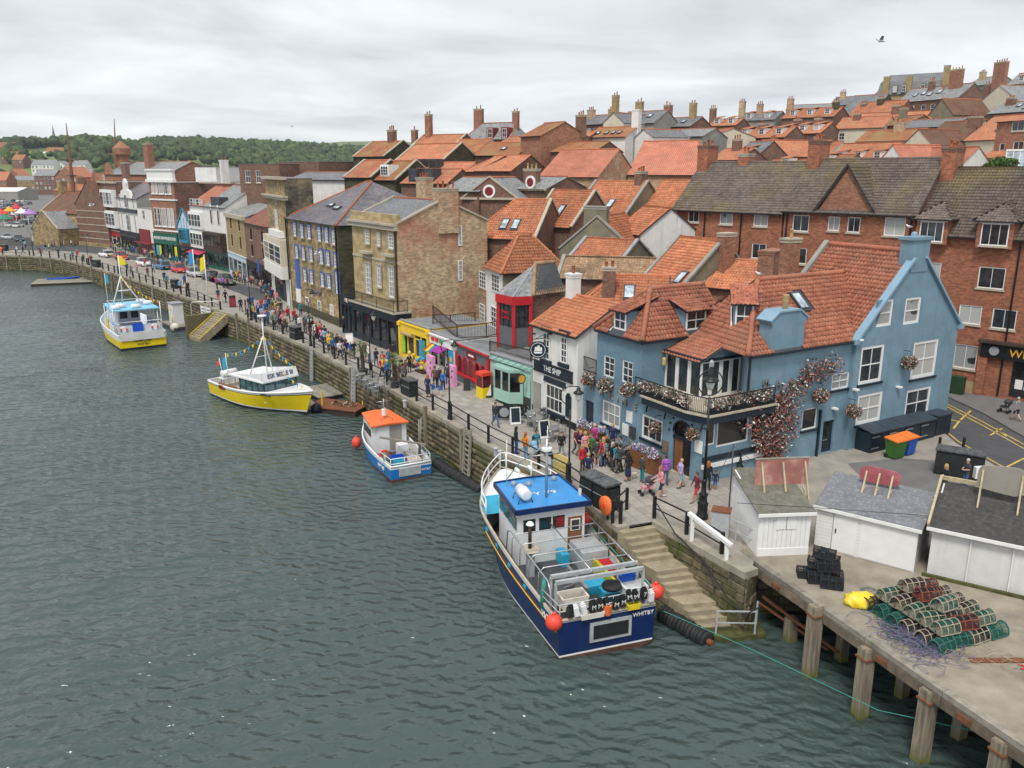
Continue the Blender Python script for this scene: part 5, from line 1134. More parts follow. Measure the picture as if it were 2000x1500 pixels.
# stone warehouse with blue windows
A,B=AB((-27.4,101.3),(-18.4,87.4))
ware,W,pl=hse('stone_warehouse','four-storey sandstone warehouse with blue-framed windows and slate hip roof',A,B,14.0,15,4.2,'side',11,'stone','slate_purple',side='stone_dark',hl=1,hr=1,skirt=.1,over=.25,cat='building',ridge_m='pot')
def dress_ware():
 t=ware;Fw=((0,0),(W,0))
 for row in([(577,448),(591,451),(605,453),(625,457),(639,459),(653,463)],[(581,491),(594,494),(609,497),(629,501),(642,504),(657,508)],[(597,537),(610,541),(631,546),(644,549)]):
  for x,y in row:
   u,z=on(t,*Fw,x,y);window(t,wall_M(*Fw,u-.5,z-.75,-.1),1.0,1.5,2,4,glass='glass_light',fw=.09,frame='white',sill='stone_sill',sur='royal')
 for x,y in((601,598),(625,606),(649,614)):u,z=on(t,*Fw,x,y);window(t,wall_M(*Fw,u-.5,z-1.1,-.1),1.0,2.2,2,3,fw=.11,sill='stone_sill')
 u,z=on(t,*Fw,661,553);window(t,wall_M(*Fw,u-.6,z-1.2,-.1),1.1,2.4,2,4,fw=.1,sur='royal');u,z=on(t,*Fw,582,537);MB(wall_M(*Fw,u,z)).box(-.7,.7,-.06,-.01,-2.0,2.0).mk('loading_door','royal',t)
 text(t,'lettering','BRANDY',wall_M(*Fw,on(t,*Fw,620,571)[0],on(t,*Fw,620,571)[1],-.1)@Mat.Rotation(R(90),4,'X'),.75,'letter_grey',.05)
 MB().box(0,W,-.12,-.0,0,.9).mk('plinth','stone_dark',t);u,z=on(t,*Fw,587,620);MB(wall_M(*Fw,u,0)).box(-.8,.8,-.1,-.01,0,2.6).mk('door','white',t)
 rooflight(t,pl[0],7.5,3.2,1.6,.5);rooflight(t,pl[0],10.2,2.8,1.6,.5);MB().bar((W-.1,-.15,0),(W-.1,-.15,11),.16).mk('downpipe','black',t);MB().bar((.1,-.15,0),(.1,-.15,11),.16).mk('downpipe','black',t)
 chimney(t,W-3.5,12.2,14.0,2.6,.9,1.6,'brick_mix',4,sunk=2)
dress_ware()
# the shop row further along the street
CH=[G(*p)for p in((206,479),(240,487),(278,497),(306,504),(354,510),(381,515),(409,522),(450,532),(486,550),(534,572),(571,600))]
def zrow(row,A,B):return HZ(row,(A.y+B.y)/2)
def grid(W,rows,n,w,m=.6,**o):
 """evenly spaced windows: rows = (sill, head) heights"""
 k=(W-2*m)/n;return[(m+(i+.5)*k-w/2,m+(i+.5)*k+w/2,a,b,o.get('nx',2),o.get('ny',2))for a,b in rows for i in range(n)]
def row(i,name,label,top,D,roof,ridge=None,**k):
 A,B=CH[i],CH[i+1];ze=zrow(top,A,B);Wd=(B-A).length
 n=Vec((-(B-A).y,(B-A).x,0)).normalized();ym=((A+B)/2+n*(D/2 if roof=='side' else 0)).y
 rise=(HZ(ridge,ym)-ze)if ridge else 0
 fr=k.pop('fr',None);h=ze-3
 t,W,pl=hse(name,label,A,B,ze,D,rise,roof,h,skirt=.1,front=grid(Wd,*fr)if fr else(),cat='building',**k)
 return t,W,h,pl
 # narrow stone tower house with the pale bay
t,W,h,pl=row(9,'tower_house','tall narrow blackened stone house with cornice and pale bay window',347,3.4,'flat',wm='stone',side='stone_black',rm='flat_roof')
for z,p,q in((h-.2,.5,.35),(h-2.6,.45,.4),(h-2.3,.6,.2)):MB().box(-p*.6,W+p*.6,-p,.3,z,z+q).mk('cornice','stone_sill',t)
MB().box(.5,W-.5,-.9,-.0,3.6,8.2).mk('bay','cream_wall',t)
for i in range(3):window(t,Mat.Translation((.6+i*(W-1.2)/3,-.98,5.1)),(W-1.25)/3,2.3,1,3,glass='glass',fw=.08)
MB().box(.4,W-.4,-1.0,0,3.4,4.9).mk('bay_apron','white_wall',t)
for i in range(2):window(t,Mat.Translation((W*.42+i*1.0,-.09,9.0)),.85,2.6,1,3,fw=.09)
MB().box(W*.3,W*.85,-.7,0,8.3,9.1).mk('balcony','white',t);window(t,Mat.Translation((W*.5,-.09,12.2)),.7,1.2,1,2)
MB().box(-.05,W+.05,-.1,.0,0,3.4).mk('arcade','white_wall',t);n=10;rr=W*.3;arc=[(W/2+math.cos(math.pi*k/n)*rr,-.12,1.6+math.sin(math.pi*k/n)*rr)for k in range(n+1)]
MB().ext(([(W/2+rr,-.12,.1)]+arc+[(W/2-rr,-.12,.1)])[::-1],(0,.02,0)).mk('arched_pane','glass_dark',t)
t,W,h,pl=row(8,'brick_shop','dark red brick shop with hanging blue sign and red tile roof',437,9,'side',400,wm='brick_dark',rm='rosemary',fr=([(4.2,5.9),(6.6,8.2)],2,1.2),frame='black',glass='glass_dark',sill='stone_sill')
shopfront(t,W,2.6,.3,None,3,'black',.5,1,'glass_dark','black',2.7,.6);o=MB().box(W-1.6,W-.9,-1.5,-1.4,2.9,4.6).mk('hanging_sign','royal',t);MB().bar((W-1.25,0,4.65),(W-1.25,-1.5,4.65),.05).mk('bracket','black',t)
t,W,h,pl=row(7,'buff_building','buff brick building with parapet and pale blue shopfront',420,10,'flat',wm='brick_buff',side='grey_wall',rm='slate_light',fr=([(4.6,6.5),(7.4,9.3)],2,1.0),glass='glass_dark',frame='dark_wood')
MB().box(-.1,W+.1,-.3,.2,h-.5,h+.1).mk('cornice','stone_sill',t);surf('pale_blue',(.52,.62,.70),.5,.05);shopfront(t,W,2.7,.2,None,4,'pale_blue',.5,2,'glass','pale_blue',2.8,.7)
slab(t,[(0,.3,h),(W,.3,h),(W,5,h+1.6),(0,5,h+1.6)],'slate_light')
t,W,h,pl=row(6,'bay_fronted_shop','white building with dark timber bay and slate roof',403,11,'side',362,wm='white_wall',rm='slate_light',chims=[(W0:=6.5,5.5,14.2,dict(w=.9,d=1.6,h=2.4,mat='white_wall',pots=2,cap='white'))])
MB().box(.6,W-.5,-.9,0,3.1,6.3).mk('bay','dark_wood',t)
for i in range(5):window(t,Mat.Translation((.7+i*(W-1.3)/5,-1.0,4.0)),(W-1.35)/5,2.0,1,2,'dark_wood','glass_dark',fw=.06)
for x in(W*.28,W*.62):window(t,Mat.Translation((x,-.09,7.6)),1.0,2.4,1,1,'white','glass_red',sur='white');MB().ext([(x-.2,-.1,10.2),(x+1.2,-.1,10.2),(x+.5,-.1,10.9)],(0,.08,0)).mk('pediment','white',t)
shopfront(t,W,2.5,.2,None,4,'green_paint',.5,2,'glass_dark','green_paint',2.5,.5);MB().box(W*.3,W*.7,.2,1.8,h+.2,h+1.5).mk('dormer','dark_grey',t)
t,W,h,pl=row(5,'bay_window_shop','white building with stacked bay windows, pink tiled roof and red awning',400,10,'side',364,wm='white_wall',rm='pantile_pink',chims=[(5.0,5,15.5,dict(w=.9,d=1.3,h=2.6,mat='white_wall',pots=2,cap='white'))])
for z in(3.6,6.9):
 MB().box(.5,W-.5,-.6,0,z-.4,z+2.5).mk('bay','white',t)
 for i in range(4):window(t,Mat.Translation((.6+i*(W-1.2)/4,-.7,z)),(W-1.25)/4,2.1,1,2,glass='glass',fw=.07)
for i in range(4):window(t,Mat.Translation((.5+i*(W-1)/4,-.09,10.4)),(W-1.1)/4,1.2,1,2)
shopfront(t,W,2.3,.2,None,3,'green_paint',.5,1,'glass_dark','black',2.3,.5);MB().ext([(.2,-.1,2.7),(W-.2,-.1,2.7),(W-.2,-1.6,2.2),(.2,-1.6,2.2)],(0,0,.05)).mk('awning','#.45,.03,.08',t)
t,W,h,pl=row(4,'gabled_shop','small brick shop with blue painted timber gable',443,9,'front',411,wm='brick_red',rm='rosemary')
MB().ext([(.1,-.06,h-1.0),(W-.1,-.06,h-1.0),(W-.1,-.06,h),(W/2,-.06,h+3.0),(.1,-.06,h)],(0,.05,0)).mk('gable_panel','pale_blue',t)
for a,b in(((-.3,-.15,h-.1),(W/2,-.15,h+3.3)),((W+.3,-.15,h-.1),(W/2,-.15,h+3.3))):MB().bar(a,b,.12,.4).mk('bargeboard','teal_paint',t)
for x in(W*.3,W*.5,W*.7):MB().box(x-.08,x+.08,-.1,-.06,h-1,h+1.6).mk('timber_stud','teal_paint',t)
MB().box(W*.2,W*.85,-.5,0,3.6,6.2).mk('bay','teal_paint',t);window(t,Mat.Translation((W*.25,-.58,4.1)),W*.55,1.8,3,2,'teal_paint','glass');shopfront(t,W,2.4,.2,None,2,'navy',.5,1,'glass_dark','navy',2.4,.5)
t,W,h,pl=row(3,'brick_store','red brick store with white parapet and dark green shop sign',356,24,'flat',wm='brick_red',side='brick_dark',rm='flat_roof')
for z0,z1 in((6.2,9.6),(12.2,14.4)):
 for i,(f,w_)in enumerate(((.16,.9),(.3,.9),(.5,1.7),(.7,.9),(.84,.9))):window(t,Mat.Translation((W*f-w_/2,-.1,z0)),w_,z1-z0,2 if w_>1 else 1,3,fw=.1,sill='white')
for z,q,p in((5.3,.25,.15),(11.0,.25,.15),(h,.5,.4),(h+.5,1.6,.15),(h+2.1,.3,.35)):MB().box(-p,W+p,-p,.4,z,z+q).mk('cornice','white',t)
shopfront(t,W,2.9,.2,None,4,'green_paint',.5,2,'glass_dark','green_paint',3.0,1.9,.25);text(t,'lettering','MOUNTAIN WAREHOUSE',Mat.Translation((W/2,-.36,3.95))@Mat.Rotation(R(90),4,'X'),.82,'white',.03,.82)
for x,c in((.9,'#.1,.35,.6'),(1.9,'#.5,.6,.05'),(W-1.4,'#.7,.6,.02')):MB().box(x,x+.8,-.3,-.26,.6,2.6).mk('poster',c,t)
MB().box(W-.3,W+18,5,6,h-.2,h+.1).mk('wall_coping','stone_sill',t)
t,W,h,pl=row(2,'infill_shop','low cream shop with maroon entrance tower',407,10,'flat',wm='white_wall',rm='flat_roof')
window(t,Mat.Translation((W*.35,-.09,7.2)),1.5,1.7,2,2,'white','glass_red');MB().box(.3,W*.75,-.25,0,.1,5.2).mk('sign_panel','maroon',t);MB().box(.2,W-.2,-1.4,0,2.6,2.75).mk('canopy','maroon',t)
t,W,h,pl=row(1,'shaped_gable_shop','white shop with tall curved gable and bay windows',386,11,'side',358,wm='white_wall',rm='slate_purple',side='grey_wall')
MB().ext([(W*.2,-.12,h-.3),(W*.8,-.12,h-.3),(W*.72,-.12,h+1.3),(W*.58,-.12,h+1.7),(W*.58,-.12,h+3.0),(W/2,-.12,h+3.8),(W*.42,-.12,h+3.0),(W*.42,-.12,h+1.7),(W*.28,-.12,h+1.3)],(0,.5,0)).mk('shaped_gable','white_wall',t)
for z0,z1 in((4.4,7.6),(9.0,11.6)):
 for f,w_ in((.16,.8),(.5,1.9),(.84,.8)):window(t,Mat.Translation((W*f-w_/2,-.25 if w_>1 else-.09,z0)),w_,z1-z0,2 if w_>1 else 1,3,fw=.09)
 MB().box(.1,W-.1,-.3,-.0,z0-.9,z0-.2).mk('band','navy',t)
MB().box(.2,W-.2,-.8,0,3.2,3.4).mk('balcony','dark_grey',t);shopfront(t,W,2.4,.2,None,4,'navy',.4,2,'glass','navy',2.4,.6)
t,W,h,pl=row(0,'corner_shop','tall brick end building with white bay windows and red shop sign',355,10,'flat',wm='brick_dark',rm='flat_roof',side='brick_dark',chims=[(7.5,4,15.8,dict(w=2.6,d=1.0,h=2.2,mat='brick_dark',pots=3))])
for z in(5.0,9.4):
 MB().box(W*.3,W-.2,-.9,0,z-.6,z+3.0).mk('bay','white',t)
 for i in range(4):window(t,Mat.Translation((W*.3+.08+i*(W*.7-.3)/4,-1.0,z)),(W*.7-.4)/4,2.5,1,3,fw=.07)
window(t,Mat.Translation((W*.35,-.09,13.6)),1.0,1.9,1,2);MB().box(-.2,W+.2,-.4,.2,h-.3,h+.15).mk('cornice','stone_sill',t);shopfront(t,W,2.6,.2,None,4,'white',.4,2,'glass_dark','red_paint',2.7,1.0)
# lodge and brick gable at the street end
def rs(name,label,pxL,YL,pxR,YR,ey,ry,D,roof='side',**k):
 """a house measured by its eaves line: picture columns and distances of its ends, picture rows of eaves and ridge"""
 z=HZ(ey,YL);A,B=XY(pxL,YL,z),XY(pxR,YR,z);n=Vec((-(B-A).y,(B-A).x,0)).normalized();ym=((A+B)/2+n*(D/2 if roof=='side' else 0)).y
 rise=max(.4,HZ(ry,ym)-z)if roof!='flat' else 0
 gz=terrain((A.x+B.x)/2,(A.y+B.y)/2);h=k.pop('h',6);k.setdefault('skirt',max(1.0,z-h-gz+1.5))
 return hse(name,label,A,B,z,D,rise,roof,h,**k)
t,W,pl=rs('brick_hall','dark brick gabled hall with banded wall and brown roof at the street end',146,190,206,182,398,352,14,'front',wm='brick_dark',rm='pantile_brown',h=12,skirt=4,cat='building',chims=[(4,3,13.5,dict(w=1.6,d=1,h=3.5,mat='brick_dark',pots=2))])
for z in(4.5,6,7.5,9,10.5):MB().box(.1,W-.1,-.06,-.01,z,z+.18).mk('band','stone_sill',t)
MB().box(-.1,W+.2,-.3,-.01,-3.9,3.6).mk('stone_base','stone',t);MB().box(W*.75,W*.95,-.4,-.3,-1.2,1.4).mk('door','maroon',t)
t,W,pl=rs('lodge','stone lodge with steep brown tiled roof and gable chimney',78,199,150,190,413,377,12,'side',wm='stone',rm='pantile_brown',h=8,skirt=3,cat='building',coping='stone_sill',chims=[(.3,6,12.0,dict(w=1.2,d=1.8,h=3,mat='stone',pots=0))])
for x,z in((W*.72,4.6),(W*.3,1.2),(W*.55,1.2),(W*.8,1.2)):window(t,Mat.Translation((x,-.09,z)),1.8,1.7,2,2,fw=.12)
t,W,pl=rs('lodge_wing','low stone gabled wing with arched door beside the street-end lodge',62,192,112,186,443,412,10,'front',wm='stone',rm='slate_light',h=6,skirt=3,cat='building',coping='stone_sill');MB().box(W*.6,W*.8,-.08,-.01,-1,2.2).mk('door','dark_wood',t)
t,W,pl=rs('victorian_hall','ornate red brick hall with turret and slate roof behind the shops',205,225,325,205,340,316,14,'side',wm='brick_red',rm='slate_light',h=10,cat='building',chims=[(2.5,4,13,dict(w=2.6,d=2.2,h=3.8,mat='brick_red',pots=3,pm='pot_buff')),(16.5,4,12,dict(w=2.2,d=1.6,h=5.5,mat='brick_red',pots=3,pm='pot_buff'))])
MB().lathe((2.5,4,15),[(2.2,0),(2.3,1.6),(1.2,2.6),(.3,3.4)],10).mk('turret','brick_red',t);MB().ext([(-.2,-.3,9.8),(3.6,-.3,9.8),(1.7,-.3,13)],(0,1,0)).mk('gable','brick_red',t)
rs('flat_block','brown brick flat-roofed block with scaffold rails behind the street',466,140,545,134,320,318,12,'flat',wm='brick_dark',rm='flat_roof',h=12,cat='building',front=[(1.5,2.8,9,11,2,2),(4.3,5.4,9,11,2,2)])
rs('flat_block','long brown flat-roofed block beside the white rendered wall',540,141,622,134,316,314,12,'flat',wm='brick_dark',rm='flat_roof',h=12,cat='building',front=[(1.5,3.4,9,11,2,2)])
rs('plant_room','white box plant room above the red brick store',380,165,421,163,326,320,8,'flat',wm='white_wall',rm='flat_roof',h=5,cat='building')
rs('long_white_house','long white rendered house wall above the stone warehouse roof',564,124,757,114,350,336,7,'side',wm='white_wall',rm='slate',h=9,cat='house',front=[(2.3,3.6,2.5,4.2,1,1)],hr=.5)
# roofscape behind the quay
O=dict(tiles='tile_orange');T='tile_tan'
HS=[('hipped orange pantile roof with two large rooflights',917,82,1044,79,461,389,8,'side',dict(tiles='tile_orange',wm='brick_dark',hl=.8,lights=[(0,3.1,1.3,.75,1.3),(0,4.3,1.3,.75,1.3)],coping='stone_sill')),('orange roof with one rooflight behind the two-rooflight roof',1036,86,1116,82,437,372,7,'side',dict(tiles='tile_orange',wm='brick_dark',lights=[(0,2.6,1.6,.7,1.3)],coping='stone_sill')),('olive rendered gable house with broad mossy chimney',1093,76,1240,73,484,424,8,'front',dict(tiles='tile_orange',wm='olive_wall',coping='grey_wall',chims=[(3.3,.5,8.3,dict(w=2.1,d=.8,h=1.4,mat='olive_wall',pots=0,cap='grey_wall'))])),('low orange roof under the olive gable',1103,71,1205,68,512,467,7,'side',dict(tiles='tile_orange',wm='olive_wall',coping='lead')),('orange roof with rooflight and brick end chimney',1120,91,1222,87,414,354,9,'side',dict(tiles='tile_orange',wm='olive_wall',coping='grey_wall',lights=[(0,3.6,.9,.7,1.5)],chims=[(5.6,4.6,8.6,dict(w=.8,d=1.5,h=1.6,mat='brick_dark',pots=3,sunk=3))])),('mossy orange hipped roof right of the brick end chimney',1246,90,1330,86,412,352,9,'side',dict(tiles='tile_orange',wm='brick_dark',hr=.5)),('white gabled house with mossy orange roof',1201,80,1251,76,451,405,6.5,'side',dict(tiles='tile_orange',wm='white_wall',h=4)),('long moss-streaked tan roof behind the red oriel house',1088,66.5,1285,64.5,541,503,6,'side',dict(tiles=T,wm='brick_dark',coping='grey_wall')),('orange roof with rooflight and small brick chimney between the two pubs',1121,59.2,1305,58,604,537,6.2,'side',dict(tiles='tile_orange',wm='brick_dark',hl=.9,lights=[(0,3.7,1.4,.8,1.4)],chims=[(2.4,1.4,7.6,dict(w=.9,d=.8,h=1.3,mat='brick_dark',pots=2))])),('steep orange roof with olive gable and tall brick chimney behind the pub',1250,65,1331,61,548,466,8,'side',dict(tiles='tile_orange',wm='olive_wall',coping='grey_wall',lights=[(0,3.6,.5,.7,1.2)],chims=[(4.9,4.2,8.9,dict(w=.8,d=1.2,h=.9,mat='brick_red',pots=0,sunk=3))])),('orange roof with brick party wall behind the pub dormers',1369,62,1470,59.5,557,508,6,'side',dict(tiles='tile_orange',wm='brick_red',coping='lead',chims=[(4.6,2.0,8.0,dict(w=1.2,d=2.6,h=.7,mat='brick_red',pots=0,cap='brick_red',sunk=4))])),('wide orange warehouse roof with patched brick gable',1053,107,1167,103,344,292,13,'side',dict(rm='pantile_pink',wm='brick_mix',front=[(1.6,2.1,4.0,4.6,1,1),(5.2,5.7,4.0,4.6,1,1)])),('largest pink-orange warehouse roof on the skyline',1226,111,1383,107,340,275,17,'side',dict(rm='pantile_pink',wm='brick_mix',hr=.35,front=[(6.8,7.2,4,4.6,1,1),(7.6,8.0,4,4.6,1,1),(8.4,8.8,4,4.6,1,1)])),('orange roof with brown brick gable beside the oculus pediment',928,113,997,110,333,303,10,'side',dict(rm='pantile_far',wm='brick_dark')),('small orange hip roof beside the brown brick gable',905,116,930,113,334,304,9,'side',dict(rm='pantile_far',wm='brick_dark',hl=.5)),('brick hall with cream pediment and round window',903,98,1010,96,386,347,10,'front',dict(rm='slate_light',wm='brick_dark',coping='stone_sill')),('grey slate roof with three chimney pots right of the round window',1010,101,1065,98,368,345,8,'side',dict(rm='slate_light',wm='brick_dark',chims=[(.6,2,7,dict(w=2,d=.8,h=1.2,mat='brick_dark',pots=3,pm='pot_buff'))])),('grey slate roof stained with moss behind the Georgian house',862,100,935,97,372,346,9,'side',dict(rm='slate_light',wm='brick_dark')),('tall brown brick tower house with rusty tile roof',1017,128,1056,124,266,239,9,'side',dict(rm='pantile_moss',wm='brick_red',h=12,chims=[(4.4,8,13,dict(w=1.4,d=1,h=2,mat='brick_dark',pots=3))])),('mansard roofed brick house with two arched dormers',905,152,999,148,272,240,9,'side',dict(rm='slate_light',wm='brick_red',hl=.35,hr=.35,h=7,chims=[(.8,4.5,9.5,dict(w=1.6,d=1,h=2.8,mat='brick_red',pots=2)),(8.2,4.5,9.5,dict(w=1.0,d=1,h=2.2,mat='brick_red',pots=2))])),('mossy brown roof with stone gable and brick chimney',690,137,749,133,305,276,9,'side',dict(rm='pantile_moss',wm='stone_dark',coping='stone_sill',chims=[(4.4,4.5,8.3,dict(w=1.2,d=1,h=1.7,mat='brick_dark',pots=3))])),('long half mossy orange roof with stone gable',770,129,862,124,315,281,10,'side',dict(rm='pantile_far',wm='stone_dark',coping='stone_sill')),('orange roof with stone gable above the long white wall',672,116,723,113,345,313,8,'side',dict(rm='pantile_far',wm='stone_dark',coping='stone_sill')),('mossy roof with white dormer window',723,114,772,111,350,314,8,'side',dict(rm='pantile_moss',wm='stone_dark',coping='stone_sill')),('orange roof with two dark dormers behind the stone warehouse',783,109,872,106,357,330,8,'side',dict(rm='pantile_far',wm='brick_dark')),('thin orange roof strip with gulls behind the dark dormers',795,121,905,117,336,317,7,'side',dict(rm='pantile_far',wm='white_wall')),('orange roof with tall brick chimney on the skyline',800,146,884,142,288,263,9,'side',dict(rm='pantile_far',wm='brick_dark',coping='stone_sill',chims=[(1.4,4,7.5,dict(w=1.0,d=1,h=4,mat='brick_red',pots=2)),(-1.6,4,6,dict(w=.9,d=.9,h=3,mat='brick_red',pots=1))],front=[(4.5,5.6,3,5,1,2),(6.2,7.3,3,5,1,2)])),('mossy tan roof with small white rooflight',868,138,930,134,298,272,8,'side',dict(rm='pantile_moss',wm='white_wall')),('orange mossy roof in front of the mansard house',925,131,1010,127,303,278,9,'side',dict(rm='pantile_moss',wm='brick_dark',lights=[(0,4,2,.7,.9)])),('orange roof left of the brick tower house',970,140,1022,137,282,266,8,'side',dict(rm='pantile_far',wm='brick_dark')),('mossy tan roofs right of the brick tower house',1076,124,1160,120,296,277,9,'side',dict(rm='pantile_moss',wm='brick_dark')),('orange roof above the mossy tan roofs',1083,134,1137,131,276,258,8,'side',dict(rm='pantile_far',wm='brick_dark')),('slate terrace with brick front and white windows',1127,160,1192,154,244,224,8,'side',dict(rm='slate',wm='brick_dark',front=[(.8,1.7,3.6,5.3,1,2),(2.5,3.4,3.6,5.3,1,2),(4.2,5.1,3.6,5.3,1,2)],chims=[(.8,3,7,dict(w=1.3,d=1,h=1.7,mat='brick_mix',pots=3)),(5.8,3,7,dict(w=1.0,d=.8,h=1.6,mat='brick_buff',pots=2))])),('cream gabled house with slate roof on the skyline',1178,152,1218,149,240,219,12,'front',dict(rm='slate',wm='cream_wall',chims=[(2,.8,8.5,dict(w=1,d=.9,h=2,mat='brick_buff',pots=2))])),('blue-grey slate roof with two rooflights',1200,158,1277,153,242,217,10,'side',dict(rm='slate',wm='grey_wall',lights=[(0,3.8,2.6,.8,1.2),(0,5.6,2.6,.8,1.2)],chims=[(2.3,5,8,dict(w=1.3,d=1,h=2,mat='brick_buff',pots=2))])),('orange roof with four small rooflights and white chimney',1145,134,1222,130,268,248,8,'side',dict(rm='pantile_moss',wm='white_wall',lights=[(0,1.2,1.3,.5,.9),(0,2.7,1.3,.5,.9),(0,3.9,1.3,.5,.9),(0,5,1.3,.5,.9)],chims=[(6.6,4,7,dict(w=1.2,d=1,h=3,mat='white_wall',pots=0,cap='white'))])),('white gable with steep roof beside the white chimney',1240,132,1275,128,268,252,7,'front',dict(rm='slate',wm='white_wall',h=5)),('grey rendered house with row of white windows',1275,146,1372,140,268,252,9,'side',dict(rm='slate_light',wm='grey_wall',front=[(1.2,2.6,4,5.4,2,2),(3.4,5.0,4,5.4,3,2),(7.0,8.2,3.6,5.2,2,2)])),('slate roof with tall red chimney',1290,160,1347,156,248,229,9,'side',dict(rm='slate',wm='brick_dark',lights=[(0,3.4,2,.7,1.1)],chims=[(-.3,3,6,dict(w=1.3,d=1.2,h=4,mat='brick_red',pots=2)),(4.4,4,8,dict(w=1.1,d=1,h=2.2,mat='brick_buff',pots=2))])),('orange roof with cream gable under the tall chimneys',1362,150,1385,146,268,251,9,'side',dict(rm='pantile_far',wm='cream_wall')),]
for i,(lab,pl_,yl,pr_,yr,ey,ry,D,kind,k)in enumerate(HS):
 t,W,pl=rs('house',lab,pl_,yl,pr_,yr,ey,ry,D,kind,group='houses behind the quay',**k)
 if 'round window' in lab:
  hh=6;MB().lathe((W/2,-.12,hh+.75),[(.75,-.05),(.75,.08)],20,0,'y').mk('round_window','white',t);MB().lathe((W/2,-.18,hh+.75),[(.5,-.02),(.5,.02)],16,0,'y').mk('round_pane','maroon',t);MB().box(-.2,W+.2,-.3,0,hh-.2,hh+.05).mk('cornice','stone_sill',t)
 if 'white dormer' in lab:MB().box(1.4,3.0,.6,2.5,6.3,7.9).mk('dormer','white',t);window(t,Mat.Translation((1.5,.5,6.5)),1.4,1.2,3,3)
 if 'dark dormers' in lab:
  for x in(1.0,3.4):MB().box(x,x+1.3,.3,2.4,6.1,7.8).mk('dormer','dark_grey',t);window(t,Mat.Translation((x+.15,.2,6.3)),1.0,1.3,1,1,'dark_grey','glass')
 if 'arched dormers' in lab:
  for x in(4.6,7.4):MB().box(x,x+1.3,.1,2.2,7.0,8.9).mk('dormer','maroon',t);window(t,Mat.Translation((x+.2,.02,7.2)),.9,1.5,2,2)
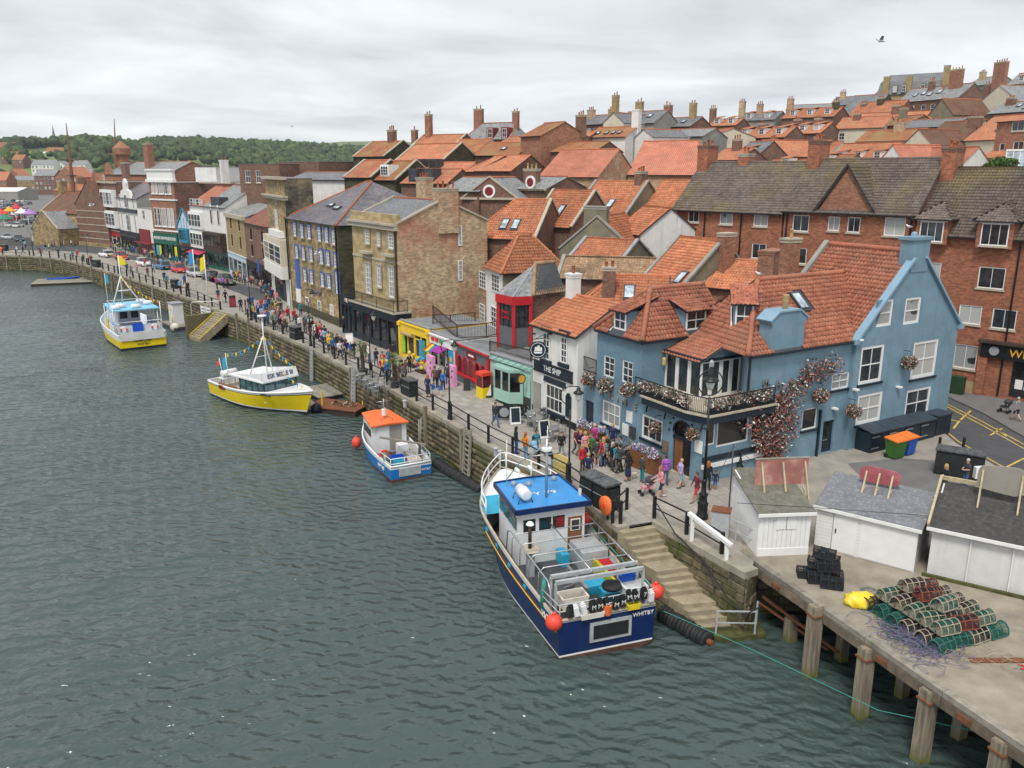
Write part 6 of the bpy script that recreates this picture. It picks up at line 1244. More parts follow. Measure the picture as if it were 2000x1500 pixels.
  # brick flats behind the pub
def flats():
 p=lambda t_:Vec((37-.7*t_,58.5+.714*t_))
 secs=[('left',30.5,19.4,16.1,20.2,'brick flats block with grey roof farthest from the road',[(1344,410,1365,434),(1406,411,1431,438),(1472,414,1500,442),(1405,471,1427,497),(1468,476,1496,505)]),('mid',19.2,8.3,16.35,20.4,'middle brick flats block with pointed brick gable',[(1548,420,1580,452),(1617,423,1640,451),(1655,424,1680,454),(1727,425,1768,461),(1543,484,1575,515)]),('right',8.1,-14,15.0,19.6,'brick flats block over the club shop with roof dormers',[(1801,432,1847,471),(1920,436,1974,479),(1793,512,1837,550),(1910,522,1963,564),(1872,596,1917,633),(1937,604,1985,643),(1862,673,1908,720)])]
 for nm,t0,t1,ze,zr,lab,ws in secs:
  A,B=p(t0),p(t1);W=(B-A).length;D=9
  tmp=bpy.data.objects.new('tmp',None);tmp.location=(A.x,A.y,3);tmp.rotation_euler=(0,0,math.atan2(B.y-A.y,B.x-A.x))
  fr=[]
  for wd in ws:
   a,b,c,d=rect(tmp,(0,0),(W,0),*wd);d=min(d,ze-3-.15)if nm!='right' or c<8 else d
   if d-c>.5:fr.append((a,b,c,d,3 if b-a>1.9 else 2,1))
  for zz in(2.2,5.3):
   if nm!='right':fr+=[(x,x+1.5,zz,zz+1.4,2,1)for x in(2,6,9.5)]if zz<5 else[]
  bpy.data.objects.remove(tmp)
  t,W,pl=hse('brick_flats',lab,A,B,ze,D,zr-ze,'side',ze-3,'brick_apt',tiles='tile_grey',skirt=.3,front=[o for o in fr if o[3]<ze-3-.1],over=.35,cat='flats',group='brick flats',tn=3,ridge_m='tile_grey',glass=None,side='brick_apt',coping=None)
  h=ze-3
  chimney(t,.4,D/2,h+zr-ze-.6,1.1,1.9,2.1,'brick_apt',3,sunk=2,cap='brick_dark')
  for x in((3.4,7.2)if nm=='left' else(.3,W-.3)if nm=='mid' else(7.2,)):MB().bar((x,-.1,.2),(x,-.1,h-.1),.11).mk('downpipe','black',t)
  if nm=='mid':
   g0,g1=2.9,7.6;gm=(g0+g1)/2;top=zr-3-.5
   MB().ext([(g0,-.06,h-.2),(g1,-.06,h-.2),(gm,-.06,top)],(0,.12,0)).mk('gable','brick_red',t)
   for q in([(g0-.25,-.3,h-.3),(g0-.25,3.2,h-.3),(gm,4.2,top),(gm,-.3,top)],[(g1+.25,3.2,h-.3),(g1+.25,-.3,h-.3),(gm,-.3,top),(gm,4.2,top)]):
    slab(t,q,'dark_grey',.08,'gable_roof');tile_roof(t,[q],'tile_grey',0,3)
  if nm=='left':chimney(t,4.5,D/2+.2,h+zr-ze-.5,1.0,1.2,1.2,'brick_apt',2,sunk=2)
  if nm=='right':
   for o in[o for o in fr if o[3]>=ze-3-.1]:
    x0,x1=o[0]-.3,o[1]+.3;xm=(x0+x1)/2;zt=o[3]+.25
    MB().box(x0,x1,-.46,3.5,o[2]-.22,zt).mk('dormer','brick_apt',t);window(t,Mat.Translation((o[0],-.55,o[2])),o[1]-o[0],o[3]-o[2],3,1,sill='stone_sill');MB().box(x0+.05,x1-.05,-.52,-.45,o[3],zt).mk('dormer_head','white',t)
    for q in([(x0-.3,-.8,zt-.1),(x1+.3,-.8,zt-.1),(xm,1.5,zt+1.2)],[(x0-.3,4,zt-.1),(x0-.3,-.8,zt-.1),(xm,1.5,zt+1.2),(xm,4,zt+1.2)],[(x1+.3,-.8,zt-.1),(x1+.3,4,zt-.1),(xm,4,zt+1.2),(xm,1.5,zt+1.2)]):slab(t,q,'dark_grey',.08,'dormer_roof');tile_roof(t,[q],'tile_grey',0,3)
    ridge(t,(xm,1.4,zt+1.2),(xm,4,zt+1.2),'tile_grey',.16)
   Fw=((0,0),(W,0));u0,z0=on(t,*Fw,1917,692)
   o=MB().box(u0,u0+7,-.35,-.0,z0-.1,z0+1.0).mk('club_sign','black',t);text(o,'lettering','Whitby C',Mat.Translation((u0+3.6,-.37,z0+.42))@Mat.Rotation(R(90),4,'X'),.85,'gold',.02);MB().lathe((u0+.9,-.38,z0+.45),[(.34,-.02),(.34,.02)],14,0,'y').mk('crest','lead',o)
   MB().box(u0-.2,u0+7,-.6,0,z0+1.0,z0+1.2).mk('canopy','dark_wood',t);MB().box(u0+2.2,u0+7,-.05,-.01,.3,z0-.15).mk('shop_pane','glass_dark',t);MB().box(u0-.1,u0+.5,-.3,-.01,0,z0-.1).mk('pier','brick_apt',t);MB().box(0,u0,-.05,-.005,-.1,.9).mk('plinth','ashlar',t)
   for x in(u0+2.5,u0+3.1):MB().box(x,x+.5,-.07,-.051,.9,1.6).mk('notice','white',t)
   u1,z1=on(t,*Fw,1857,655);MB(wall_M(*Fw,u1,z1)).lathe((0,-.4,0),[(.5,-.02),(.4,.08),(.1,.14)],12,0,'y').mk('satellite_dish','black',t)
   for x in(2.0,):MB().box(x,x+.0+.01,0,.01,0,.01)
flats()
cab=G(1852,765);t=tag(MB().box(-.9,.9,-.3,.3,0,1.35).mk('utility_cabinet','green_cab' if 'green_cab' in MATS else surf('green_cab',(.02,.05,.02),.6)),'dark green utility cabinet against the brick flats','cabinet');t.location=(33.6,60.6,3.0);t.rotation_euler=(0,0,R(-45.5))
# terraces climbing the hill
def mini_dormer(t,W,h,rise,D,n=2,mat='white',w_=1.2):
 for i in range(n):
  x=W*(i+.5)/n;y=D*.13;z=h+rise*.22
  MB().box(x-w_/2,x+w_/2,y,D*.42,z,z+1.25).mk('dormer',mat,t);window(t,Mat.Translation((x-w_/2+.08,y-.1,z+.1)),w_-.16,1.0,2,2,fw=.09)
  MB().ext([(x-w_/2-.15,y-.2,z+1.2),(x+w_/2+.15,y-.2,z+1.2),(x+w_/2+.15,D*.5,z+1.75),(x-w_/2-.15,D*.5,z+1.75)],(0,0,.08)).mk('dormer_roof','pantile_far',t)
BR,PF,PM,SL,CR='brick_dark','pantile_far','pantile_moss','slate','cream_wall'
def ch(x,m='brick_dark',h=1.8,p=3,w_=1.3,z=7.2,y=3.5):return(x,y,z,dict(w=w_,d=.9,h=h,mat=m,pots=p))
HILL=[('slate roofed terrace house with twin chimneys on the crest',1440,196,1512,190,236,219,8,SL,'grey_wall',[ch(-.8,'brick_mix',3.2),ch(3.6,'brick_mix',2.4),],2),('orange roof with two dormers at the crest',1382,186,1436,182,246,232,8,PF,BR,[ch(-.6,BR,2.6)],2),('long orange roof with three white dormers on the crest',1526,190,1628,182,231,211,9,PF,BR,[ch(.2,'brick_mix',3),ch(10.5,'stone_dark',2)],3),('grey-roofed chapel-like gable on the crest',1535,205,1620,200,214,204,9,'slate_light','stone',[],0),('dark slate gabled roof below the yellow hotel',1642,214,1708,208,222,185,14,SL,'stone_dark',[],0),('orange roof with stone chimney left of the brick terrace',1656,195,1750,186,226,198,9,PF,BR,[ch(5.5,'stone_dark',2.4),ch(1.6,BR,1.5)],0),('brick terrace with slate roof, four rooflights and white sashes',1752,205,1872,190,200,168,9,'slate_light',BR,[ch(6.2,BR,3.2),ch(12.5,'brick_red',5,4,3.0),ch(9.5,BR,1.2)],0),('long low orange roof below the brick terrace',1655,182,1816,172,241,219,8,PF,BR,[ch(8.6,BR,2.2,3,1.8)],0),('olive rendered gable with one white window',1812,174,1862,168,226,192,10,'pantile_brown','olive_wall',[],0,'front'),('large cream gable below the red chimney cluster',1908,180,1990,170,204,166,12,'slate_light',CR,[ch(1.4,'brick_red',4.2,5,3.0,10),ch(-1.5,BR,3,2)],0,'front'),('grey slate roof with dark rooflight near the right chimneys',1928,166,2010,158,222,198,9,'slate_light',BR,[ch(2.0,BR,1.6,2,1.6)],0),('orange roof over cream walls in the middle of the hill',1630,170,1726,164,251,228,9,PF,CR,[ch(3,BR,1.6)],0),('brick gabled roof with olive chimney on the middle hill',1715,168,1770,162,246,226,9,PM,BR,[ch(2.6,'olive_wall',2)],0),('blue-grey slate roof patch beside the tall flue',1760,160,1865,152,250,232,8,SL,BR,[],0),('mossy orange roof above the cream flue wall',1672,154,1790,146,276,253,8,PM,CR,[ch(6.0,'brick_mix',1.8,2,1.8)],0),('cream gable wall with tall steel flue',1762,146,1822,140,284,252,9,'pantile_brown',CR,[],0,'front'),('broad brown roof with cream walls and big brick chimney',1802,150,1880,143,276,236,10,'pantile_brown',CR,[ch(7.0,BR,2.6,3,2.2)],0),('orange roof with rooflights over a cream house',1882,143,1968,134,274,224,11,PF,CR,[],0),('red brick house with white windows at the hill edge',1948,122,2075,112,238,222,10,PF,'brick_red',[],0),('orange lean roof over a cream extension by the brick house',1908,122,1978,116,308,290,6,PF,CR,[],0),('orange roof with two long white-cheeked dormers',1612,136,1722,128,321,279,9,PF,'white_wall',[],3),('white gable wall above the flats roof',1705,124,1775,118,330,282,9,'pantile_pink','white_wall',[ch(1.0,BR,1.0,2,.8)],0,'front'),('pink tiled roof above the flats roof',1772,122,1868,115,331,288,8,'pantile_pink','white_wall',[],0),('orange roofs with dormers below the crest terrace',1520,172,1602,165,262,241,8,PF,BR,[ch(2,BR,1.6),ch(6.5,BR,1.6)],3),('row of orange dormered roofs in the saddle',1432,166,1532,158,270,248,8,PF,BR,[ch(4,BR,1.4)],3),('slate roof with pointed white dormer',1426,140,1470,135,312,276,8,SL,BR,[],1),('brick gable with orange roof beside the pointed dormer',1466,144,1510,138,305,273,9,PF,BR,[ch(1,BR,1.5)],0,'front'),('orange roofs over white shopfront houses in the saddle',1520,150,1622,143,300,278,8,PF,'white_wall',[ch(5.5,'olive_wall',1.5)],2),('orange roof left of the slate roofs in the dip',1364,154,1432,149,288,262,8,PF,BR,[ch(1.5,BR,1.4)],2),('brown roof behind the flats chimney',1385,132,1440,128,312,290,8,PF,BR,[ch(2.5,BR,1.8)],0),('mossy orange roof with two chimneys behind the flats',1560,132,1640,126,325,302,8,PM,'olive_wall',[ch(1.4,BR,1.5)],1),('orange roof behind the middle flats chimney',1480,128,1570,122,330,312,8,PF,BR,[],1),('slate roofed hill house at the crest beside the chapel gable',1620,226,1690,220,206,188,9,SL,'stone',[ch(2,'brick_mix',2.2)],0),('grey slate roofs behind the red chimney stacks',1880,205,1930,198,170,150,9,'slate_light','grey_wall',[ch(2,'brick_mix',2)],0),('mossy slate roof at the top of the hill edge',1968,195,2050,188,165,140,10,'slate_light',CR,[],2),]
for q in HILL:
 lab,a,ya,b,yb,ey,ry,D,rm,wm,chs,dn=q[:12];kind=q[12]if len(q)>12 else 'side'
 fr=[]
 lights=[]
 Wd=(XY(a,ya,10)-XY(b,yb,10)).length
 if 'sashes' in lab:fr=[(x,x+1.1,3.0,5.0,1,2)for x in(1,4,7,9.5)];lights=[(0,3,2.2,.9,1.1),(0,5,2.6,.9,1.1),(0,7,2.0,1,1.1),(0,9,2.6,1.1,1.4)]
 elif 'white windows' in lab:fr=[(1,1.9,1.2,3.0,1,2),(3.3,5.0,1.0,3.2,2,2),(2.6,6.6,4.6,5.9,4,1)]
 elif 'one white window' in lab:fr=[(Wd*.6,Wd*.6+.9,3.5,5.2,1,2)]
 elif kind=='side' and Wd>6 and wm in('white_wall',CR,'grey_wall'):fr=[(1,2.1,3.8,5.1,2,2),(Wd-2.4,Wd-1.2,3.8,5.1,2,2)]
 if 'rooflight' in lab and not lights:lights=[(0,Wd*.5,2.5,.8,1.2),(0,Wd*.75,1.2,.9,1.2)]
 t,W,pl=rs('house',lab,a,ya,b,yb,ey,ry,D,kind,rm=rm,wm=wm,chims=chs,front=fr,lights=lights,group='houses on the hill')
 if dn:mini_dormer(t,W,6,max(.8,HZ(ry,ya)-HZ(ey,ya)),D,dn)
 # big yellow-brick hotel with slate mansard
t,W,pl=rs('hotel','large yellow brick hotel with slate mansard and dormers on the hilltop',1708,236,1850,226,186,165,14,'side',wm='brick_buff',rm=SL,h=9,cat='building',hl=.12,hr=.1,group='houses on the hill')
MB().ext([(.4,.3,9.0),(.9,1.6,12.2),(2,7,14.6),(2,9,14.6),(.4,13,9)],(W-1.2,0,0)).mk('mansard',SL,t)
for x in(2.6,8.2,17):chimney(t,x,.7,9,1.5,1.2,4.6 if x<10 else 6.5,'brick_buff',0,sunk=9)
for x in(4.4,6.6,11.2):MB().box(x,x+1.2,-.1,2,9.3,11.4).mk('dormer',SL,t);window(t,Mat.Translation((x+.12,-.2,9.5)),.95,1.6,2,2)
t=thing('garden_bush','bright green bush on the roofline beside the flats chimney','bush',(PY(1948,325,112)));leaves('foliage',[((random.uniform(-1.6,1.6),random.uniform(-.6,.6),random.uniform(-.5,.8)),(.9,.8,.6),220)for _ in range(12)],.16,['leaf_bush','leaf_green'],t,[.7,.3],'stuff')
MB().tube([(0,0,-4),(0,0,0)],[.15,.08],6).mk('stem','twig',t)
t=thing('conservatory','white glazed conservatory behind the green bush','conservatory',PY(1962,327,114),R(-35));MB().box(0,3.2,0,2.4,-.6,2.1).mk('glazing','glass_sky',t);MB().box(-.1,3.3,-.1,2.5,2.1,2.35).mk('roof','white',t)
for x in(0,.8,1.6,2.4,3.2):MB().box(x-.06,x+.06,-.06,0,-.6,2.1).mk('mullion','white',t)
# far side of the harbour: car park, town, wooded hills
surf('grass',(.13,.17,.05),.95,.3,.01,(.28,.24,.11),.6,.006);surf('field',(.30,.33,.14),.95,.2,.01,(.36,.33,.2),.5,.01)
cp=[(-330,206),(-150,206),(-112,212),(-96,232),(-70,240),(-40,330),(-40,620),(-420,620)]
struct(MB().ext([(x,y,-3)for x,y in cp],(0,0,5.9)).mk('car_park','asphalt_light'))
def hills():
 xs=np.linspace(-1300,1500,71);ys=np.linspace(560,3600,60);X,Y=np.meshgrid(xs,ys)
 left=46*np.exp(-((X+560)/330)**2)*(1/(1+np.exp(-(Y-830)/90)));mid=26*np.exp(-((X+160)/340)**2)*(1/(1+np.exp(-(Y-1250)/110)));far=62/(1+np.exp(-(Y-2500)/160))+30/(1+np.exp(-(X-300)/120))*(Y>700)
 Z=2.0+left+mid+far+3*np.sin(X*.021)*np.sin(Y*.017)
 Z=np.where(Y<600,2.0,Z);n=len(xs);P=np.stack([X,Y,Z],-1).reshape(-1,3)
 i,j=np.meshgrid(np.arange(len(ys)-1),np.arange(n-1),indexing='ij');a=(i*n+j).ravel()
 struct(quad_mesh('hills',P,np.stack([a,a+1,a+n+1,a+n],1),'grass',None,None,True))
 from_grid=lambda x,y:float(2.0+46*math.exp(-((x+560)/330)**2)/(1+math.exp(-(y-830)/90))+26*math.exp(-((x+160)/340)**2)/(1+math.exp(-(y-1250)/110))+62/(1+math.exp(-max(-400,(y-2500))/160)))
 return from_grid
HF=hills()
KEEP=[(60,166,775),(78,162,1000),(245,292,1150),(272,342,1255),(-10,44,880),(0,200,600)]
def woodland():
 rg=np.random.RandomState(11);tp=[]
 bm=bmesh.new();bmesh.ops.create_icosphere(bm,subdivisions=2,radius=1.0);base=np.array([v.co[:]for v in bm.verts]);tri=np.array([[v.index for v in f.verts]for f in bm.faces]);bm.free()
 V,Fc,Rd=[],[],[];k=0
 spots=[]
 while len(spots)<3600:
  y=rg.uniform(640,1900);px=rg.uniform(-40,760);x=(px-1000)/1600*y
  if y<900 and px>330:continue
  if y<800 and rg.rand()<.8:continue
  if y<900 and rg.rand()<.4:continue
  if any(a-4<px<b+4 and Y0-130<y<Y0+25 for a,b,Y0 in KEEP):continue
  spots.append((x,y))
 for x,y in spots:
  r=rg.uniform(2.6,6.2)*(1.0 if y<1100 else 1.2);z=HF(x,y)
  b=base*np.array([r,r,r*rg.uniform(.75,1.05)])*(1+.34*rg.normal(size=(len(base),1)).clip(-1,1.2));b[:,2]+=r*.75
  V.append(b+np.array([x,y,z]));Fc.append(tri+k);Rd.append(np.full(len(tri),rg.rand())*.6+rg.rand(len(tri))*.4);k+=len(base)
 quad_mesh('far_woodland',np.concatenate(V),np.concatenate(Fc),'far_leaf',None,np.concatenate(Rd),False,'stuff')
surf('far_leaf',(.05,.085,.025),.9,.35,.05,(.085,.10,.03),.6,.02,rnd=.55)
woodland()
def far(name,lab,px0,px1,Y,ey,ry,roof,rm,wm,h=8,D=12,n=0,m=1,dy=0,grp='buildings across the harbour',**k):
 z=HZ(ey,Y);A,B=XY(px0,Y+dy,z),XY(px1,Y,z);W=(B-A).length;fr=[]
 for j in range(m):
  for i in range(n):x=W*(i+.5)/n;zz=h-2.6-j*3.2;fr.append((x-.7,x+.7,zz,zz+1.7,2,2))
 return hse(name,lab,A,B,z,D,max(.3,HZ(ry,Y+D/2)-z)if roof!='flat' else 0,roof,h,wm,rm,front=[f for f in fr if f[2]>.3],skirt=12,cat='building',group=grp,gutter=False,**k)
FB=[('house','red roofed brick tower house at the left edge across the harbour',-20,12,560,352,335,'side',PF,'brick_red',12,12,3,2),('house','brick house with pointed red gable roof across the harbour',12,36,600,342,329,'front',PF,'brick_red',12,14,2,2),('house','buff stone row with grey roof across the harbour',24,68,590,352,343,'side','slate_light','stone',12,12,4,2),('house','brown brick quayside flats with grey roof and many windows',66,106,580,343,331,'side','slate_light',BR,16,14,5,3),('warehouse','big red brick harbour warehouse with orange roof',107,150,560,346,326,'front',PF,'brick_red',16,26,4,3),('warehouse','grey gabled harbour building beside the big brick warehouse',148,176,590,344,330,'side','slate_light','brick_mix',14,12,4,2),('house','orange roofed house right of the grey harbour building',174,196,570,352,338,'front',PF,'brick_red',10,14,2,2),('villa','large white villa with gables among the trees',60,104,760,322,312,'side','slate_light','white_wall',12,14,6,2),('villa','white villa wing with chimneys beside the large villa',100,126,770,323,314,'front','slate_light','white_wall',9,14,2,2),('villa','small white gabled house among the trees',140,166,780,322,313,'side','slate_light','white_wall',8,12,2,1),('school','long pale industrial roof on the wooded slope',78,162,960,304,296,'side','white_wall','white_wall',8,20,0,1),('school','long red roofed school on the wooded slope',86,150,1010,296,288,'side',PM,'brick_red',8,18,8,1),('school','pair of grey school sheds in the trees',245,292,1150,297,289,'side','slate_light','cream_wall',7,30,4,1),('houses','row of orange roofed estate houses on the ridge',272,304,1250,283,274,'side',PF,'brick_red',8,14,4,1),('houses','second row of orange roofed estate houses on the ridge',322,342,1260,286,276,'side',PF,'brick_red',8,14,3,1),('house','orange roofs in trees at the left hilltop',-10,22,900,288,278,'side',PM,BR,8,16,3,1),('house','mid-slope brown roofs among trees at the left edge',0,30,820,305,296,'side',PM,BR,8,14,3,1),('house','lower brown roofed house below the left hilltop',22,44,800,312,302,'side',PM,BR,8,14,2,1),('shed','long pale harbour shed behind the car park',-30,34,470,374,366,'side','white_wall','grey_wall',5,20,0,1),]
for f in FB:far(f[0].replace('houses','estate_row'),*f[1:])
far('hall','orange roof between the lodge and the harbour warehouses',104,178,330,372,360,'side',PF,'brick_red',6,14)
p=PY(104,258,1100);t=thing('church_spire','thin grey church spire above the trees','spire',(p.x,p.y,p.z-20));MB().box(-3,3,-3,3,0,12).mk('tower','grey_wall',t);MB().lathe((0,0,12),[(2.6,0),(.1,16)],8).mk('spire','slate_light',t)
def tall_ship():
 Y=300;t=thing('tall_ship','tall ship with two brown masts behind the lodge','ship',XY(165,Y,0));o=t.location
 b=MB();b.ext([(-16,-3,0),(14,-3,0),(20,0,0),(14,3,0),(-16,3,0)],(0,0,5));b.mk('hull','dark_wood',t)
 for px,top,lean in((143,240,-1.5),(228,232,-.6)):
  y2=Y if px<200 else Y+40;zt=HZ(top,y2);p=XY(px+(6 if px<200 else 2),y2,3)-o;q=XY(px-(14 if px<200 else 5),y2,zt)-o;q.z=zt
  mid=p.lerp(q,.45);m2=p.lerp(q,.75);MB().tube([p,mid,m2,q],[.9,.65,.35,.12],8).mk('mast','brown_door',t)
  for f,w_ in((.28,5),(.45,4),(.62,3)):c=p.lerp(q,f);MB().tube([c+Vec((-w_,0,.4)),c+Vec((w_,0,-.4))],.16,6).mk('yard','brown_door',t)
  c=p.lerp(q,.45);MB().box(c.x-1.3,c.x+1.3,c.y-1,c.y+1,c.z-.15,c.z+.15).mk('mast_top','dark_wood',t)
  for sx in(-1,1):
   for k in range(3):MB().tube([p+Vec((sx*(3+k),0,0)),c],.05,4).mk('shroud','black',t)
tall_ship()
# boats
def hullfn(L,B,fs,fb,tr=.86,rake=.9,full=.55,sheer_p=2.2,k0=.05,k1=.55):
 hb=lambda s:B/2*(tr+(1-tr)*math.sin(min(1,s/full)*math.pi/2))if s<full else B/2*max(0.0,1-((s-full)/(1-full))**2.3)
 sh=lambda s:fs+(fb-fs)*s**sheer_p
 def pt(s,z,side):
  z1=sh(s);t=max(0,(z+.9)/(z1+.9));k=k0+k1*max(0,(s-.4)/.6)**1.6
  return Vec((L*s*(1-.06*(1-t)*s)+rake*max(0,z)/fb*s**5,side*max(.02,hb(s)*t**k),z))
 return hb,sh,pt
def make_hull(t,L,B,fs,fb,bands,deck_z,mats,deck_m,inner_m,cap_m,cap_r=.07,tr=.86,n=26,inner=True,full=.55,rake=.9,k0=.05,k1=.55):
 """hull plating in painted bands, transom, bulwark lining, deck and capping rail; bands = (share of the freeboard, material index)"""
 hb,sh,pt=hullfn(L,B,fs,fb,tr,rake,full,2.2,k0,k1);b=MB();S=[i/n for i in range(n+1)]
 lev=lambda s:[-.9,-.4]+[.0+sh(s)*f for f,_ in bands];mi=[mats.index(mats[0])]*2+[m for _,m in bands[1:]]
 for side in(1,-1):
  G_=[[pt(s,z,side)for z in lev(s)]for s in S];o=len(b.v);k=len(G_[0])
  b.v.extend(tuple(p)for r in G_ for p in r)
  for i in range(n):
   for j in range(k-1):
    q=(o+i*k+j,o+(i+1)*k+j,o+(i+1)*k+j+1,o+i*k+j+1);b.f.append(q if side<0 else q[::-1]);b.m.append(([0,0]+[m for _,m in bands[1:]])[j])
 z0=lev(0)
 for j in range(len(z0)-1):b.poly([pt(0,z0[j],1),pt(0,z0[j],-1),pt(0,z0[j+1],-1),pt(0,z0[j+1],1)][::1],([0,0]+[m for _,m in bands[1:]])[j])
 h=b.mk('hull',mats,t)
 for p in h.data.polygons:p.use_smooth=abs(p.normal.x)<.95
 if inner:
  b=MB();ins=lambda s,z,sd:Vec((max(.1,min(pt(s,z,sd).x-.1*s,L-.2)),sd*max(0,abs(pt(s,z,sd).y)-.1),z))
  for side in(1,-1):
   for i in range(n):
    q=[ins(S[i],deck_z,side),ins(S[i+1],deck_z,side),ins(S[i+1],sh(S[i+1]),side),ins(S[i],sh(S[i]),side)];b.poly(q if side>0 else q[::-1])
  b.poly([ins(0,deck_z,-1),ins(0,deck_z,1),ins(0,sh(0),1),ins(0,sh(0),-1)]);b.mk('bulwark',inner_m,t)
  b=MB()
  for i in range(n):b.poly([ins(S[i],deck_z,-1),ins(S[i+1],deck_z,-1),ins(S[i+1],deck_z,1),ins(S[i],deck_z,1)])
  b.mk('deck',deck_m,t)
 loop=[pt(s,sh(s),1)for s in S]+[pt(s,sh(s),-1)for s in S[::-1][1:]]
 loop=[p+Vec((0,-math.copysign(.05,p.y)if abs(p.y)>.1 else 0,.01))for p in loop]
 MB().tube(loop+[loop[0]],cap_r,6).mk('capping_rail',cap_m,t,True)
 return hb,sh,pt
def tubs(t,name,mat,runs,r=.025,n=6):
 for q in runs:MB().tube(q,r,n).mk(name,mat,t,True)
surf('navy_hull',(.006,.022,.105),.3,.12,1.5,(.01,.02,.06),.5,1,streak=.5);surf('antifoul',(.10,.045,.03),.8,.3,2);surf('deck_grey',(.06,.065,.07),.8,.25,2,(.12,.11,.1),.4,3);surf('boat_blue',(.04,.27,.62),.35,.1,2,(.05,.25,.5),.3,2);surf('cyan',(.03,.36,.55),.45,.1,2)
surf('boat_white',(.76,.77,.77),.4,.05,2,(.5,.48,.44),.35,1.5,streak=.25);surf('hull_yellow',(.80,.60,.01),.3,.06,1.5);surf('hull_black',(.015,.02,.018),.5,.2,2);surf('hull_blue',(.012,.16,.48),.4,.12,1.5,(.02,.1,.28),.5,1.2);surf('orange',(.80,.16,.04),.5,.08,2);surf('buoy_red',(.75,.07,.04),.45,.08,3)
surf('net_green',(.04,.26,.21),.8,.2,8);surf('lime',(.42,.42,.03),.6,.15,3);surf('tarp',(.68,.68,.66),.6,.1,1,(.5,.48,.45),.4,1.2,.5,6);surf('crate_white',(.66,.62,.54),.6,.1,3);surf('wood_seat',(.22,.095,.045),.6,.2,4);surf('crate_blue',(.01,.09,.5),.45,.1,3);surf('can_black',(.02,.02,.022),.5,.2,4)
def trawler():
 o=Vec((3.96,30.42,.38));hd=R(109);t=thing('trawler','large navy blue fishing trawler with blue wheelhouse roof beside the stone steps','fishing boat',o,hd);L=13.1
 hb,sh,pt=make_hull(t,L,4.95,1.4,2.85,[(-.2,0),(-.14,1),(.92,2),(1.0,3)],.75,['antifoul','white','navy_hull','boat_white'],'deck_grey','boat_white','stone_sill',.07,.9,full=.7,k0=.03,k1=.4)
 for sd_ in(1,-1):MB().tube([pt(s,.62*sh(s),sd_)+Vec((0,sd_*.02,0))for s in np.linspace(.01,.72,24)],.035,5).mk('gold_line','gold',t,True)
 for s in(.12,.27,.42,.56,.68):p=pt(s,.8*sh(s),1);MB().bx(p+Vec((0,.02,0)),(.3,.05,.14)).mk('scupper','cyan',t)
 # whaleback foredeck
 b=MB();S=np.linspace(.72,.985,10)
 for i in range(9):b.poly([pt(S[i],sh(S[i]),-1)+Vec((0,.1,.02)),pt(S[i+1],sh(S[i+1]),-1)+Vec((0,.05,.02)),pt(S[i+1],sh(S[i+1]),1)+Vec((0,-.05,.02)),pt(S[i],sh(S[i]),1)+Vec((0,-.1,.02))],1 if i<4 else 0)
 b.mk('foredeck',['boat_white','cyan'],t)
 # wheelhouse
 x0,x1,hw,z0,z1=6.3,9.6,1.72,.76,3.55
 wh_=MB().ext([(x0,-hw,z0),(x1,-hw*.92,z0),(x1+.1,0,z0),(x1,hw*.92,z0),(x0,hw,z0)],(0,0,z1-z0)).mk('wheelhouse','boat_white',t)
 rf=MB().ext([(x0-.25,-hw-.2,z1),(x1+.25,-hw-.05,z1),(x1+.4,0,z1),(x1+.25,hw+.05,z1),(x0-.25,hw+.2,z1)],(0,0,.1)).mk('wheelhouse_roof','boat_blue',t)
 rim=[(x0-.25,-hw-.2,z1+.05),(x1+.25,-hw-.05,z1+.05),(x1+.4,0,z1+.05),(x1+.25,hw+.05,z1+.05),(x0-.25,hw+.2,z1+.05)]
 for i in range(5):MB().bar(rim[i],rim[(i+1)%5],.08,.26).mk('roof_rim','navy_hull',t)
 for y in(1.15,.35,-.35):MB().bx((x0-.02,y,2.75),(.04,.6,.62)).mk('pane','glass_dark',wh_)
 for i in range(4):MB().bx((x0+.5+i*.75,hw-.02-i*.03,2.8),(.58,.08,.62)).mk('pane','glass_teal',wh_);MB().bx((x0+.5+i*.75,-hw+.02+i*.03,2.8),(.58,.08,.62)).mk('pane','glass_teal',wh_)
 d_=MB().bx((x0-.03,-1.2,1.95),(.05,.72,1.9)).mk('door','brown_door',wh_);MB().bx((x0-.07,-1.2,2.5),(.03,.5,.6)).mk('door_frame','white',d_);MB().bx((x0-.09,-1.2,2.5),(.02,.4,.5)).mk('pane','glass',d_)
 MB().bx((x0-.05,-.4,2.75),(.06,.42,.5)).mk('liferaft_plate','maroon',wh_)
 # on the roof: life-raft canister, mast, floodlights, lettering
 lr=MB().lathe((x0+1.0,1.1,z1+.52),[(.2,-.5),(.27,-.48),(.29,-.05),(.31,0),(.29,.05),(.27,.48),(.2,.5)],12,0,'x').mk('life_raft','boat_white',t,True)
 tubs(t,'raft_cradle','dark_grey',[[(x0+.6,.75,z1+.1),(x0+.6,.85,z1+.35),(x0+.6,1.4,z1+.35),(x0+.6,1.5,z1+.1)],[(x0+1.4,.75,z1+.1),(x0+1.4,.85,z1+.35),(x0+1.4,1.4,z1+.35),(x0+1.4,1.5,z1+.1)]],.03)
 tubs(t,'mast','steel',[[(x0+1.0,-.1,z1),(x0+1.0,-.1,z1+3.1)]],.07);tubs(t,'mast_arm','steel',[[(x0+1.0,-.8,z1+2.3),(x0+1.0,.7,z1+2.3)],[(x0+1,-.1,z1+2.8),(x0+3.2,.5,z1+1.2),(x1+1.6,.9,2.9)]],.03)
 MB().lathe((x0+1.0,-.1,z1+2.5),[(.04,0),(.26,.02),(.26,.14),(.04,.18)],14).mk('radar','white',t)
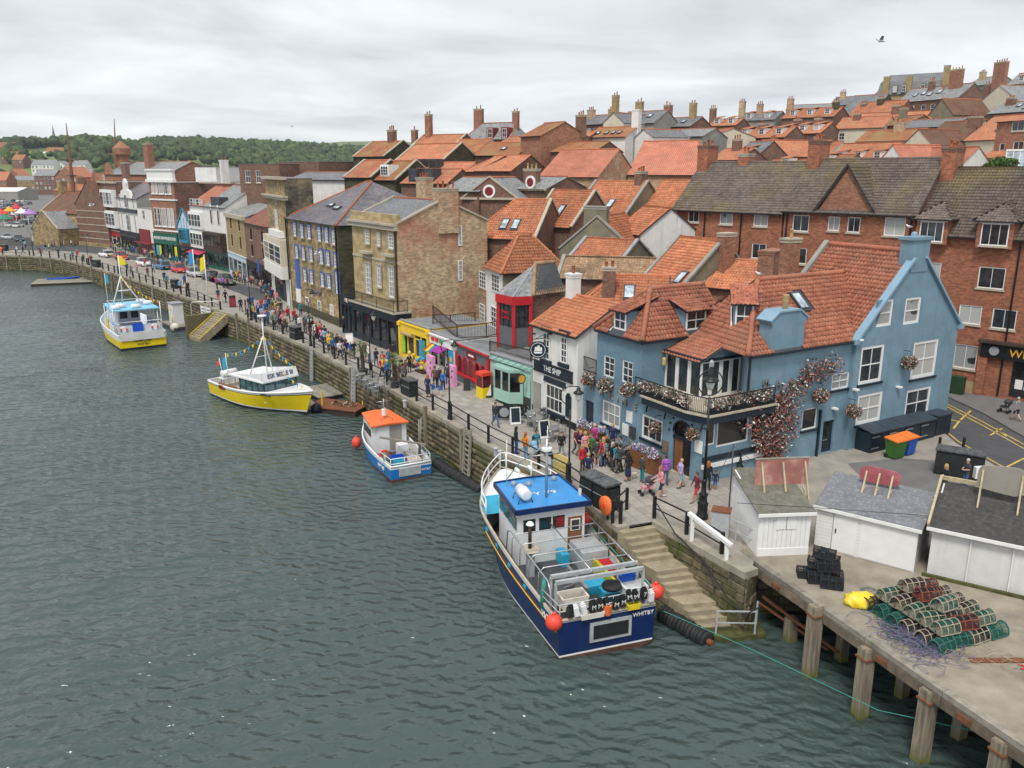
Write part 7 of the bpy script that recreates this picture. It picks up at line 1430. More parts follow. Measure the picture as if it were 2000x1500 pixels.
 for p in((x0+2.4,.9,z1+1.1),(x0+3.0,.0,z1+.9)):MB().lathe(p,[(.07,-.22),(.1,-.1),(.1,.22)],8,0,'x').mk('floodlight','white',t)
 for y,x in((-1.3,x0+3.0),(.2,x0+2.7),(.9,x0+3.0)):MB().ball((x,y,z1+.18),.16,8).mk('roof_fitting','lead',t)
 tubs(t,'aerial','white',[[(x0+3.2,-1.0,z1),(x0+3.2,-1.0,z1+3)],[(x0+2.9,1.3,z1),(x0+2.9,1.3,z1+2.6)]],.018)
 text(t,'lettering','WY 79',Mat.Translation((x0+1.5,.1,z1+.115))@Mat.Rotation(R(-90),4,'Z'),.52,'white',.008,1.25)
 # bow rail
 S=np.linspace(.70,.985,9)
 for hgt in(.55,1.0):
  run=[pt(s,sh(s),1)+Vec((0,-.1,hgt))for s in S]+[pt(s,sh(s),-1)+Vec((0,.1,hgt))for s in S[::-1]]
  tubs(t,'bow_rail','white' if hgt<.9 else 'boat_white',[run],.035)
 for s in S[::2]:
  for sd_ in(1,-1):p=pt(s,sh(s),sd_)+Vec((0,-sd_*.1,0));tubs(t,'stanchion','boat_white',[[p,p+Vec((0,0,1.0))]],.04)
  # working deck: steel shelter frame, gantry, stern rail, pounds
 for y in(2.2,0.1,-2.0):tubs(t,'shelter_rail','steel',[[(6.3,y,2.75),(1.4,y,2.6)]if y<2 else[(6.6,y,1.5),(6.4,y,2.6),(6.0,y,2.75),(1.2,y,2.6),(.9,y,2.3),(.8,y,1.3)]],.035)
 for x in(2.2,3.4,4.6,5.7):tubs(t,'shelter_hoop','steel',[[(x,2.25,1.2),(x,2.22,2.5),(x,2.0,2.7),(x,-2.0,2.68),(x,-2.22,2.5),(x,-2.25,1.2)]],.03)
 for x in(.95,1.5):MB().bar((x,1.95,2.6),(x,-2.1,2.6),.14,.16).mk('gantry_beam','galv',t)
 for y in(1.95,-2.1):
  for x in(.95,1.5):MB().bar((x,y,1.0),(x,y,2.55),.1).mk('gantry_post','galv',t)
 for z in(1.75,2.05):tubs(t,'stern_rail','galv',[[(1.6,2.3,z),(.1,2.15,z),(.1,-2.15,z),(1.6,-2.3,z)]],.03)
 for y in(-2.1,-1.2,-.3,.6,1.4,2.1):tubs(t,'stanchion','galv',[[(.1,y,1.3),(.1,y,2.05)]],.03)
 MB().box(5.0,5.25,1.35,1.7,.76,2.1).mk('hauler_post','galv',t);MB().lathe((5.12,1.55,2.1),[(.45,0),(.5,.04),(.45,.08)],12).mk('hauler_table','stone_sill',t);tubs(t,'hauler_pipe','dark_wood',[[(5.12,1.55,2.2),(5.12,1.55,3.3)]],.09);MB().lathe((5.12,1.55,3.3),[(.12,0),(.2,.08),(.1,.2)],8).mk('hauler_head','boat_white',t)
 MB().box(4.6,6.2,-2.2,-.9,.76,1.75).mk('sorting_table','galv',t);MB().box(2.3,4.5,-1.5,-1.35,.76,1.5).mk('pound_board','lime',t);MB().box(2.3,4.6,-.2,-.05,.76,1.3).mk('pound_board','steel',t);MB().box(2.6,3.5,-1.3,-.3,.76,1.15).mk('fish_pound','cyan',t);MB().box(3.6,4.4,-2.1,-1.5,.76,1.45).mk('fish_pound','red_paint',t);MB().box(1.7,2.4,-1.9,-.7,.76,1.2).mk('fish_pound','cyan',t);MB().box(5.4,6.2,-.6,-.2,.76,1.4).mk('fish_pound','cyan',t)
 for i in range(6):MB().bar((2.4+i*.36,-.03,.95),(2.4+i*.36,.5,.8),.04).mk('grating_bar','steel',t)
 tubs(t,'net_roll','net_green',[[(1.55,2.2,2.5),(1.6,2.25,1.9),(1.5,2.28,1.2)],[(1.7,2.15,2.5),(1.75,2.22,1.8),(1.68,2.28,1.1)]],.09)
 tubs(t,'exhaust','galv',[[(7.0,-1.75,2.0),(7.0,-1.75,4.0)]],.09);tubs(t,'rope','net_green',[[(9.2,-2.1,2.2),(6,-2.35,1.9),(3.2,-2.4,1.7)],[(3,-2.4,1.8),(1.6,-2.3,2.0),(.2,-2.1,2.1)]],.03)
 # stern hatch and lettering
 h=MB().bx((-.03,-.15,.62),(.08,1.9,.9)).mk('stern_hatch','galv',t);MB().bx((-.075,-.15,.62),(.03,1.6,.62)).mk('hatch_opening','can_black',h)
 text(t,'lettering','WHITBY',face_M((-.02,-1.65,1.05),(0,-1,0)),.26,'white',.01);q=pt(.075,.95,1)
 text(t,'lettering','WY·79',face_M((.85,pt(.06,1.0,1).y+.03,.98),(-1,-.075,0)),.5,'white',.01);text(t,'lettering','WY 79',face_M((10.9,pt(.83,1.6,1).y+.05,1.75),(-1,.42,0)),.4,'white',.01)
 M=wmat(t);Wd=lambda x,y,z:M@Vec((x,y,z))
 def put(o,lab,cat,p,rz=0,grp='gear on the trawler stern'):tag(o,lab,cat,grp);o.location=Wd(*p);o.rotation_euler=(0,0,hd+rz);return o
 def buoy(lab,p,r=.36):b=MB().ball((0,0,0),r,14,0);b.lathe((0,0,r*.9),[(.07,0),(.09,.08),(.04,.14)],8);o=b.mk('buoy','buoy_red',None,True);return put(o,lab,'buoy',p)
 buoy('round red-orange buoy hanging at the trawler stern beside the hull number',(.1,2.35,1.35));buoy('round red-orange buoy hanging at the trawler stern beside the steps',(.6,-2.55,1.6));buoy('orange buoy resting between the wheelhouse and the quay wall',(7.4,-2.3,2.1),.28)
 def obox(name,lab,p,d,mat,wall_=.04):
  b=MB();x,y,z=d;b.box(-x/2,x/2,-y/2,y/2,0,wall_);b.box(-x/2,-x/2+wall_,-y/2,y/2,wall_,z);b.box(x/2-wall_,x/2,-y/2,y/2,wall_,z);b.box(-x/2+wall_,x/2-wall_,-y/2,-y/2+wall_,wall_,z);b.box(-x/2+wall_,x/2-wall_,y/2-wall_,y/2,wall_,z)
  b.box(-x/2-.03,x/2+.03,-y/2-.03,-y/2,z-.08,z);b.box(-x/2-.03,x/2+.03,y/2,y/2+.03,z-.08,z);put(b.mk(name,mat),lab,'box',p)
 obox('fish_box','cream plastic fish box on the trawler aft deck',(1.25,1.05,1.3),(.75,1.15,.5),'crate_white');obox('fish_box','white fish box at the trawler stern corner by the steps',(.9,-1.65,1.5),(.7,1.0,.45),'boat_white');obox('fish_box','small blue plastic crate on top of a white fish box',(1.3,-1.5,2.0),(.4,.6,.25),'crate_blue');obox('fish_box','small yellow crate on the trawler stern rail',(.0,-1.15,1.38),(.3,.55,.25),'#.7,.55,.02');obox('fish_box','flat white fish tray low on the trawler stern rail',(-.02,.75,1.36),(.35,1.0,.22),'crate_white')
 put(MB().lathe((0,0,0),[(.25,.0),(.4,.02),(.45,.12),(.4,.22),(.25,.24)],16).mk('tyre','rubber',None,True),'black tyre lying on the trawler aft deck','tyre',(1.2,-.75,1.75));put(MB().lathe((0,0,0),[(.16,0),(.2,.42),(.21,.42)],12).mk('bucket','orange'),'orange bucket hung on the trawler stern','bucket',(-.05,.05,1.35))
 def can(lab,y,z,col,mark):
  q=thing('jerry_can',lab,'can',Wd(-.02,y,z),hd+R(random.uniform(-14,14)),'jerry cans on the trawler stern');q.rotation_euler.x=R(random.uniform(-12,12));q.scale=(.85,.85,.82);b=MB();b.ext([(-.14,-.13,0),(.14,-.13,0),(.14,.13,0),(-.14,.13,0)],(0,0,.48));b.ext([(-.1,-.11,.48),(.1,-.11,.48),(.1,.11,.48),(-.1,.11,.48)],(0,0,.1));b.mk('can_body',col,q);MB().box(-.03,.03,-.1,.1,.6,.64).mk('handle',col,q)
  if mark:text(q,'mark',mark,face_M((-.15,0,.26),(0,-1,0)),.34,'white',.004)
 for i,(y,z,c,m)in enumerate([(1.75,1.55,'can_black',''),(1.4,1.55,'boat_white',''),(1.08,1.58,'boat_white',''),(.72,1.6,'can_black','M'),(.38,1.62,'can_black','M'),(.04,1.62,'can_black','M'),(-.32,1.55,'can_black','M'),(-.64,1.6,'can_black','M'),(-.98,1.78,'can_black','M'),(-1.3,1.75,'can_black','M'),(-1.62,1.78,'can_black','7'),(-1.95,1.6,'boat_white','')]):
  ords=['first','second','third','fourth','fifth','sixth','seventh','eighth','ninth','tenth','eleventh','twelfth'][i];can(f"{'white' if c == 'boat_white' else 'black'} jerry can, {ords} along the trawler stern rail from its hull number",y,z,c,m)
trawler()
def small_boat():
 t=thing('small_fishing_boat','small blue and white fishing boat with orange cabin roof by the quay ladder','fishing boat',(-6.55,50.2,0),R(117));L=8.7
 hb,sh,pt=make_hull(t,L,3.2,1.0,1.8,[(.05,0),(.12,0),(.8,1),(1.0,2)],.5,['antifoul','hull_blue','boat_white'],'deck_grey','boat_white','boat_white',.06,.88,full=.5,rake=.5)
 x0,x1,hw=4.3,7.2,1.25;c=MB();c.ext([(x0,-hw,.5),(x1,-hw*.75,.5),(x1,hw*.75,.5),(x0,hw,.5)],(0,0,2.0));cab=c.mk('cabin','boat_white',t)
 MB().ext([(x0-.25,-hw-.12,2.5),(x1+.15,-hw*.8,2.58),(x1+.3,0,2.62),(x1+.15,hw*.8,2.58),(x0-.25,hw+.12,2.5),(x0-.3,0,2.6)],(0,0,.09)).mk('cabin_roof','orange',t)
 MB().box(x0-.02,x0+.0,-.9,-.05,.6,2.4).mk('cabin_opening','grey_wall',cab);MB().bx((x0-.04,.45,1.5),(.04,.85,1.8)).mk('door','boat_white',cab)
 for i in range(3):MB().bx((x0+.5+i*.7,hw*.98-i*.06,1.95),(.5,.08,.5)).mk('pane','glass',cab)
 tubs(t,'mast','steel',[[(5.3,0,2.6),(5.3,0,4.1)],[(5.3,-.5,3.9),(5.3,.5,3.9)],[(4.9,0,3.5),(5.8,0,3.5)]],.025);MB().lathe((5.3,0,2.9),[(.16,0),(.16,.45)],10).mk('radar','white',t)
 tubs(t,'roof_rope','dark_grey',[[(4.4,.5,2.65),(4.9,.2,2.68),(5.6,.55,2.66)],[(4.3,-.3,2.65),(5,-.5,2.67),(5.9,-.2,2.68)]],.02)
 for z in(1.15,1.5):tubs(t,'stern_rail','boat_white',[[(2.0,1.5,z),(.1,1.35,z),(.1,-1.35,z),(2.0,-1.5,z)]],.03)
 for p in((2,1.5),(1,1.43),(.1,1.35),(.1,.4),(.1,-.4),(.1,-1.35),(1,-1.43),(2,-1.5)):tubs(t,'stanchion','boat_white',[[(*p,.95),(*p,1.5)]],.025)
 MB().bar((3.6,.9,1.9),(.6,-1.3,1.95),.12,.1).mk('boom','timber_grey',t);tubs(t,'spar','timber_grey',[[(1.6,-1.2,.6),(1.3,-1.25,3.6)],[(1.8,-1.2,.6),(1.7,-1.25,3.4)]],.05)
 MB().box(1.6,2.8,-1.0,-.5,.5,.95).mk('engine_box','grey_wall',t);MB().box(2.9,3.6,-.9,-.2,.5,1.35).mk('locker','boat_white',t)
 tubs(t,'net_roll','net_green',[[(1.15,1.35,1.6),(1.1,1.4,.9),(1.15,1.38,.2)],[(1.3,1.36,1.6),(1.28,1.4,.8)]],.1);MB().lathe((1.9,1.2,1.25),[(.2,-.05),(.32,-.06),(.36,0),(.32,.06),(.2,.05)],14,0,'x').mk('life_ring','buoy_red',t)
 h=MB().bx((-.03,.1,.55),(.06,1.5,.55)).mk('stern_gate','galv',t);text(t,'lettering','WHITBY',face_M((-.03,-.9,.5),(0,-1,0)),.22,'white',.01);text(t,'lettering','WY48',face_M((1.6,pt(.2,.7,1).y+.03,.55),(-1,-.06,0)),.42,'white',.01)
 M=wmat(t)
 for lab,p,d,c in(('dark blue fish crate on the small boat deck',(2.5,.1,.5),(.6,.9,.3),'crate_blue'),('light blue fish crate at the small boat stern',(1.1,.5,.75),(.55,.7,.32),'cyan'),('second dark blue crate under the light blue one on the small boat',(1.1,.45,.5),(.6,.8,.24),'crate_blue'),('cream fish crate at the small boat stern rail',(.5,-.4,.95),(.5,.8,.25),'crate_white')):
  b=MB();x,y,z=d;b.box(-x/2,x/2,-y/2,y/2,0,.05);b.box(-x/2,-x/2+.04,-y/2,y/2,.05,z);b.box(x/2-.04,x/2,-y/2,y/2,.05,z);b.box(-x/2+.04,x/2-.04,-y/2,-y/2+.04,.05,z);b.box(-x/2+.04,x/2-.04,y/2-.04,y/2,.05,z);o=tag(b.mk('fish_crate',c),lab,'crate','crates on the small boat');o.location=M@Vec(p);o.rotation_euler=(0,0,R(115))
 b=MB().ball((0,0,0),.34,12,0,1.25);b.lathe((0,0,.4),[(.06,0),(.08,.1)],8);o=tag(b.mk('fender','buoy_red',None,True),'orange-red fender hanging at the bow of the small boat','fender');o.location=M@Vec((6.6,1.7,.75))
small_boat()
def flags(t,a,b,n,cols,sag=.5,s=.28):
 a,b=Vec(a),Vec(b);f=lambda k:a.lerp(b,k)-Vec((0,0,sag*4*k*(1-k)));MB().tube([f(k/8)for k in range(9)],.012,4).mk('bunting_line','rope',t)
 d=(b-a).normalized()
 for i in range(n):p=f((i+.5)/n);q=MB();q.ext([p-d*s/2,p+d*s/2,p+Vec((0,0,-s*1.2))],d.cross(Vec((0,0,1)))*.012);q.mk('pennant',cols[i%len(cols)],t)
def esk():
 t=thing('passenger_boat','yellow hulled pleasure boat with white cabin and bunting in mid harbour','boat',(-26.2,71.9,0),R(-38.5));L=12.4
 hb,sh,pt=make_hull(t,L,4.3,1.35,2.2,[(.05,0),(.14,0),(.2,1),(.86,2),(.9,0),(1.0,3)],.75,['hull_black','white','hull_yellow','boat_white'],'stone_sill','boat_white','boat_white',.09,.7,full=.5,rake=.5,k0=.12,k1=.7)
 b=MB();S=np.linspace(.66,.985,10)
 for i in range(9):b.poly([pt(S[i],sh(S[i]),-1)+Vec((0,.1,.0)),pt(S[i+1],sh(S[i+1]),-1)+Vec((0,.04,0)),pt(S[i+1],sh(S[i+1]),1)+Vec((0,-.04,0)),pt(S[i],sh(S[i]),1)+Vec((0,-.1,0))])
 b.mk('foredeck','boat_white',t)
 x0,x1,hw,zw,zr=5.4,8.7,1.7,1.55,2.5
 c=MB().ext([(x0,-hw,.8),(x1,-hw*.95,.8),(x1,hw*.95,.8),(x0,hw,.8)],(0,0,zw-.8)).mk('cabin','boat_white',t)
 # glazed front and sides
 def gl(p,q,k):
  p,q=Vec(p),Vec(q)
  for i in range(k):
   a,e=p.lerp(q,i/k+.02),p.lerp(q,(i+1)/k-.02);MB().ext([a,e,e+Vec((-.12,0,zr-zw)),a+Vec((-.12,0,zr-zw))],(.02,.0,.0)).mk('pane','glass_teal',c)
  for i in range(k+1):a=p.lerp(q,i/k);MB().bar(a,a+Vec((-.12,0,zr-zw)),.07).mk('mullion','dark_grey',c)
 gl((x1,-hw*.95,zw),(x1,hw*.95,zw),3);gl((x0,-hw,zw),(x1,-hw*.95,zw),4);gl((x0,hw,zw),(x1,hw*.95,zw),4)
 MB().ext([(x0-1.6,-hw-.1,zr),(x1+.1,-hw-.1,zr),(x1+.1,hw+.1,zr),(x0-1.6,hw+.1,zr)],(0,0,.12)).mk('cabin_roof','boat_white',t)
 s=MB().ext([(x1+.12,-hw-.05,zr+.1),(x1+.12,hw+.05,zr+.1),(x1-.1,hw,zr+.85),(x1-.1,-hw,zr+.85)],(-.08,0,0)).mk('name_board','boat_white',t);MB().ext([(x0-1.2,-hw,zr+.12),(x1-.2,-hw,zr+.12),(x1-.2,-hw,zr+.8)],(0,.06,0)).mk('name_board_side','boat_white',t);MB().ext([(x0-1.2,hw-.06,zr+.12),(x1-.2,hw-.06,zr+.12),(x1-.2,hw-.06,zr+.8)],(0,.06,0)).mk('name_board_side','boat_white',t)
 text(t,'lettering','ESK BELLE III',face_M((x1+.03,0,zr+.48),(0,1,0),(-.28,0,1)),.52,'navy_hull',.02,.9)
 for y in(-1.4,1.4):MB().box(2.2,5.0,y-.35,y+.35,.75,1.2).mk('bench','wood_seat',t);MB().box(2.2,5.0,y+(.35 if y>0 else-.42),y+(.42 if y>0 else-.35),1.2,1.6).mk('bench_back','wood_seat',t)
 MB().box(3.0,4.6,-.3,.3,.75,1.25).mk('engine_cover','wood_seat',t);MB().lathe((1.1,0,1.95),[(.2,-.75),(.32,-.7),(.34,0),(.32,.7),(.2,.75)],12,0,'y').mk('life_raft','boat_white',t,True);MB().box(.7,1.5,-.8,.8,1.5,1.62).mk('raft_shelf','boat_white',t)
 for y in(-.7,.7):tubs(t,'raft_post','dark_grey',[[(.9,y,.8),(.9,y,1.55)],[(1.3,y,.8),(1.3,y,1.55)]],.03)
 ap=(6.6,.1,6.0);tubs(t,'mast','boat_white',[[(6.0,-1.2,zr),ap],[(6.0,1.2,zr),ap],[(6.9,0,zr),ap,(6.6,.1,7.6)]],.06);MB().lathe((6.6,.1,7.6),[(.05,0),(.38,.03),(.38,.12),(.05,.16)],14).mk('radar','boat_white',t);tubs(t,'mast_brace','boat_white',[[(6.3,-.65,4.2),(6.3,.7,4.2)]],.03)
 tubs(t,'flag_staff','boat_white',[[(2.6,-1.0,1.2),(2.4,-1.0,4.1)],[(.1,0,1.3),(-.3,0,3.1)]],.03);fl=MB().ext([(2.42,-1.0,3.9),(1.75,-1.0,3.3),(1.85,-1.0,2.4),(2.44,-1.0,2.9)],(0,.02,0)).mk('flag','cyan',t);MB().ext([(-.28,0,3.0),(-.7,0,2.7),(-.8,0,2.2),(-.22,0,2.5)],(0,.02,0)).mk('ensign','buoy_red',t)
 YB=['hull_yellow','boat_blue'];flags(t,ap,(2.4,-1.0,4.0),9,YB,.4);flags(t,(2.4,-1.0,4.0),(.2,0,2.2),6,YB,.3);flags(t,ap,(x1,1.5,zr+.8),9,YB,.2);flags(t,(x1,.2,zr+.8),(11.8,0,2.4),5,YB,.2)
 MB().bx((3.0,-1.96,1.3),(1.0,.06,.34)).mk('notice_board','maroon',t);MB().bx((8.7,pt(.7,1.55,-1).y-.04,1.62),(2.2,.08,.08)).mk('rubbing_strake','can_black',t)
esk()
def queen():
 t=thing('tour_boat','yellow and white tour boat with pale blue canopy roof at the far landing','boat',(-41.5,90.4,0),R(125));L=15.8
 hb,sh,pt=make_hull(t,L,5.6,1.7,2.5,[(.05,0),(.16,0),(.66,1),(1.0,2)],.95,['hull_black','hull_yellow','boat_white'],'boat_blue','boat_white','boat_white',.08,.9,full=.5,rake=.8)
 b=MB().bx((-.1,0,1.55),(.04,4.6,.95)).mk('stern_sheet','tarp',t);text(t,'lettering','SUMMER QUEEN',face_M((-.03,0,.92),(0,-1,0)),.26,'can_black',.01);text(t,'lettering','WHITBY',face_M((-.03,0,.58),(0,-1,0)),.36,'can_black',.01)
 zr=4.05;MB().ext([(2.2,-2.55,zr),(8.6,-2.3,zr+.05),(8.6,2.3,zr+.05),(2.2,2.55,zr)],(0,0,.14)).mk('canopy_roof','sky_blue',t)
 for x in(2.4,4.4,6.4,8.4):
  for y in(-2.3,2.3):tubs(t,'canopy_post','boat_white',[[(x,y,1.0),(x,y,zr)]],.05)
 for y in(-2.4,2.4):MB().box(1.5,8.5,y-.04,y+.04,1.5,2.4).mk('side_screen','tarp',t)
 MB().box(1.6,1.7,-2.3,2.3,1.6,2.5).mk('aft_screen','tarp',t)
 MB().box(6.6,9.0,-1.2,1.2,1.0,3.9).mk('wheelhouse','boat_white',t);
 for y in(-.6,.6):MB().bx((6.58,y,3.0),(.05,.8,.9)).mk('pane','glass',t)
 MB().box(1.45,1.6,-.45,.65,1.1,2.7).mk('door_board','crate_blue',t);
 for y in(-1.7,1.6):MB().lathe((1.5,y,2.1),[(.2,-.05),(.33,-.06),(.37,0),(.33,.06),(.2,.05)],14,0,'x').mk('life_ring','white',t);[MB().bx((1.48,y+dy,2.1),(.14,.16,.3)).mk('life_ring_band','buoy_red',t)for dy in(-.29,.29)]
 for p in((3.2,1.9),(3.0,-.2),(4.2,1.2),(6.6,-1.4),(5.0,-1.9)):MB().lathe((p[0],p[1],zr+.38),[(.15,-.5),(.26,-.45),(.28,.45),(.15,.5)],10,0,'y').mk('life_raft','boat_white',t,True)
 tubs(t,'roof_rail','boat_white',[[(5.0,-2.0,zr+.5),(8.2,-2.0,zr+.5),(8.2,2.0,zr+.5),(5.0,2.0,zr+.5)]],.03)
 ap=(5.6,.6,7.6);tubs(t,'mast','boat_white',[[(5.0,-1.4,zr),ap],[(5.0,2.0,zr),ap],[(6.4,.6,zr),ap,(5.6,.6,10)],[(5.3,-.4,6.0),(5.3,1.3,6.0)]],.07)
 for y in(-2.5,2.5):tubs(t,'pole','boat_white',[[(1.6,y,1.5),(1.6,y,5.0)]],.05)
 MB().ext([(5.6,.6,10),(5.3,.25,9.9),(5.0,-.1,9.0),(5.6,.6,8.9)],(.02,0,0)).mk('flag','hull_yellow',t);tubs(t,'flag_staff','boat_white',[[(4.6,2.4,zr),(4.6,2.4,8.2)]],.03);MB().ext([(4.6,2.4,8.1),(4.4,2.1,8.0),(4.4,2.1,7.0),(4.6,2.4,7.1)],(.02,0,0)).mk('flag','cyan',t)
 flags(t,ap,(1.6,-2.5,5.0),10,['hull_yellow','#.75,.3,.02'],.5);flags(t,ap,(8.6,-2.2,4.2),8,['hull_yellow'],.4)
 MB().bx((6.2,2.5,2.2),(1.4,.06,1.1)).mk('notice_board','hull_yellow',t);tubs(t,'rail','boat_white',[[(.2,2.2,2.9),(1.5,2.35,2.9),(1.5,-2.35,2.9),(.2,-2.2,2.9)]],.04)
 for x in(3,4.6,6):MB().box(x,x+.4,-1.8,1.6,.95,1.5).mk('bench','crate_blue',t)
surf('sky_blue',(.22,.52,.72),.5,.08,1.5,(.35,.55,.7),.3,1)
queen()
def pontoon(name,lab,p,d,rz,mat,cat='pontoon',rail=False,z=.45):
 t=thing(name,lab,cat,p,R(rz));x,y=d;k=max(3,int(y/.35))
 for i in range(k):MB().box(-x/2,x/2,-y/2+i*y/k,-y/2+(i+1)*y/k-.03,z-.1+random.uniform(-.01,.01),z).mk('plank',mat,t)
 MB().box(-x/2+.1,x/2-.1,-y/2+.1,y/2-.1,-.5,z-.11).mk('float','dark_wood',t)
 return t
pontoon('raft','flat grey timber raft behind the yellow pleasure boat',G(640,770,0),(4.2,3.6),-52,'timber_grey')
rb=pontoon('work_raft','rusty brown work raft with yellow posts beside the ladder',G(662,800,0),(4.8,2.6),-20,'rust');
for x,y in((-1.2,-.6),(1.9,.7)):MB().bar((x,y,.4),(x,y,1.6),.09).mk('post','hull_yellow',rb)
leaves('rope_pile',[((.5,0,.6),(1.2,.5,.25),160)],.12,['rope','rust'],rb,[.6,.4],'stuff')
pontoon('jetty','weathered floating jetty under the far quay wall',G(135,552,0),(11,7),20,'timber_grey')
def dinghy():
 t=thing('dinghy','small blue rowing dinghy tied to the floating jetty','dinghy',G(93,551,0),R(20));make_hull(t,4.6,1.7,.55,.8,[(.05,0),(.5,0),(1,0)],.15,['crate_blue'],'crate_white','crate_blue','crate_blue',.05,.7,n=14)
 for x in(1.2,2.6):MB().box(x,x+.25,-.7,.7,.35,.4).mk('thwart','timber_grey',t)
dinghy()
def ball_buoy(lab,p,r=.5):o=MB().ball((0,0,0),r,14).mk('mooring_buoy','crate_white',None,True);tag(o,lab,'buoy');o.location=p
ball_buoy('cream round fender right of the tour boat landing',G(342,640,.5),.6);ball_buoy('second cream round fender by the dark culvert',G(375,641,.5),.6);ball_buoy('cream round fender at the bow of the pleasure boat',G(604,792,.4),.5)
o=MB().ball((0,0,0),.42,12).mk('mooring_buoy','navy',None,True);tag(o,'dark blue round fender beside the work raft','buoy');o.location=G(618,797,.4)
def landing():
 t=thing('landing_stage','small floating landing with white kiosk beside the tour boat','landing',G(345,640,0),R(-50));MB().box(-2.5,3.2,-1.3,1.3,-.4,.55).mk('float','dark_grey',t);MB().box(-2.4,3.1,-1.2,1.2,.55,.62).mk('deck','timber_grey',t)
 k=MB().box(-.6,1.1,-.6,.7,.62,3.2).mk('ticket_hut','boat_white',t);MB().box(-.7,1.2,-.7,.8,3.2,3.3).mk('hut_roof','lead',k);MB().lathe((.3,-.62,2.5),[(.2,-.01),(.2,.01)],10,0,'y').mk('sun_emblem','gold',k);tubs(t,'gas_hose','hull_yellow',[[(1.5,-.9,.6),(1.6,-.9,1.6),(1.4,-.9,1.9)]],.06)
landing()
# railings and lamps of the quay
def quay_line(d0,d1,step,off=.3,z=3.0):
 """points along the quay edge, OFF metres in from it, between distances d0 and d1 from its near end"""
 P=[q for q in Q[::-1]];out_=[];acc=0;nxt=d0
 for i in range(len(P)-1):
  a,b=P[i],P[i+1];L=(b-a).length;d=(b-a)/L;n=Vec((d.y,-d.x,0))
  while nxt<=acc+L and nxt<=d1:
   out_.append(a+d*(nxt-acc)+n*off+Vec((0,0,z-3)));nxt+=step
  acc+=L
 return out_
def near_d(p):
 P=Q[::-1];acc=0;best=(1e9,0)
 for i in range(len(P)-1):
  a,b=P[i],P[i+1];L=(b-a).length;t_=max(0,min(1,(p-a).dot(b-a)/L**2));c=a.lerp(b,t_);best=min(best,((p-c).length,acc+t_*L));acc+=L
 return best[1]
dS0,dS1=near_d(G(466,617)),near_d(G(425,606))
rail_thing('quay_railing','long black railing with square posts along the near quay edge',quay_line(.35,dS0,(dS0-.35)/round((dS0-.35)/2.75)),1.12,bars=False,mid=1,post=.17,rail=.05)
rail_thing('quay_railing','black railing along the far quay beyond the harbour stairs',quay_line(dS1,200,3.2),1.12,bars=False,mid=1,post=.17,rail=.05)
rail_thing('quay_railing','short black railing returning behind the stone steps',[Vec((6.95,37.15,3)),Vec((8.15,35.3,3)),Vec((9.3,33.3,2.9))],1.1,bars=False,mid=1,post=.17,rail=.05)
rail_thing('quay_railing','end panel of railing beside the near litter bins',[Vec((4.85,36.6,3)),Vec((5.75,38.2,3))],1.12,bars=False,mid=1,post=.15,rail=.05)
def lamp_proto():
 t=thing('street_lamp','x','street lamp',(0,0,-50),0,'black crook lamps along the quay')
 MB().lathe((0,0,0),[(.17,0),(.17,.25),(.13,.3),(.12,1.15),(.15,1.2),(.06,1.32)],10).mk('base','black',t,True);MB().tube([(0,0,1.3),(0,0,4.3)],.05,8).mk('post','black',t,True)
 MB().tube([(0,0,4.25),(-.12,0,4.45),(-.42,0,4.7),(-.52,0,5.05),(-.38,0,5.4),(-.05,0,5.52),(.38,0,5.52)],.028,6).mk('crook','black',t,True)
 l=MB().lathe((.42,0,4.9),[(.03,.62),(.07,.55),(.12,.5),(.1,.42),(.24,.34),(.3,.26),(.22,.22)],10).mk('lantern','black',t,True);MB().lathe((.42,0,4.72),[(.04,0),(.12,.08),(.2,.4)],10).mk('lantern_glass','lamp_glass',l,True)
 return t
surf('lamp_glass',(.62,.62,.56),.15,.05)
LP=lamp_proto();first=True
for px,py,lab in[(1107,948,'lamp beside the litter bins behind the trawler bow'),(876,819,'lamp beside the quay ladder and mint shop'),(722,737,'lamp outside the black cafe'),(603,677,'lamp beside the litter bin at the stone warehouse'),(489,626,'lamp above the far harbour stairs'),(303,556,'lamp opposite the parked blue car'),(365,579,'lamp opposite the parked white car'),(70,499,'lamp on the far bend of the quay'),(175,518,'lamp near the far litter bin'),(232,535,'lamp opposite the corner shops')]:
 p=G(px,py);q=quay_line(near_d(p),near_d(p)+.01,1,.32)[0];o=LP if first else clone(LP);first=False;o.location=q;o.rotation_euler=(0,0,R(-5));o['label']='black '+lab
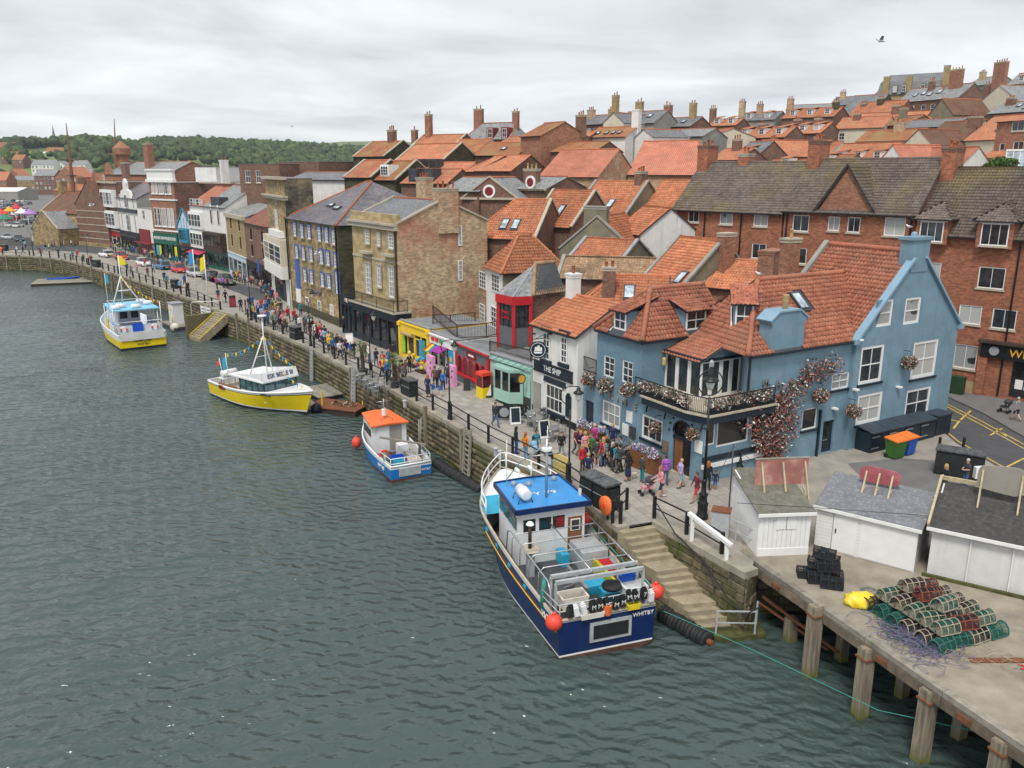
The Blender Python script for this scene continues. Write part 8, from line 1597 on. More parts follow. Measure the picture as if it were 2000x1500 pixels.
def ring_lamp():
 p=G(1371,1012);t=thing('ring_lamp','tall ornate lamp post with ringed lantern before the blue pub','street lamp',p);
 MB().lathe((0,0,0),[(.3,0),(.3,.2),(.25,.24),(.25,.75),(.28,.8),(.2,.88),(.2,1.2),(.24,1.26),(.13,1.36),(.11,1.9),(.14,1.95),(.07,2.05)],12).mk('base','black',t,True)
 MB().lathe((0,0,2.05),[(.07,0),(.06,2.4),(.09,2.42),(.09,2.5),(.055,2.55),(.05,4.1)],10).mk('post','black',t,True);MB().bar((-.3,0,4.6),(.3,0,4.6),.05).mk('ladder_bar','black',t)
 a=[(math.cos(x)*.58,0,6.85+math.sin(x)*.62)for x in np.linspace(0,2*math.pi,25)[:-1]];MB().tube(a,.03,6,0,True).mk('ring','black',t,True)
 l=MB().lathe((0,0,6.75),[(.04,.95),(.06,.85),(.1,.8),(.1,.6),(.2,.5),(.16,.42),(.24,.35),(.38,.26),(.4,.2),(.26,.16)],12).mk('lantern','black',t,True);MB().lathe((0,0,6.5),[(.06,0),(.15,.08),(.24,.42)],10).mk('lantern_glass','lamp_glass',l,True);MB().lathe((0,0,7.65),[(.12,0),(.12,.2),(.03,.3)],8).mk('sensor_cap','lead',l)
ring_lamp()
fp=MB();fp.box(-.14,.14,-.22,.02,-1.5,3.25);fm=fp.mesh('fender_pile','pile_wood')
for i,d in enumerate([near_d(G(*p))for p in((833,800),(757,757),(690,722),(531,646),(486,627),(464,617),(350,576),(325,567),(300,558),(275,550),(255,544),(240,539),(225,534),(199,527),(180,521),(163,516),(150,513),(120,506),(100,503),(80,501),(40,499),(15,498),(905,842))]):
 a,b=quay_line(d,d+.001,1,-.02)[0],quay_line(d+.3,d+.301,1,-.02)[0];o=ob('fender_pile',fm);o.location=(a.x,a.y,random.uniform(-.5,.15));v=b-a;o.rotation_euler=(0,R(random.uniform(-2,2)),math.atan2(-v.y,-v.x));tag(o,'weathered square timber fender pile standing against the quay wall','fender pile','fender piles along the quay wall')
def ladder(px,py,lab,h=3.9,w_=.62,mat='timber_grey',tilt=5):
 d=near_d(G(px,py));a,b=quay_line(d,d+.001,1,-.3)[0],quay_line(d+.3,d+.301,1,-.3)[0];v=b-a;t=thing('quay_ladder',lab,'ladder',(a.x,a.y,-.5),math.atan2(-v.y,-v.x),'quay ladders')
 for x in(-w_/2,w_/2):MB().bar((x,-.12,0),(x,.12,h),.13,.16).mk('rail',mat,t)
 for k in range(int(h/.33)):z=.25+k*.33;MB().bar((-w_/2,-.12+.24*z/h,z),(w_/2,-.12+.24*z/h,z),.07,.08).mk('rung',mat,t)
ladder(918,851,'broad weathered timber ladder beside the floating tyre boom',4.0,.85);ladder(697,726,'pale metal ladder above the rusty work raft',3.9,.5,'galv');ladder(612,683,'pale metal ladder behind the yellow pleasure boat',3.8,.5,'galv');ladder(218,533,'timber ladder on the far curve of the quay',3.6,.5);ladder(298,558,'timber ladder above the tour boat canopy',3.6,.5)
def far_stairs():
 A0,A1=G(420,605),G(464,617);d=(A1-A0).normalized();n=Vec((-d.y,d.x,0));t=thing('harbour_stairs','narrow harbour stairs with yellow edges beside the dark culvert','stairs',A0,math.atan2(d.y,d.x));k=13
 for i in range(k):MB().box(.4,3.4,-.28*(i+1),-.28*i+.02,-1.2-.2*i,-.2*(i+1)).mk('step','step_stone',t)
 MB().box(-.3,.4,-3.7,.0,-4,-.3).mk('side_wall','quay_stone',t);MB().bar((.45,-.2,-.15),(.45,-3.6,-2.55),.08,.06).mk('edge_line','hull_yellow',t);MB().bar((3.35,-.2,-.15),(3.35,-3.6,-2.55),.08,.06).mk('edge_line','hull_yellow',t)
 tubs(t,'handrail','white',[[(.2,-3.0,-2.4),(.2,-3.0,1.0),(.4,-2.9,1.3),(3.2,-.4,1.5)]],.04)
 for x in(-3.4,-1.9):b=MB();[b.box(x,x+1.3,-.35,-.28,z,z+.22)for z in(-.9,-.5,-.1)];b.box(x,x+.12,-.36,-.27,-1.3,.2);b.box(x+1.18,x+1.3,-.36,-.27,-1.3,.2);b.mk('white_gate','white',t)
 n_=10;arc=[(-2.2+math.cos(math.pi*q/n_)*1.1,-.2,-2.9+math.sin(math.pi*q/n_)*1.2)for q in range(n_+1)];MB().ext([(-1.1,-.2,-4)]+arc+[(-3.3,-.2,-4)],(0,.06,0)).mk('culvert_mouth','can_black',t)
far_stairs()
for i,(px,py,top,col,lab)in enumerate([(386,590,487,'boat_blue','white flagpole with blue flag above the harbour stairs'),(408,600,497,'hull_yellow','white flagpole with yellow flag above the harbour stairs')]):
 p=G(px,py);h_=HZ(top,p.y)-3;t=thing('flagpole',lab,'flagpole',p);tubs(t,'pole','white',[[(0,0,0),(0,0,h_)]],.05);MB().ext([(0,0,h_-.2),(-.6,.1,h_-.5),(-.7,.1,h_-2.2),(-.05,0,h_-1.7)],(.02,.02,0)).mk('flag',col,t)
 # litter bins, boxes, boards
def litter(lab,p,rz,w_=1.3,d=.75,h=1.3,mat='black'):
 t=thing('litter_bin',lab,'litter bin',p,R(rz),'black litter bins');b=MB();b.box(-w_/2,w_/2,-d/2,d/2,.06,h-.28);b.mk('body','bin_black',t);MB().box(-w_/2-.04,w_/2+.04,-d/2-.04,d/2+.04,h-.1,h).mk('lid','bin_lid',t);MB().box(-w_/2+.1,w_/2-.1,-d/2+.05,d/2-.05,h-.28,h-.1).mk('slot','can_black',t)
 for x in(-w_/2+.05,w_/2-.05):
  for y in(-d/2+.05,d/2-.05):MB().box(x-.04,x+.04,y-.04,y+.04,0,h-.1).mk('corner_post','bin_black',t)
 MB().box(-w_/2-.01,w_/2+.01,-d/2-.015,-d/2,h*.55,h*.58).mk('band','lead',t);return t
surf('bin_black',(.022,.024,.026),.5,.25,3);surf('bin_lid',(.07,.075,.08),.5,.3,4,(.5,.5,.5),.35,8)
litter('black litter bin near the quay rail before the kiosks',G(801,772),-57);litter('black litter bin near the stone warehouse doors',G(578,662),-50);litter('black litter bin opposite the parked dark cars',G(343,563),-40);litter('black litter bin on the far bend of the quay',G(190,522),-30)
litter('first of two black bins behind the near railing',Vec((4.15,39.4,3)),-58,1.0,.95,1.45);litter('second of two black bins behind the near railing, beside the lifebuoy',Vec((4.75,38.4,3)),-58,1.0,.95,1.45)
bb=litter('large triple black recycling bin near the yellow road lines',G(1871,928),148,2.4,.95,1.5);litter('dark bin beside the orange lifebuoy at the left quay edge',G(8,490),-10,1.6,.9,1.3)
def lifebuoy(lab,p,rz):
 t=thing('lifebuoy_housing',lab,'lifebuoy',p,R(rz));MB().lathe((0,0,.75),[(.44,-.1),(.48,-.06),(.48,.06),(.44,.1)],20,0,'y').mk('housing','orange',t,True);MB().lathe((0,-.11,.75),[(.12,-.02),(.12,.02)],12,0,'y').mk('hub','buoy_red',t);MB().box(-.05,.05,.1,.16,0,1.0).mk('stand','black',t)
lifebuoy('orange lifebuoy housing on the near railing end',Vec((4.55,36.95,3)),-60);lifebuoy('orange lifebuoy at the left edge of the quay',G(2,494),-10)
def bollard(lab,p,h=.95,r=.09,mat='black',g='bollards'):
 t=thing('bollard',lab,'bollard',p,0,g);MB().lathe((0,0,0),[(r*1.3,0),(r*1.3,.12),(r,.16),(r*.9,h-.16),(r*1.15,h-.12),(r,h-.06),(r*.3,h)],10).mk('post',mat,t,True)
bollard('black bollard beside the blue wheelie bin',G(1833,882));bollard('black bollard behind the triple recycling bin',G(1880,882));bollard('black bollard right of the man in the dark waistcoat',G(1927,948))
for i,(x,y)in enumerate([(2.0,41.35),(2.25,40.95),(-.95,46.2),(-.7,45.75),(-7.7,56.6)]):
 t=thing('mooring_bollard',['first of two grey mooring bollards beside the near lamp','second of two grey mooring bollards beside the near lamp','first grey mooring bollard near the timber ladder','second grey mooring bollard near the timber ladder','grey mooring bollard beside the kiosk litter bin'][i],'bollard',(x,y,3),0,'mooring bollards');MB().lathe((0,0,0),[(.13,0),(.13,.4),(.17,.43),(.17,.5),(.1,.53)],10).mk('drum','galv',t)
 # flower planters outside the pub
def planter(lab,p,rz,L,seed):
 t=thing('planter_box',lab,'planter',p,R(rz));k=5
 for i in range(k):z=.05+i*.2;[MB().box(-L/2,L/2,y-.03,y+.03,z,z+.19).mk('board','brown_door',t)for y in(-.3,.3)];[MB().box(x-.03,x+.03,-.27,.27,z,z+.189).mk('board','brown_door',t)for x in(-L/2+.03,L/2-.03)]
 leaves('hydrangea',[((x,random.uniform(-.2,.2),1.15+random.uniform(-.1,.12)),(.32,.3,.24),260)for x in np.arange(-L/2+.15,L/2,.28)],.055,['petal_lilac','petal_white','leaf_green'],t,[.5,.3,.2],'stuff',seed=seed)
planter('brown wooden planter of lilac hydrangeas nearest the white pub',Vec((4.9,48.2,3)),-56,1.9,21);planter('brown wooden planter of lilac hydrangeas near the pub door',Vec((7.55,43.9,3)),-56,2.0,22)
def binstore():
 M=wmat(pub);a=M@Vec((12.3,-1.35,0));t=thing('bin_store','low navy timber bin store against the blue gable','bin store',a,R(30));W=6.3
 MB().ext([(0,0,0),(W,0,0),(W,1.05,0),(0,1.05,0)],(0,0,1.2)).mk('carcass','navy',t)
 for i in range(4):
  x=i*W/4;MB().ext([(x+.02,-.12,1.21),(x+W/4-.02,-.12,1.21),(x+W/4-.02,1.08,1.42),(x+.02,1.08,1.42)],(0,0,.07)).mk('lid','store_lid',t);MB().box(x+.05,x+W/4-.05,-.05,-.01,.1,1.15).mk('door','navy',t)
  for z in(.25,.95):MB().box(x+.05,x+.75,-.07,-.05,z,z+.07).mk('hinge','steel',t)
 t2=thing('bin_cupboard','small dark bin cupboard at the pub corner by the road','bin store',M@Vec((18.8,-1.3,0)),R(30));MB().box(0,1.5,0,1.0,0,1.3).mk('carcass','navy',t2);MB().box(-.05,1.55,-.08,1.05,1.3,1.38).mk('lid','store_lid',t2)
surf('store_lid',(.035,.05,.068),.5,.15,2)
binstore()
def wheelie(lab,p,rz,body,lid,w_=.95):
 t=thing('wheelie_bin',lab,'wheelie bin',p,R(rz));s=w_/2;b=MB();b.add([(-s*.8,-.28,.08),(s*.8,-.28,.08),(s*.8,.3,.08),(-s*.8,.3,.08),(-s,-.4,1.1),(s,-.4,1.1),(s,.4,1.1),(-s,.4,1.1)],[(3,2,1,0),(4,5,6,7),(0,1,5,4),(1,2,6,5),(2,3,7,6),(3,0,4,7)]);b.mk('bin_body',body,t)
 MB().ext([(-s-.05,-.46,1.1),(s+.05,-.46,1.1),(s+.05,.45,1.2),(-s-.05,.45,1.2)],(0,0,.08)).mk('lid',lid,t)
 for x in(-s+.1,s-.1):MB().lathe((x,.3,.13),[(.13,-.05),(.13,.05)],12,0,'x').mk('wheel','rubber',t)
 MB().bar((-s*.7,.5,1.05),(s*.7,.5,1.05),.05).mk('handle',body,t)
surf('bin_green',(.04,.15,.025),.55,.1);surf('bin_blue',(.01,.09,.42),.5,.1);surf('lid_orange',(.80,.20,.03),.5,.06)
wheelie('green wheelie bin with orange lid before the navy bin store',Vec((22.7,45.9,3)),30,'bin_green','lid_orange',1.05);wheelie('blue wheelie bin with orange lid beside the green one',Vec((23.65,46.5,3)),30,'bin_blue','lid_orange',.85)
def aboard(lab,p,rz,face,txt=None,h=1.15,w_=.65,frame='navy',tm='white'):
 t=thing('pavement_sign',lab,'sign',p,R(rz),'pavement signs')
 for s in(-1,1):
  M=Mat.Translation((0,s*.28,0))@Mat.Rotation(R(14*s),4,'X');MB(M).box(-w_/2,w_/2,-.02,.02,.05,h).mk('board',frame,t);f=MB(M).box(-w_/2+.06,w_/2-.06,-.03 if s<0 else .02,-.02 if s<0 else .03,.2,h-.06).mk('panel',face,t)
  if txt and s<0:text(f,'lettering',txt,M@Mat.Translation((0,-.035,h*.56))@Mat.Rotation(R(90),4,'X'),.2,tm,.004)
aboard('tall navy chalkboard sign beside the blue pub front',G(1444,925),75,'can_black','FOOD\n&\nDRINK',1.5,.8);aboard('white pavement sign before the white pub',G(1006,828),12,'navy',None,1.2,.7,'white');aboard('white pavement sign among the metal chairs of the white pub',G(1062,855),20,'navy',None,1.2,.7,'white');aboard('black ice cream sign beside the red machine',G(951,776),10,'crate_white',None,1.1,.7,'can_black');aboard('small black sign before the red arched shop',G(912,762),0,'can_black',None,.9,.5,'can_black');aboard('white menu sign outside the black cafe',G(683,676),10,'white',None,1.3,.7,'white');aboard('dark sign at the head of the far stairs',G(455,600),20,'maroon',None,1.5,.8,'dark_wood')
t=thing('sandwich_frame','rust brown menu stand beside the pub door','sign',G(1373,920),R(-20));MB().box(-.45,.45,-.05,.05,.1,1.6).mk('panel','brown_door',t);MB().box(-.5,.5,-.2,.2,0,.1).mk('foot','black',t)
t=thing('notice_panel','yellow notice panel on the quay rail beside the near lamp','sign',G(1096,934),R(-57));MB().box(-.7,.7,-.04,.04,.3,1.35).mk('panel',surf('panel_yellow',(.62,.48,.16),.6,.1),t);[MB().bar((x,0,0),(x,0,1.35),.06).mk('leg','black',t)for x in(-.65,.65)]
def chair_proto():
 t=thing('cafe_chair','x','chair',(0,0,-50),0,'metal cafe chairs');MB().lathe((0,0,.44),[(.21,0),(.21,.03)],12).mk('seat','steel',t)
 for x,y in((-.17,-.17),(.17,-.17),(-.17,.17),(.17,.17)):MB().bar((x,y,0),(x*.9,y*.9,.45),.03).mk('leg','steel',t)
 MB().tube([(math.cos(a)*.24,math.sin(a)*.24,.45+(.38 if 20<math.degrees(a)<160 else .2))for a in np.linspace(0,math.pi,9)],.018,5).mk('back_rail','steel',t)
 for a in np.linspace(.4,2.7,6):MB().bar((math.cos(a)*.22,math.sin(a)*.22,.46),(math.cos(a)*.24,math.sin(a)*.24,.82),.018).mk('slat','steel',t)
 return t
def table_proto(mat='steel'):
 t=thing('cafe_table','x','table',(0,0,-50),0,'cafe tables');MB().lathe((0,0,.72),[(.36,0),(.36,.03)],14).mk('table_top',mat,t);MB().tube([(0,0,0),(0,0,.72)],.035,6).mk('stem','dark_grey',t);MB().lathe((0,0,0),[(.24,0),(.22,.03),(.05,.06)],10).mk('foot','dark_grey',t);return t
CHR,TBL=chair_proto(),table_proto();cu=tu=False
for ci,(pts,place)in enumerate([([(1035,829),(1049,838),(1066,846),(1080,858),(1045,822)],'outside the white pub'),([(706,747),(718,756),(730,764),(742,770)],'outside the black cafe'),([(1203,884),(1236,898)],'against the blue pub wall')]):
 for ti,(px,py)in enumerate(pts):
  p=G(px,py);o=TBL if not tu else clone(TBL);tu=True;o.location=p;o['label']=f"round metal cafe table {place}, {['first','second','third','fourth','fifth'][ti]} from the harbour end"[:120]
  for a in(20,140,260):
   c=CHR if not cu else clone(CHR);cu=True;a2=R(a+random.uniform(-15,15));c.location=p+Vec((math.cos(a2)*.68,math.sin(a2)*.68,0));c.rotation_euler=(0,0,a2-R(90));c['label']='metal slatted cafe chair '+place;c['group']='metal cafe chairs '+place
for x,(px,py,lab)in enumerate([(985,822,'dark barrel table with round emblem outside the mint shop'),(1006,818,'second dark barrel table outside the mint shop')]):
 p=G(px,py);t=thing('barrier_panel',lab,'barrier',p,R(-5));MB().box(-.75,.75,-.03,.03,.2,1.05).mk('panel','can_black',t);MB().lathe((0,-.05,.62),[(.33,-.01),(.33,.01)],16,0,'y').mk('emblem','lead',t);[MB().bar((sx*.78,0,0),(sx*.78,0,1.1),.06).mk('post','black',t)for sx in(-1,1)]
def palm(lab,px,py,seed):
 t=thing('potted_palm',lab,'palm',G(px,py),R(seed*40));rg=random.Random(seed);MB().lathe((0,0,0),[(.35,0),(.45,.55),(.42,.56)],12).mk('pot','dark_grey',t);MB().tube([(0,0,.4),(.03,0,1.2),(0,.02,2.1)],[.2,.17,.13],8).mk('trunk','twig',t)
 for k in range(34):
  a=rg.uniform(0,6.28);el=rg.uniform(-.5,1.1);L=rg.uniform(.7,1.1);b=MB();o=Vec((0,0,2.15));d=Vec((math.cos(a)*math.cos(el),math.sin(a)*math.cos(el),math.sin(el)));sdv=Vec((-math.sin(a),math.cos(a),0));q=o+d*L*.55
  for j in range(7):
   f=(j-3)/3;tip=q+(d*(1-abs(f)*.4)+sdv*f*.75).normalized()*L*.5+Vec((0,0,-.12));b.add([q-sdv*.02,q+sdv*.02,tip],[(0,1,2)])
  b.bar(o,q,.02);b.mk('frond','leaf_bush' if k%3 else 'leaf_olive',t)
palm('potted fan palm left of the cafe tables',709,733,1);palm('potted fan palm beside the yellow shop',771,757,2)
t=thing('arcade_machine','red and yellow prize machine outside the mint shop','machine',G(945,775),R(-55));MB().box(-.45,.45,-.4,.4,0,.8).mk('cabinet','hull_yellow',t);MB().box(-.42,.42,-.37,.37,.8,1.7).mk('glass_case','glass_red',t);MB().box(-.47,.47,-.42,.42,1.7,1.95).mk('top','buoy_red',t);[MB().box(x-.03,x+.03,y-.03,y+.03,.8,1.7).mk('corner_post','buoy_red',t)for x in(-.43,.43)for y in(-.38,.38)]
surf('candy_pink',(.72,.34,.55),.6,.1,4)
for lab,px,py,h_ in(('pink display stand below the blue kiosk poster',883,754,1.7),('pink display stand between the yellow and white kiosks',842,736,1.8)):t=thing('display_stand',lab,'display',G(px,py),R(-55));MB().box(-.5,.5,-.15,.15,0,h_).mk('board','candy_pink',t);[MB().lathe((x,-.17,z),[(.07,-.02),(.07,.02)],8,0,'y').mk('toy',c,t)for x,z,c in((-.25,.5,'white'),(.2,.8,'maroon'),(-.1,1.2,'white'),(.3,1.3,'navy'))]
for lab,px,py,cs in(('heap of bright beach toys outside the yellow shop',822,728,['#.6,.03,.15','#.7,.5,.03','#.03,.3,.5']),('rack of inflatables and bright toys before the kiosk',803,716,['#.7,.5,.03','#.55,.05,.2','#.6,.6,.6'])):
 t=thing('toy_rack',lab,'display',G(px,py),R(-55));MB().box(-.7,.7,-.2,.2,0,.2).mk('base','dark_wood',t);[MB().ball((random.uniform(-.6,.6),random.uniform(-.2,.1),random.uniform(.3,1.3)),random.uniform(.1,.2),8).mk('toy',random.choice(cs),t,True)for _ in range(16)]
 # sheds on the pier
surf('shed_white',(.66,.66,.65),.6,.08,1,(.42,.42,.38),.5,.6,streak=.35)
def shed(lab,A,B,D,h0,h1,roofm,wallm,plank='v',ridge_f=None):
 """A-B is the front foot; h0 front height, h1 back or ridge height"""
 A,B=Vec(A),Vec(B);d=B-A;W=d.length;t=thing('shed',lab,'shed',(A.x,A.y,3.005),math.atan2(d.y,d.x),'white sheds on the pier')
 MB().ext([(.06,.06,0),(W-.06,.06,0),(W-.06,D-.06,0),(.06,D-.06,0)],(0,0,h0-.05)).mk('carcass',wallm,t)
 for x0 in(0,W-.06):MB().ext([(x0,.05,h0-.06),(x0,D-.05,h0-.06),(x0,D-.05,h1)]if not ridge_f else[(x0,.05,h0-.06),(x0,D-.05,h0-.06),(x0,D*ridge_f,h1)],(.06,0,0)).mk('gable_panel',wallm,t)
 def boards(p0,p1,w_,z0,z1):
  L=math.dist(p0,p1);k=int(L/w_)
  for i in range(k):MB(wall_M(p0,p1,i*L/k,z0)).box(.006,L/k-.006,-.025,.05,0,z1-z0).mk('board',wallm,t)
 if plank=='v':boards((0,0),(W,0),.2,0,h0-.1);boards((0,D),(0,0),.2,0,h0-.05)
 elif plank=='h':
  for i in range(int((h0-.1)/.16)):MB().box(.0,W,-.03,.05,i*.16,i*.16+.15).mk('board',wallm,t)
 r=[(-.15,-.2,h0-.04),(W+.15,-.2,h0-.04),(W+.15,D*(ridge_f or 1)+(.15 if not ridge_f else 0),h1+.02),(-.15,D*(ridge_f or 1)+(.15 if not ridge_f else 0),h1+.02)];slab(t,r,roofm,.06)
 if ridge_f:slab(t,[(W+.15,D+.2,h0),(-.15,D+.2,h0),(-.15,D*ridge_f,h1+.02),(W+.15,D*ridge_f,h1+.02)],roofm,.06)
 MB().bar((-.15,-.2,h0-.1),(W+.15,-.2,h0-.1),.05,.14).mk('fascia','white',t)
 return t,W
sA,sB=G(1478,1086),G(1577,1082);t,W=shed('small white boarded shed with lean roof nearest the railing',(sA.x,sA.y),(sB.x,sB.y),3.4,2.1,2.8,'felt_green','white','v');o=MB().box(W*.32,W*.72,-.06,-.02,1.25,1.95).mk('hatch','white',t);MB().box(W*.515,W*.525,-.065,-.06,1.25,1.95).mk('hatch_gap','dark_grey',o);MB().box(0,W,-.05,.0,0,.35).mk('skirting','white',t)
def roof_sign(lab,base,rz,w_,h_,mat,shape,legs):
 t=thing('roof_sign',lab,'sign board',base,R(rz),'sign boards on the shed roofs')
 if shape=='rect':MB().box(-w_/2,w_/2,-.03,.03,.1,h_).mk('board',mat,t);MB().box(-w_/2-.04,w_/2+.04,-.05,.05,h_,h_+.06).mk('frame','timber_grey',t)
 else:
  n=24;pts=[(math.copysign(abs(math.cos(a))**.5,math.cos(a))*w_/2,-.03,.15+h_/2+math.copysign(abs(math.sin(a))**.7,math.sin(a))*h_/2*(1 if shape=='oval' else 1+.08*math.cos(5*a)))for a in np.linspace(0,2*math.pi,n+1)[:-1]];MB().ext(pts,(0,.06,0)).mk('board',mat,t)
 for x in legs:MB().bar((x,-.06,h_*.9),(x,-.75,-.42),.07,.09).mk('strut','timber_pale',t);MB().bar((x,-.06,.0),(x,-.75,-.42),.06).mk('strut','timber_pale',t)
 return t
surf('timber_pale',(.45,.38,.24),.85,.2,4);surf('sign_pink',(.40,.17,.14),.8,.25,1.5,(.55,.42,.36),.6,1.5);surf('sign_red',(.38,.10,.12),.7,.25,2,(.45,.25,.25),.5,1.5);surf('sign_grey',(.30,.28,.24),.9,.2,2,(.2,.18,.14),.5,2)
roof_sign('large faded pink board propped on the small shed roof',(12.35,35.3,5.4),6,2.5,1.35,'sign_pink','rect',(-1.0,0,1.05))
sA,sB=G(1590,1066),G(1784,1118);t,W=shed('white shed with grey felt roof and plank door in the middle',(sA.x,sA.y),(sB.x,sB.y),3.3,2.05,2.75,'felt_grey','white','h',.8);MB().box(.75,1.75,-.055,-.03,.05,1.95).mk('door','white',t);MB().box(1.9,W-.05,-.06,-.03,.05,1.9).mk('sheet_panel','white',t);MB().box(.72,.75,-.06,-.03,.05,1.95).mk('door_gap','lead',t);MB().box(.85,.9,-.09,-.055,.9,1.1).mk('handle','dark_grey',t)
roof_sign('round-ended red sign board on the middle shed roof',(16.55,34.6,5.65),-36,1.75,.75,'sign_red','oval',(-.55,0,.55))
sA,sB=G(1806,1122),G(2060,1182);t,W=shed('long white shed with dark felt roof at the frame edge',(sA.x,sA.y),(sB.x,sB.y),3.4,2.25,3.0,'felt','shed_white','n');MB().box(-.1,W,-.2,-.06,-.0,.12).mk('sleeper','weed_rock',t)
for x in(1.5,3.0):MB().box(x-.02,x+.02,-.03,.05,.1,2.1).mk('joint_strip','white',t)
MB().bar((-.15,3.5,3.2),(W,3.5,3.2),.1,.18).mk('roof_edge','timber_pale',t);MB().bar((-.12,-.1,2.3),(-.12,3.5,3.25),.1,.12).mk('roof_edge','timber_pale',t)
roof_sign('grey scalloped sign board on the dark shed roof',(20.7,32.4,6.1),-33,1.9,1.2,'sign_grey','scallop',(-.75,.7))
t=thing('steel_cabinet','rusty topped galvanised steel cabinet before the small shed','cabinet',G(1406,1047),R(-20));MB().box(-.4,.4,-.3,.3,0,1.3).mk('body','galv',t);MB().box(-.44,.44,-.34,.34,1.3,1.36).mk('top','rust',t)
t=thing('timber_frame','white painted timber hitching frame at the head of the steps wall','frame',G(1350,1060,2.9),0);a,b=Vec((0,0,0)),G(1416,1118,2.4)-G(1350,1060,2.9);[MB().bar(p+Vec((0,0,-.6)),p+Vec((0,0,1.25)),.16).mk('post','white',t)for p in(a,b)];dd=(b-a);MB().bar(a-dd*.12+Vec((0,0,1.3)),b+dd*.12+Vec((0,0,1.45)),.18,.16).mk('beam','white',t)
rail_thing('pipe_railing','grey pipe railing between the cabinet and the small shed',[G(1416,1050),G(1436,1058),G(1480,1080)],1.0,bars=False,mid=1,mat='galv',post=.05)
rail_thing('steps_railing','pale iron railing at the foot of the stone steps',[Vec((8.75,31.35,.2)),Vec((10.4,31.3,.2)),Vec((10.7,32.1,.2))],1.1,bars=False,mid=1,mat='galv',post=.07)
t=thing('wire_pole','thin steel pole with stay wires beside the small shed','pole',G(1421,1030));tubs(t,'pole','dark_grey',[[(0,0,0),(0,0,4.2)]],.035);tubs(t,'wire','dark_grey',[[(0,0,4.1),(1.3,.5,3.0),(2.4,.9,2.8)],[(0,0,4.1),(-1.1,.1,1.4),(-1.3,.2,.2)]],.012)
tag(MB().tube([(9.7,32.9,5.6),(13,33.0,5.35),(17.2,32.2,5.35),(24,29.5,5.6)],.014,4).mk('cable','black'),'thin black cable sagging across the three shed roofs','cable')
tag(MB().tube([Vec((6.4,31.0,1.5)),Vec((9.5,29.0,1.0)),Vec((13,25.2,.95)),Vec((16.5,21.6,2.3)),Vec((17.6,20.4,3.1))],.016,5).mk('mooring_rope','net_green'),'green mooring rope from the trawler stern to the pier','rope');tag(MB().tube([(6.95,36.6,4.0),(7.6,35.2,3.1),(8.5,33.6,2.6),(9.3,31.9,1.6),(9.9,31.2,1.2),(10.6,31.4,1.5)],.035,5).mk('hose','rubber'),'black hose hanging down the wall behind the stone steps','hose')
# lobster pots
def pot_mesh(fr,net,mouth):
 L,w_,h_=.86,.56,.46;b=MB();n=7;arc=[(math.cos(math.pi*k/n)*w_/2,.06+math.sin(math.pi*k/n)*(h_-.06))for k in range(n+1)]
 for x in(-L/2,-L/6,L/6,L/2):b.tube([(x,y,z)for y,z in arc],.022,5,0)
 for k in(0,2,5,7):b.tube([(-L/2,*arc[k]),(L/2,*arc[k])],.02,5,0)
 b.box(-L/2,L/2,-w_/2,w_/2,.02,.05,0)
 for k in range(n):
  y0,z0=arc[k];y1,z1=arc[k+1]
  for j in range(16):x=-L/2+L*j/15;x2=x+L/8;b.bar((x,y0*.97,z0*.97),(min(x2,L/2),y1*.97,z1*.97),.009,.009,1);b.bar((min(x2,L/2),y0*.97,z0*.97),(x,y1*.97,z1*.97),.009,.009,1)
 for s in(-1,1):
  for k in range(0,n+1):y,z=arc[k];b.bar((s*L/2,y,z),(s*L/2,0,.06),.008,.008,1)
 b.lathe((0,w_*.4,.24),[(.12,-.02),(.12,.02)],8,2,'y')
 return b.mesh('lobster_pot',[fr,net,mouth])
surf('net_black',(.02,.022,.025),.9);surf('pot_white',(.33,.29,.21),.8,.2,6);surf('pot_red',(.24,.06,.04),.8,.2,6);surf('pot_teal',(.035,.13,.105),.8,.2,6);surf('net_teal',(.015,.10,.08),.9);surf('rope_blue',(.03,.25,.5),.8);surf('rope_purple',(.20,.185,.29),.9,.2,10,rnd=.3);surf('rope_orange',(.62,.22,.03),.9)
PT=[pot_mesh('pot_white','net_black','rope_orange'),pot_mesh('pot_red','net_black','net_teal'),pot_mesh('pot_teal','net_teal','pot_teal'),pot_mesh('net_black','net_black','rope_blue'),pot_mesh('pot_white','net_teal','pot_teal')]
PN=['white framed','red framed','green framed','black netted','white framed green netted']
WHR=['first','second','third','fourth','fifth','sixth','seventh','eighth','ninth','tenth'];cnt={}
def potat(p,rz,k,tilt=(0,0),heap='big heap'):
 o=ob('lobster_pot',PT[k]);o.location=p;o.rotation_euler=(tilt[0],tilt[1],R(rz));c=cnt.get((heap,k),0);cnt[(heap,k)]=c+1;lev='on the ground' if p[2]<3.2 else 'on the second layer' if p[2]<3.65 else 'on top'
 tag(o,f"{PN[k]} lobster pot {lev} of the {heap}",'lobster pot',f"lobster pots {PN[k]} {lev} {heap}")
for p,k,tl in[((12.4,31.2,3.01),3,0),((12.95,31.5,3.01),3,0),((12.65,30.75,3.01),3,0),((13.25,30.9,3.01),3,0),((13.05,30.3,3.01),3,0),((12.75,31.1,3.47),3,.1),((13.1,30.85,3.47),3,-.1),((13.3,31.6,3.45),3,.2),((12.95,31.15,3.9),3,.1)]:potat(p,-15+random.uniform(-12,12),k,(0,tl),'small dark heap')
o0=Vec((14.6,28.9,3.01));dr=Vec((.36,-.93,0));dn=Vec((.93,.36,0))
for i in range(6):
 for j in range(4):potat(o0+dr*(i*.62)+dn*(j*.86-.5)+Vec((random.uniform(-.05,.05),random.uniform(-.05,.05),0)),20+random.uniform(-9,9),random.choice([1,2,3,2,0]),(0,0))
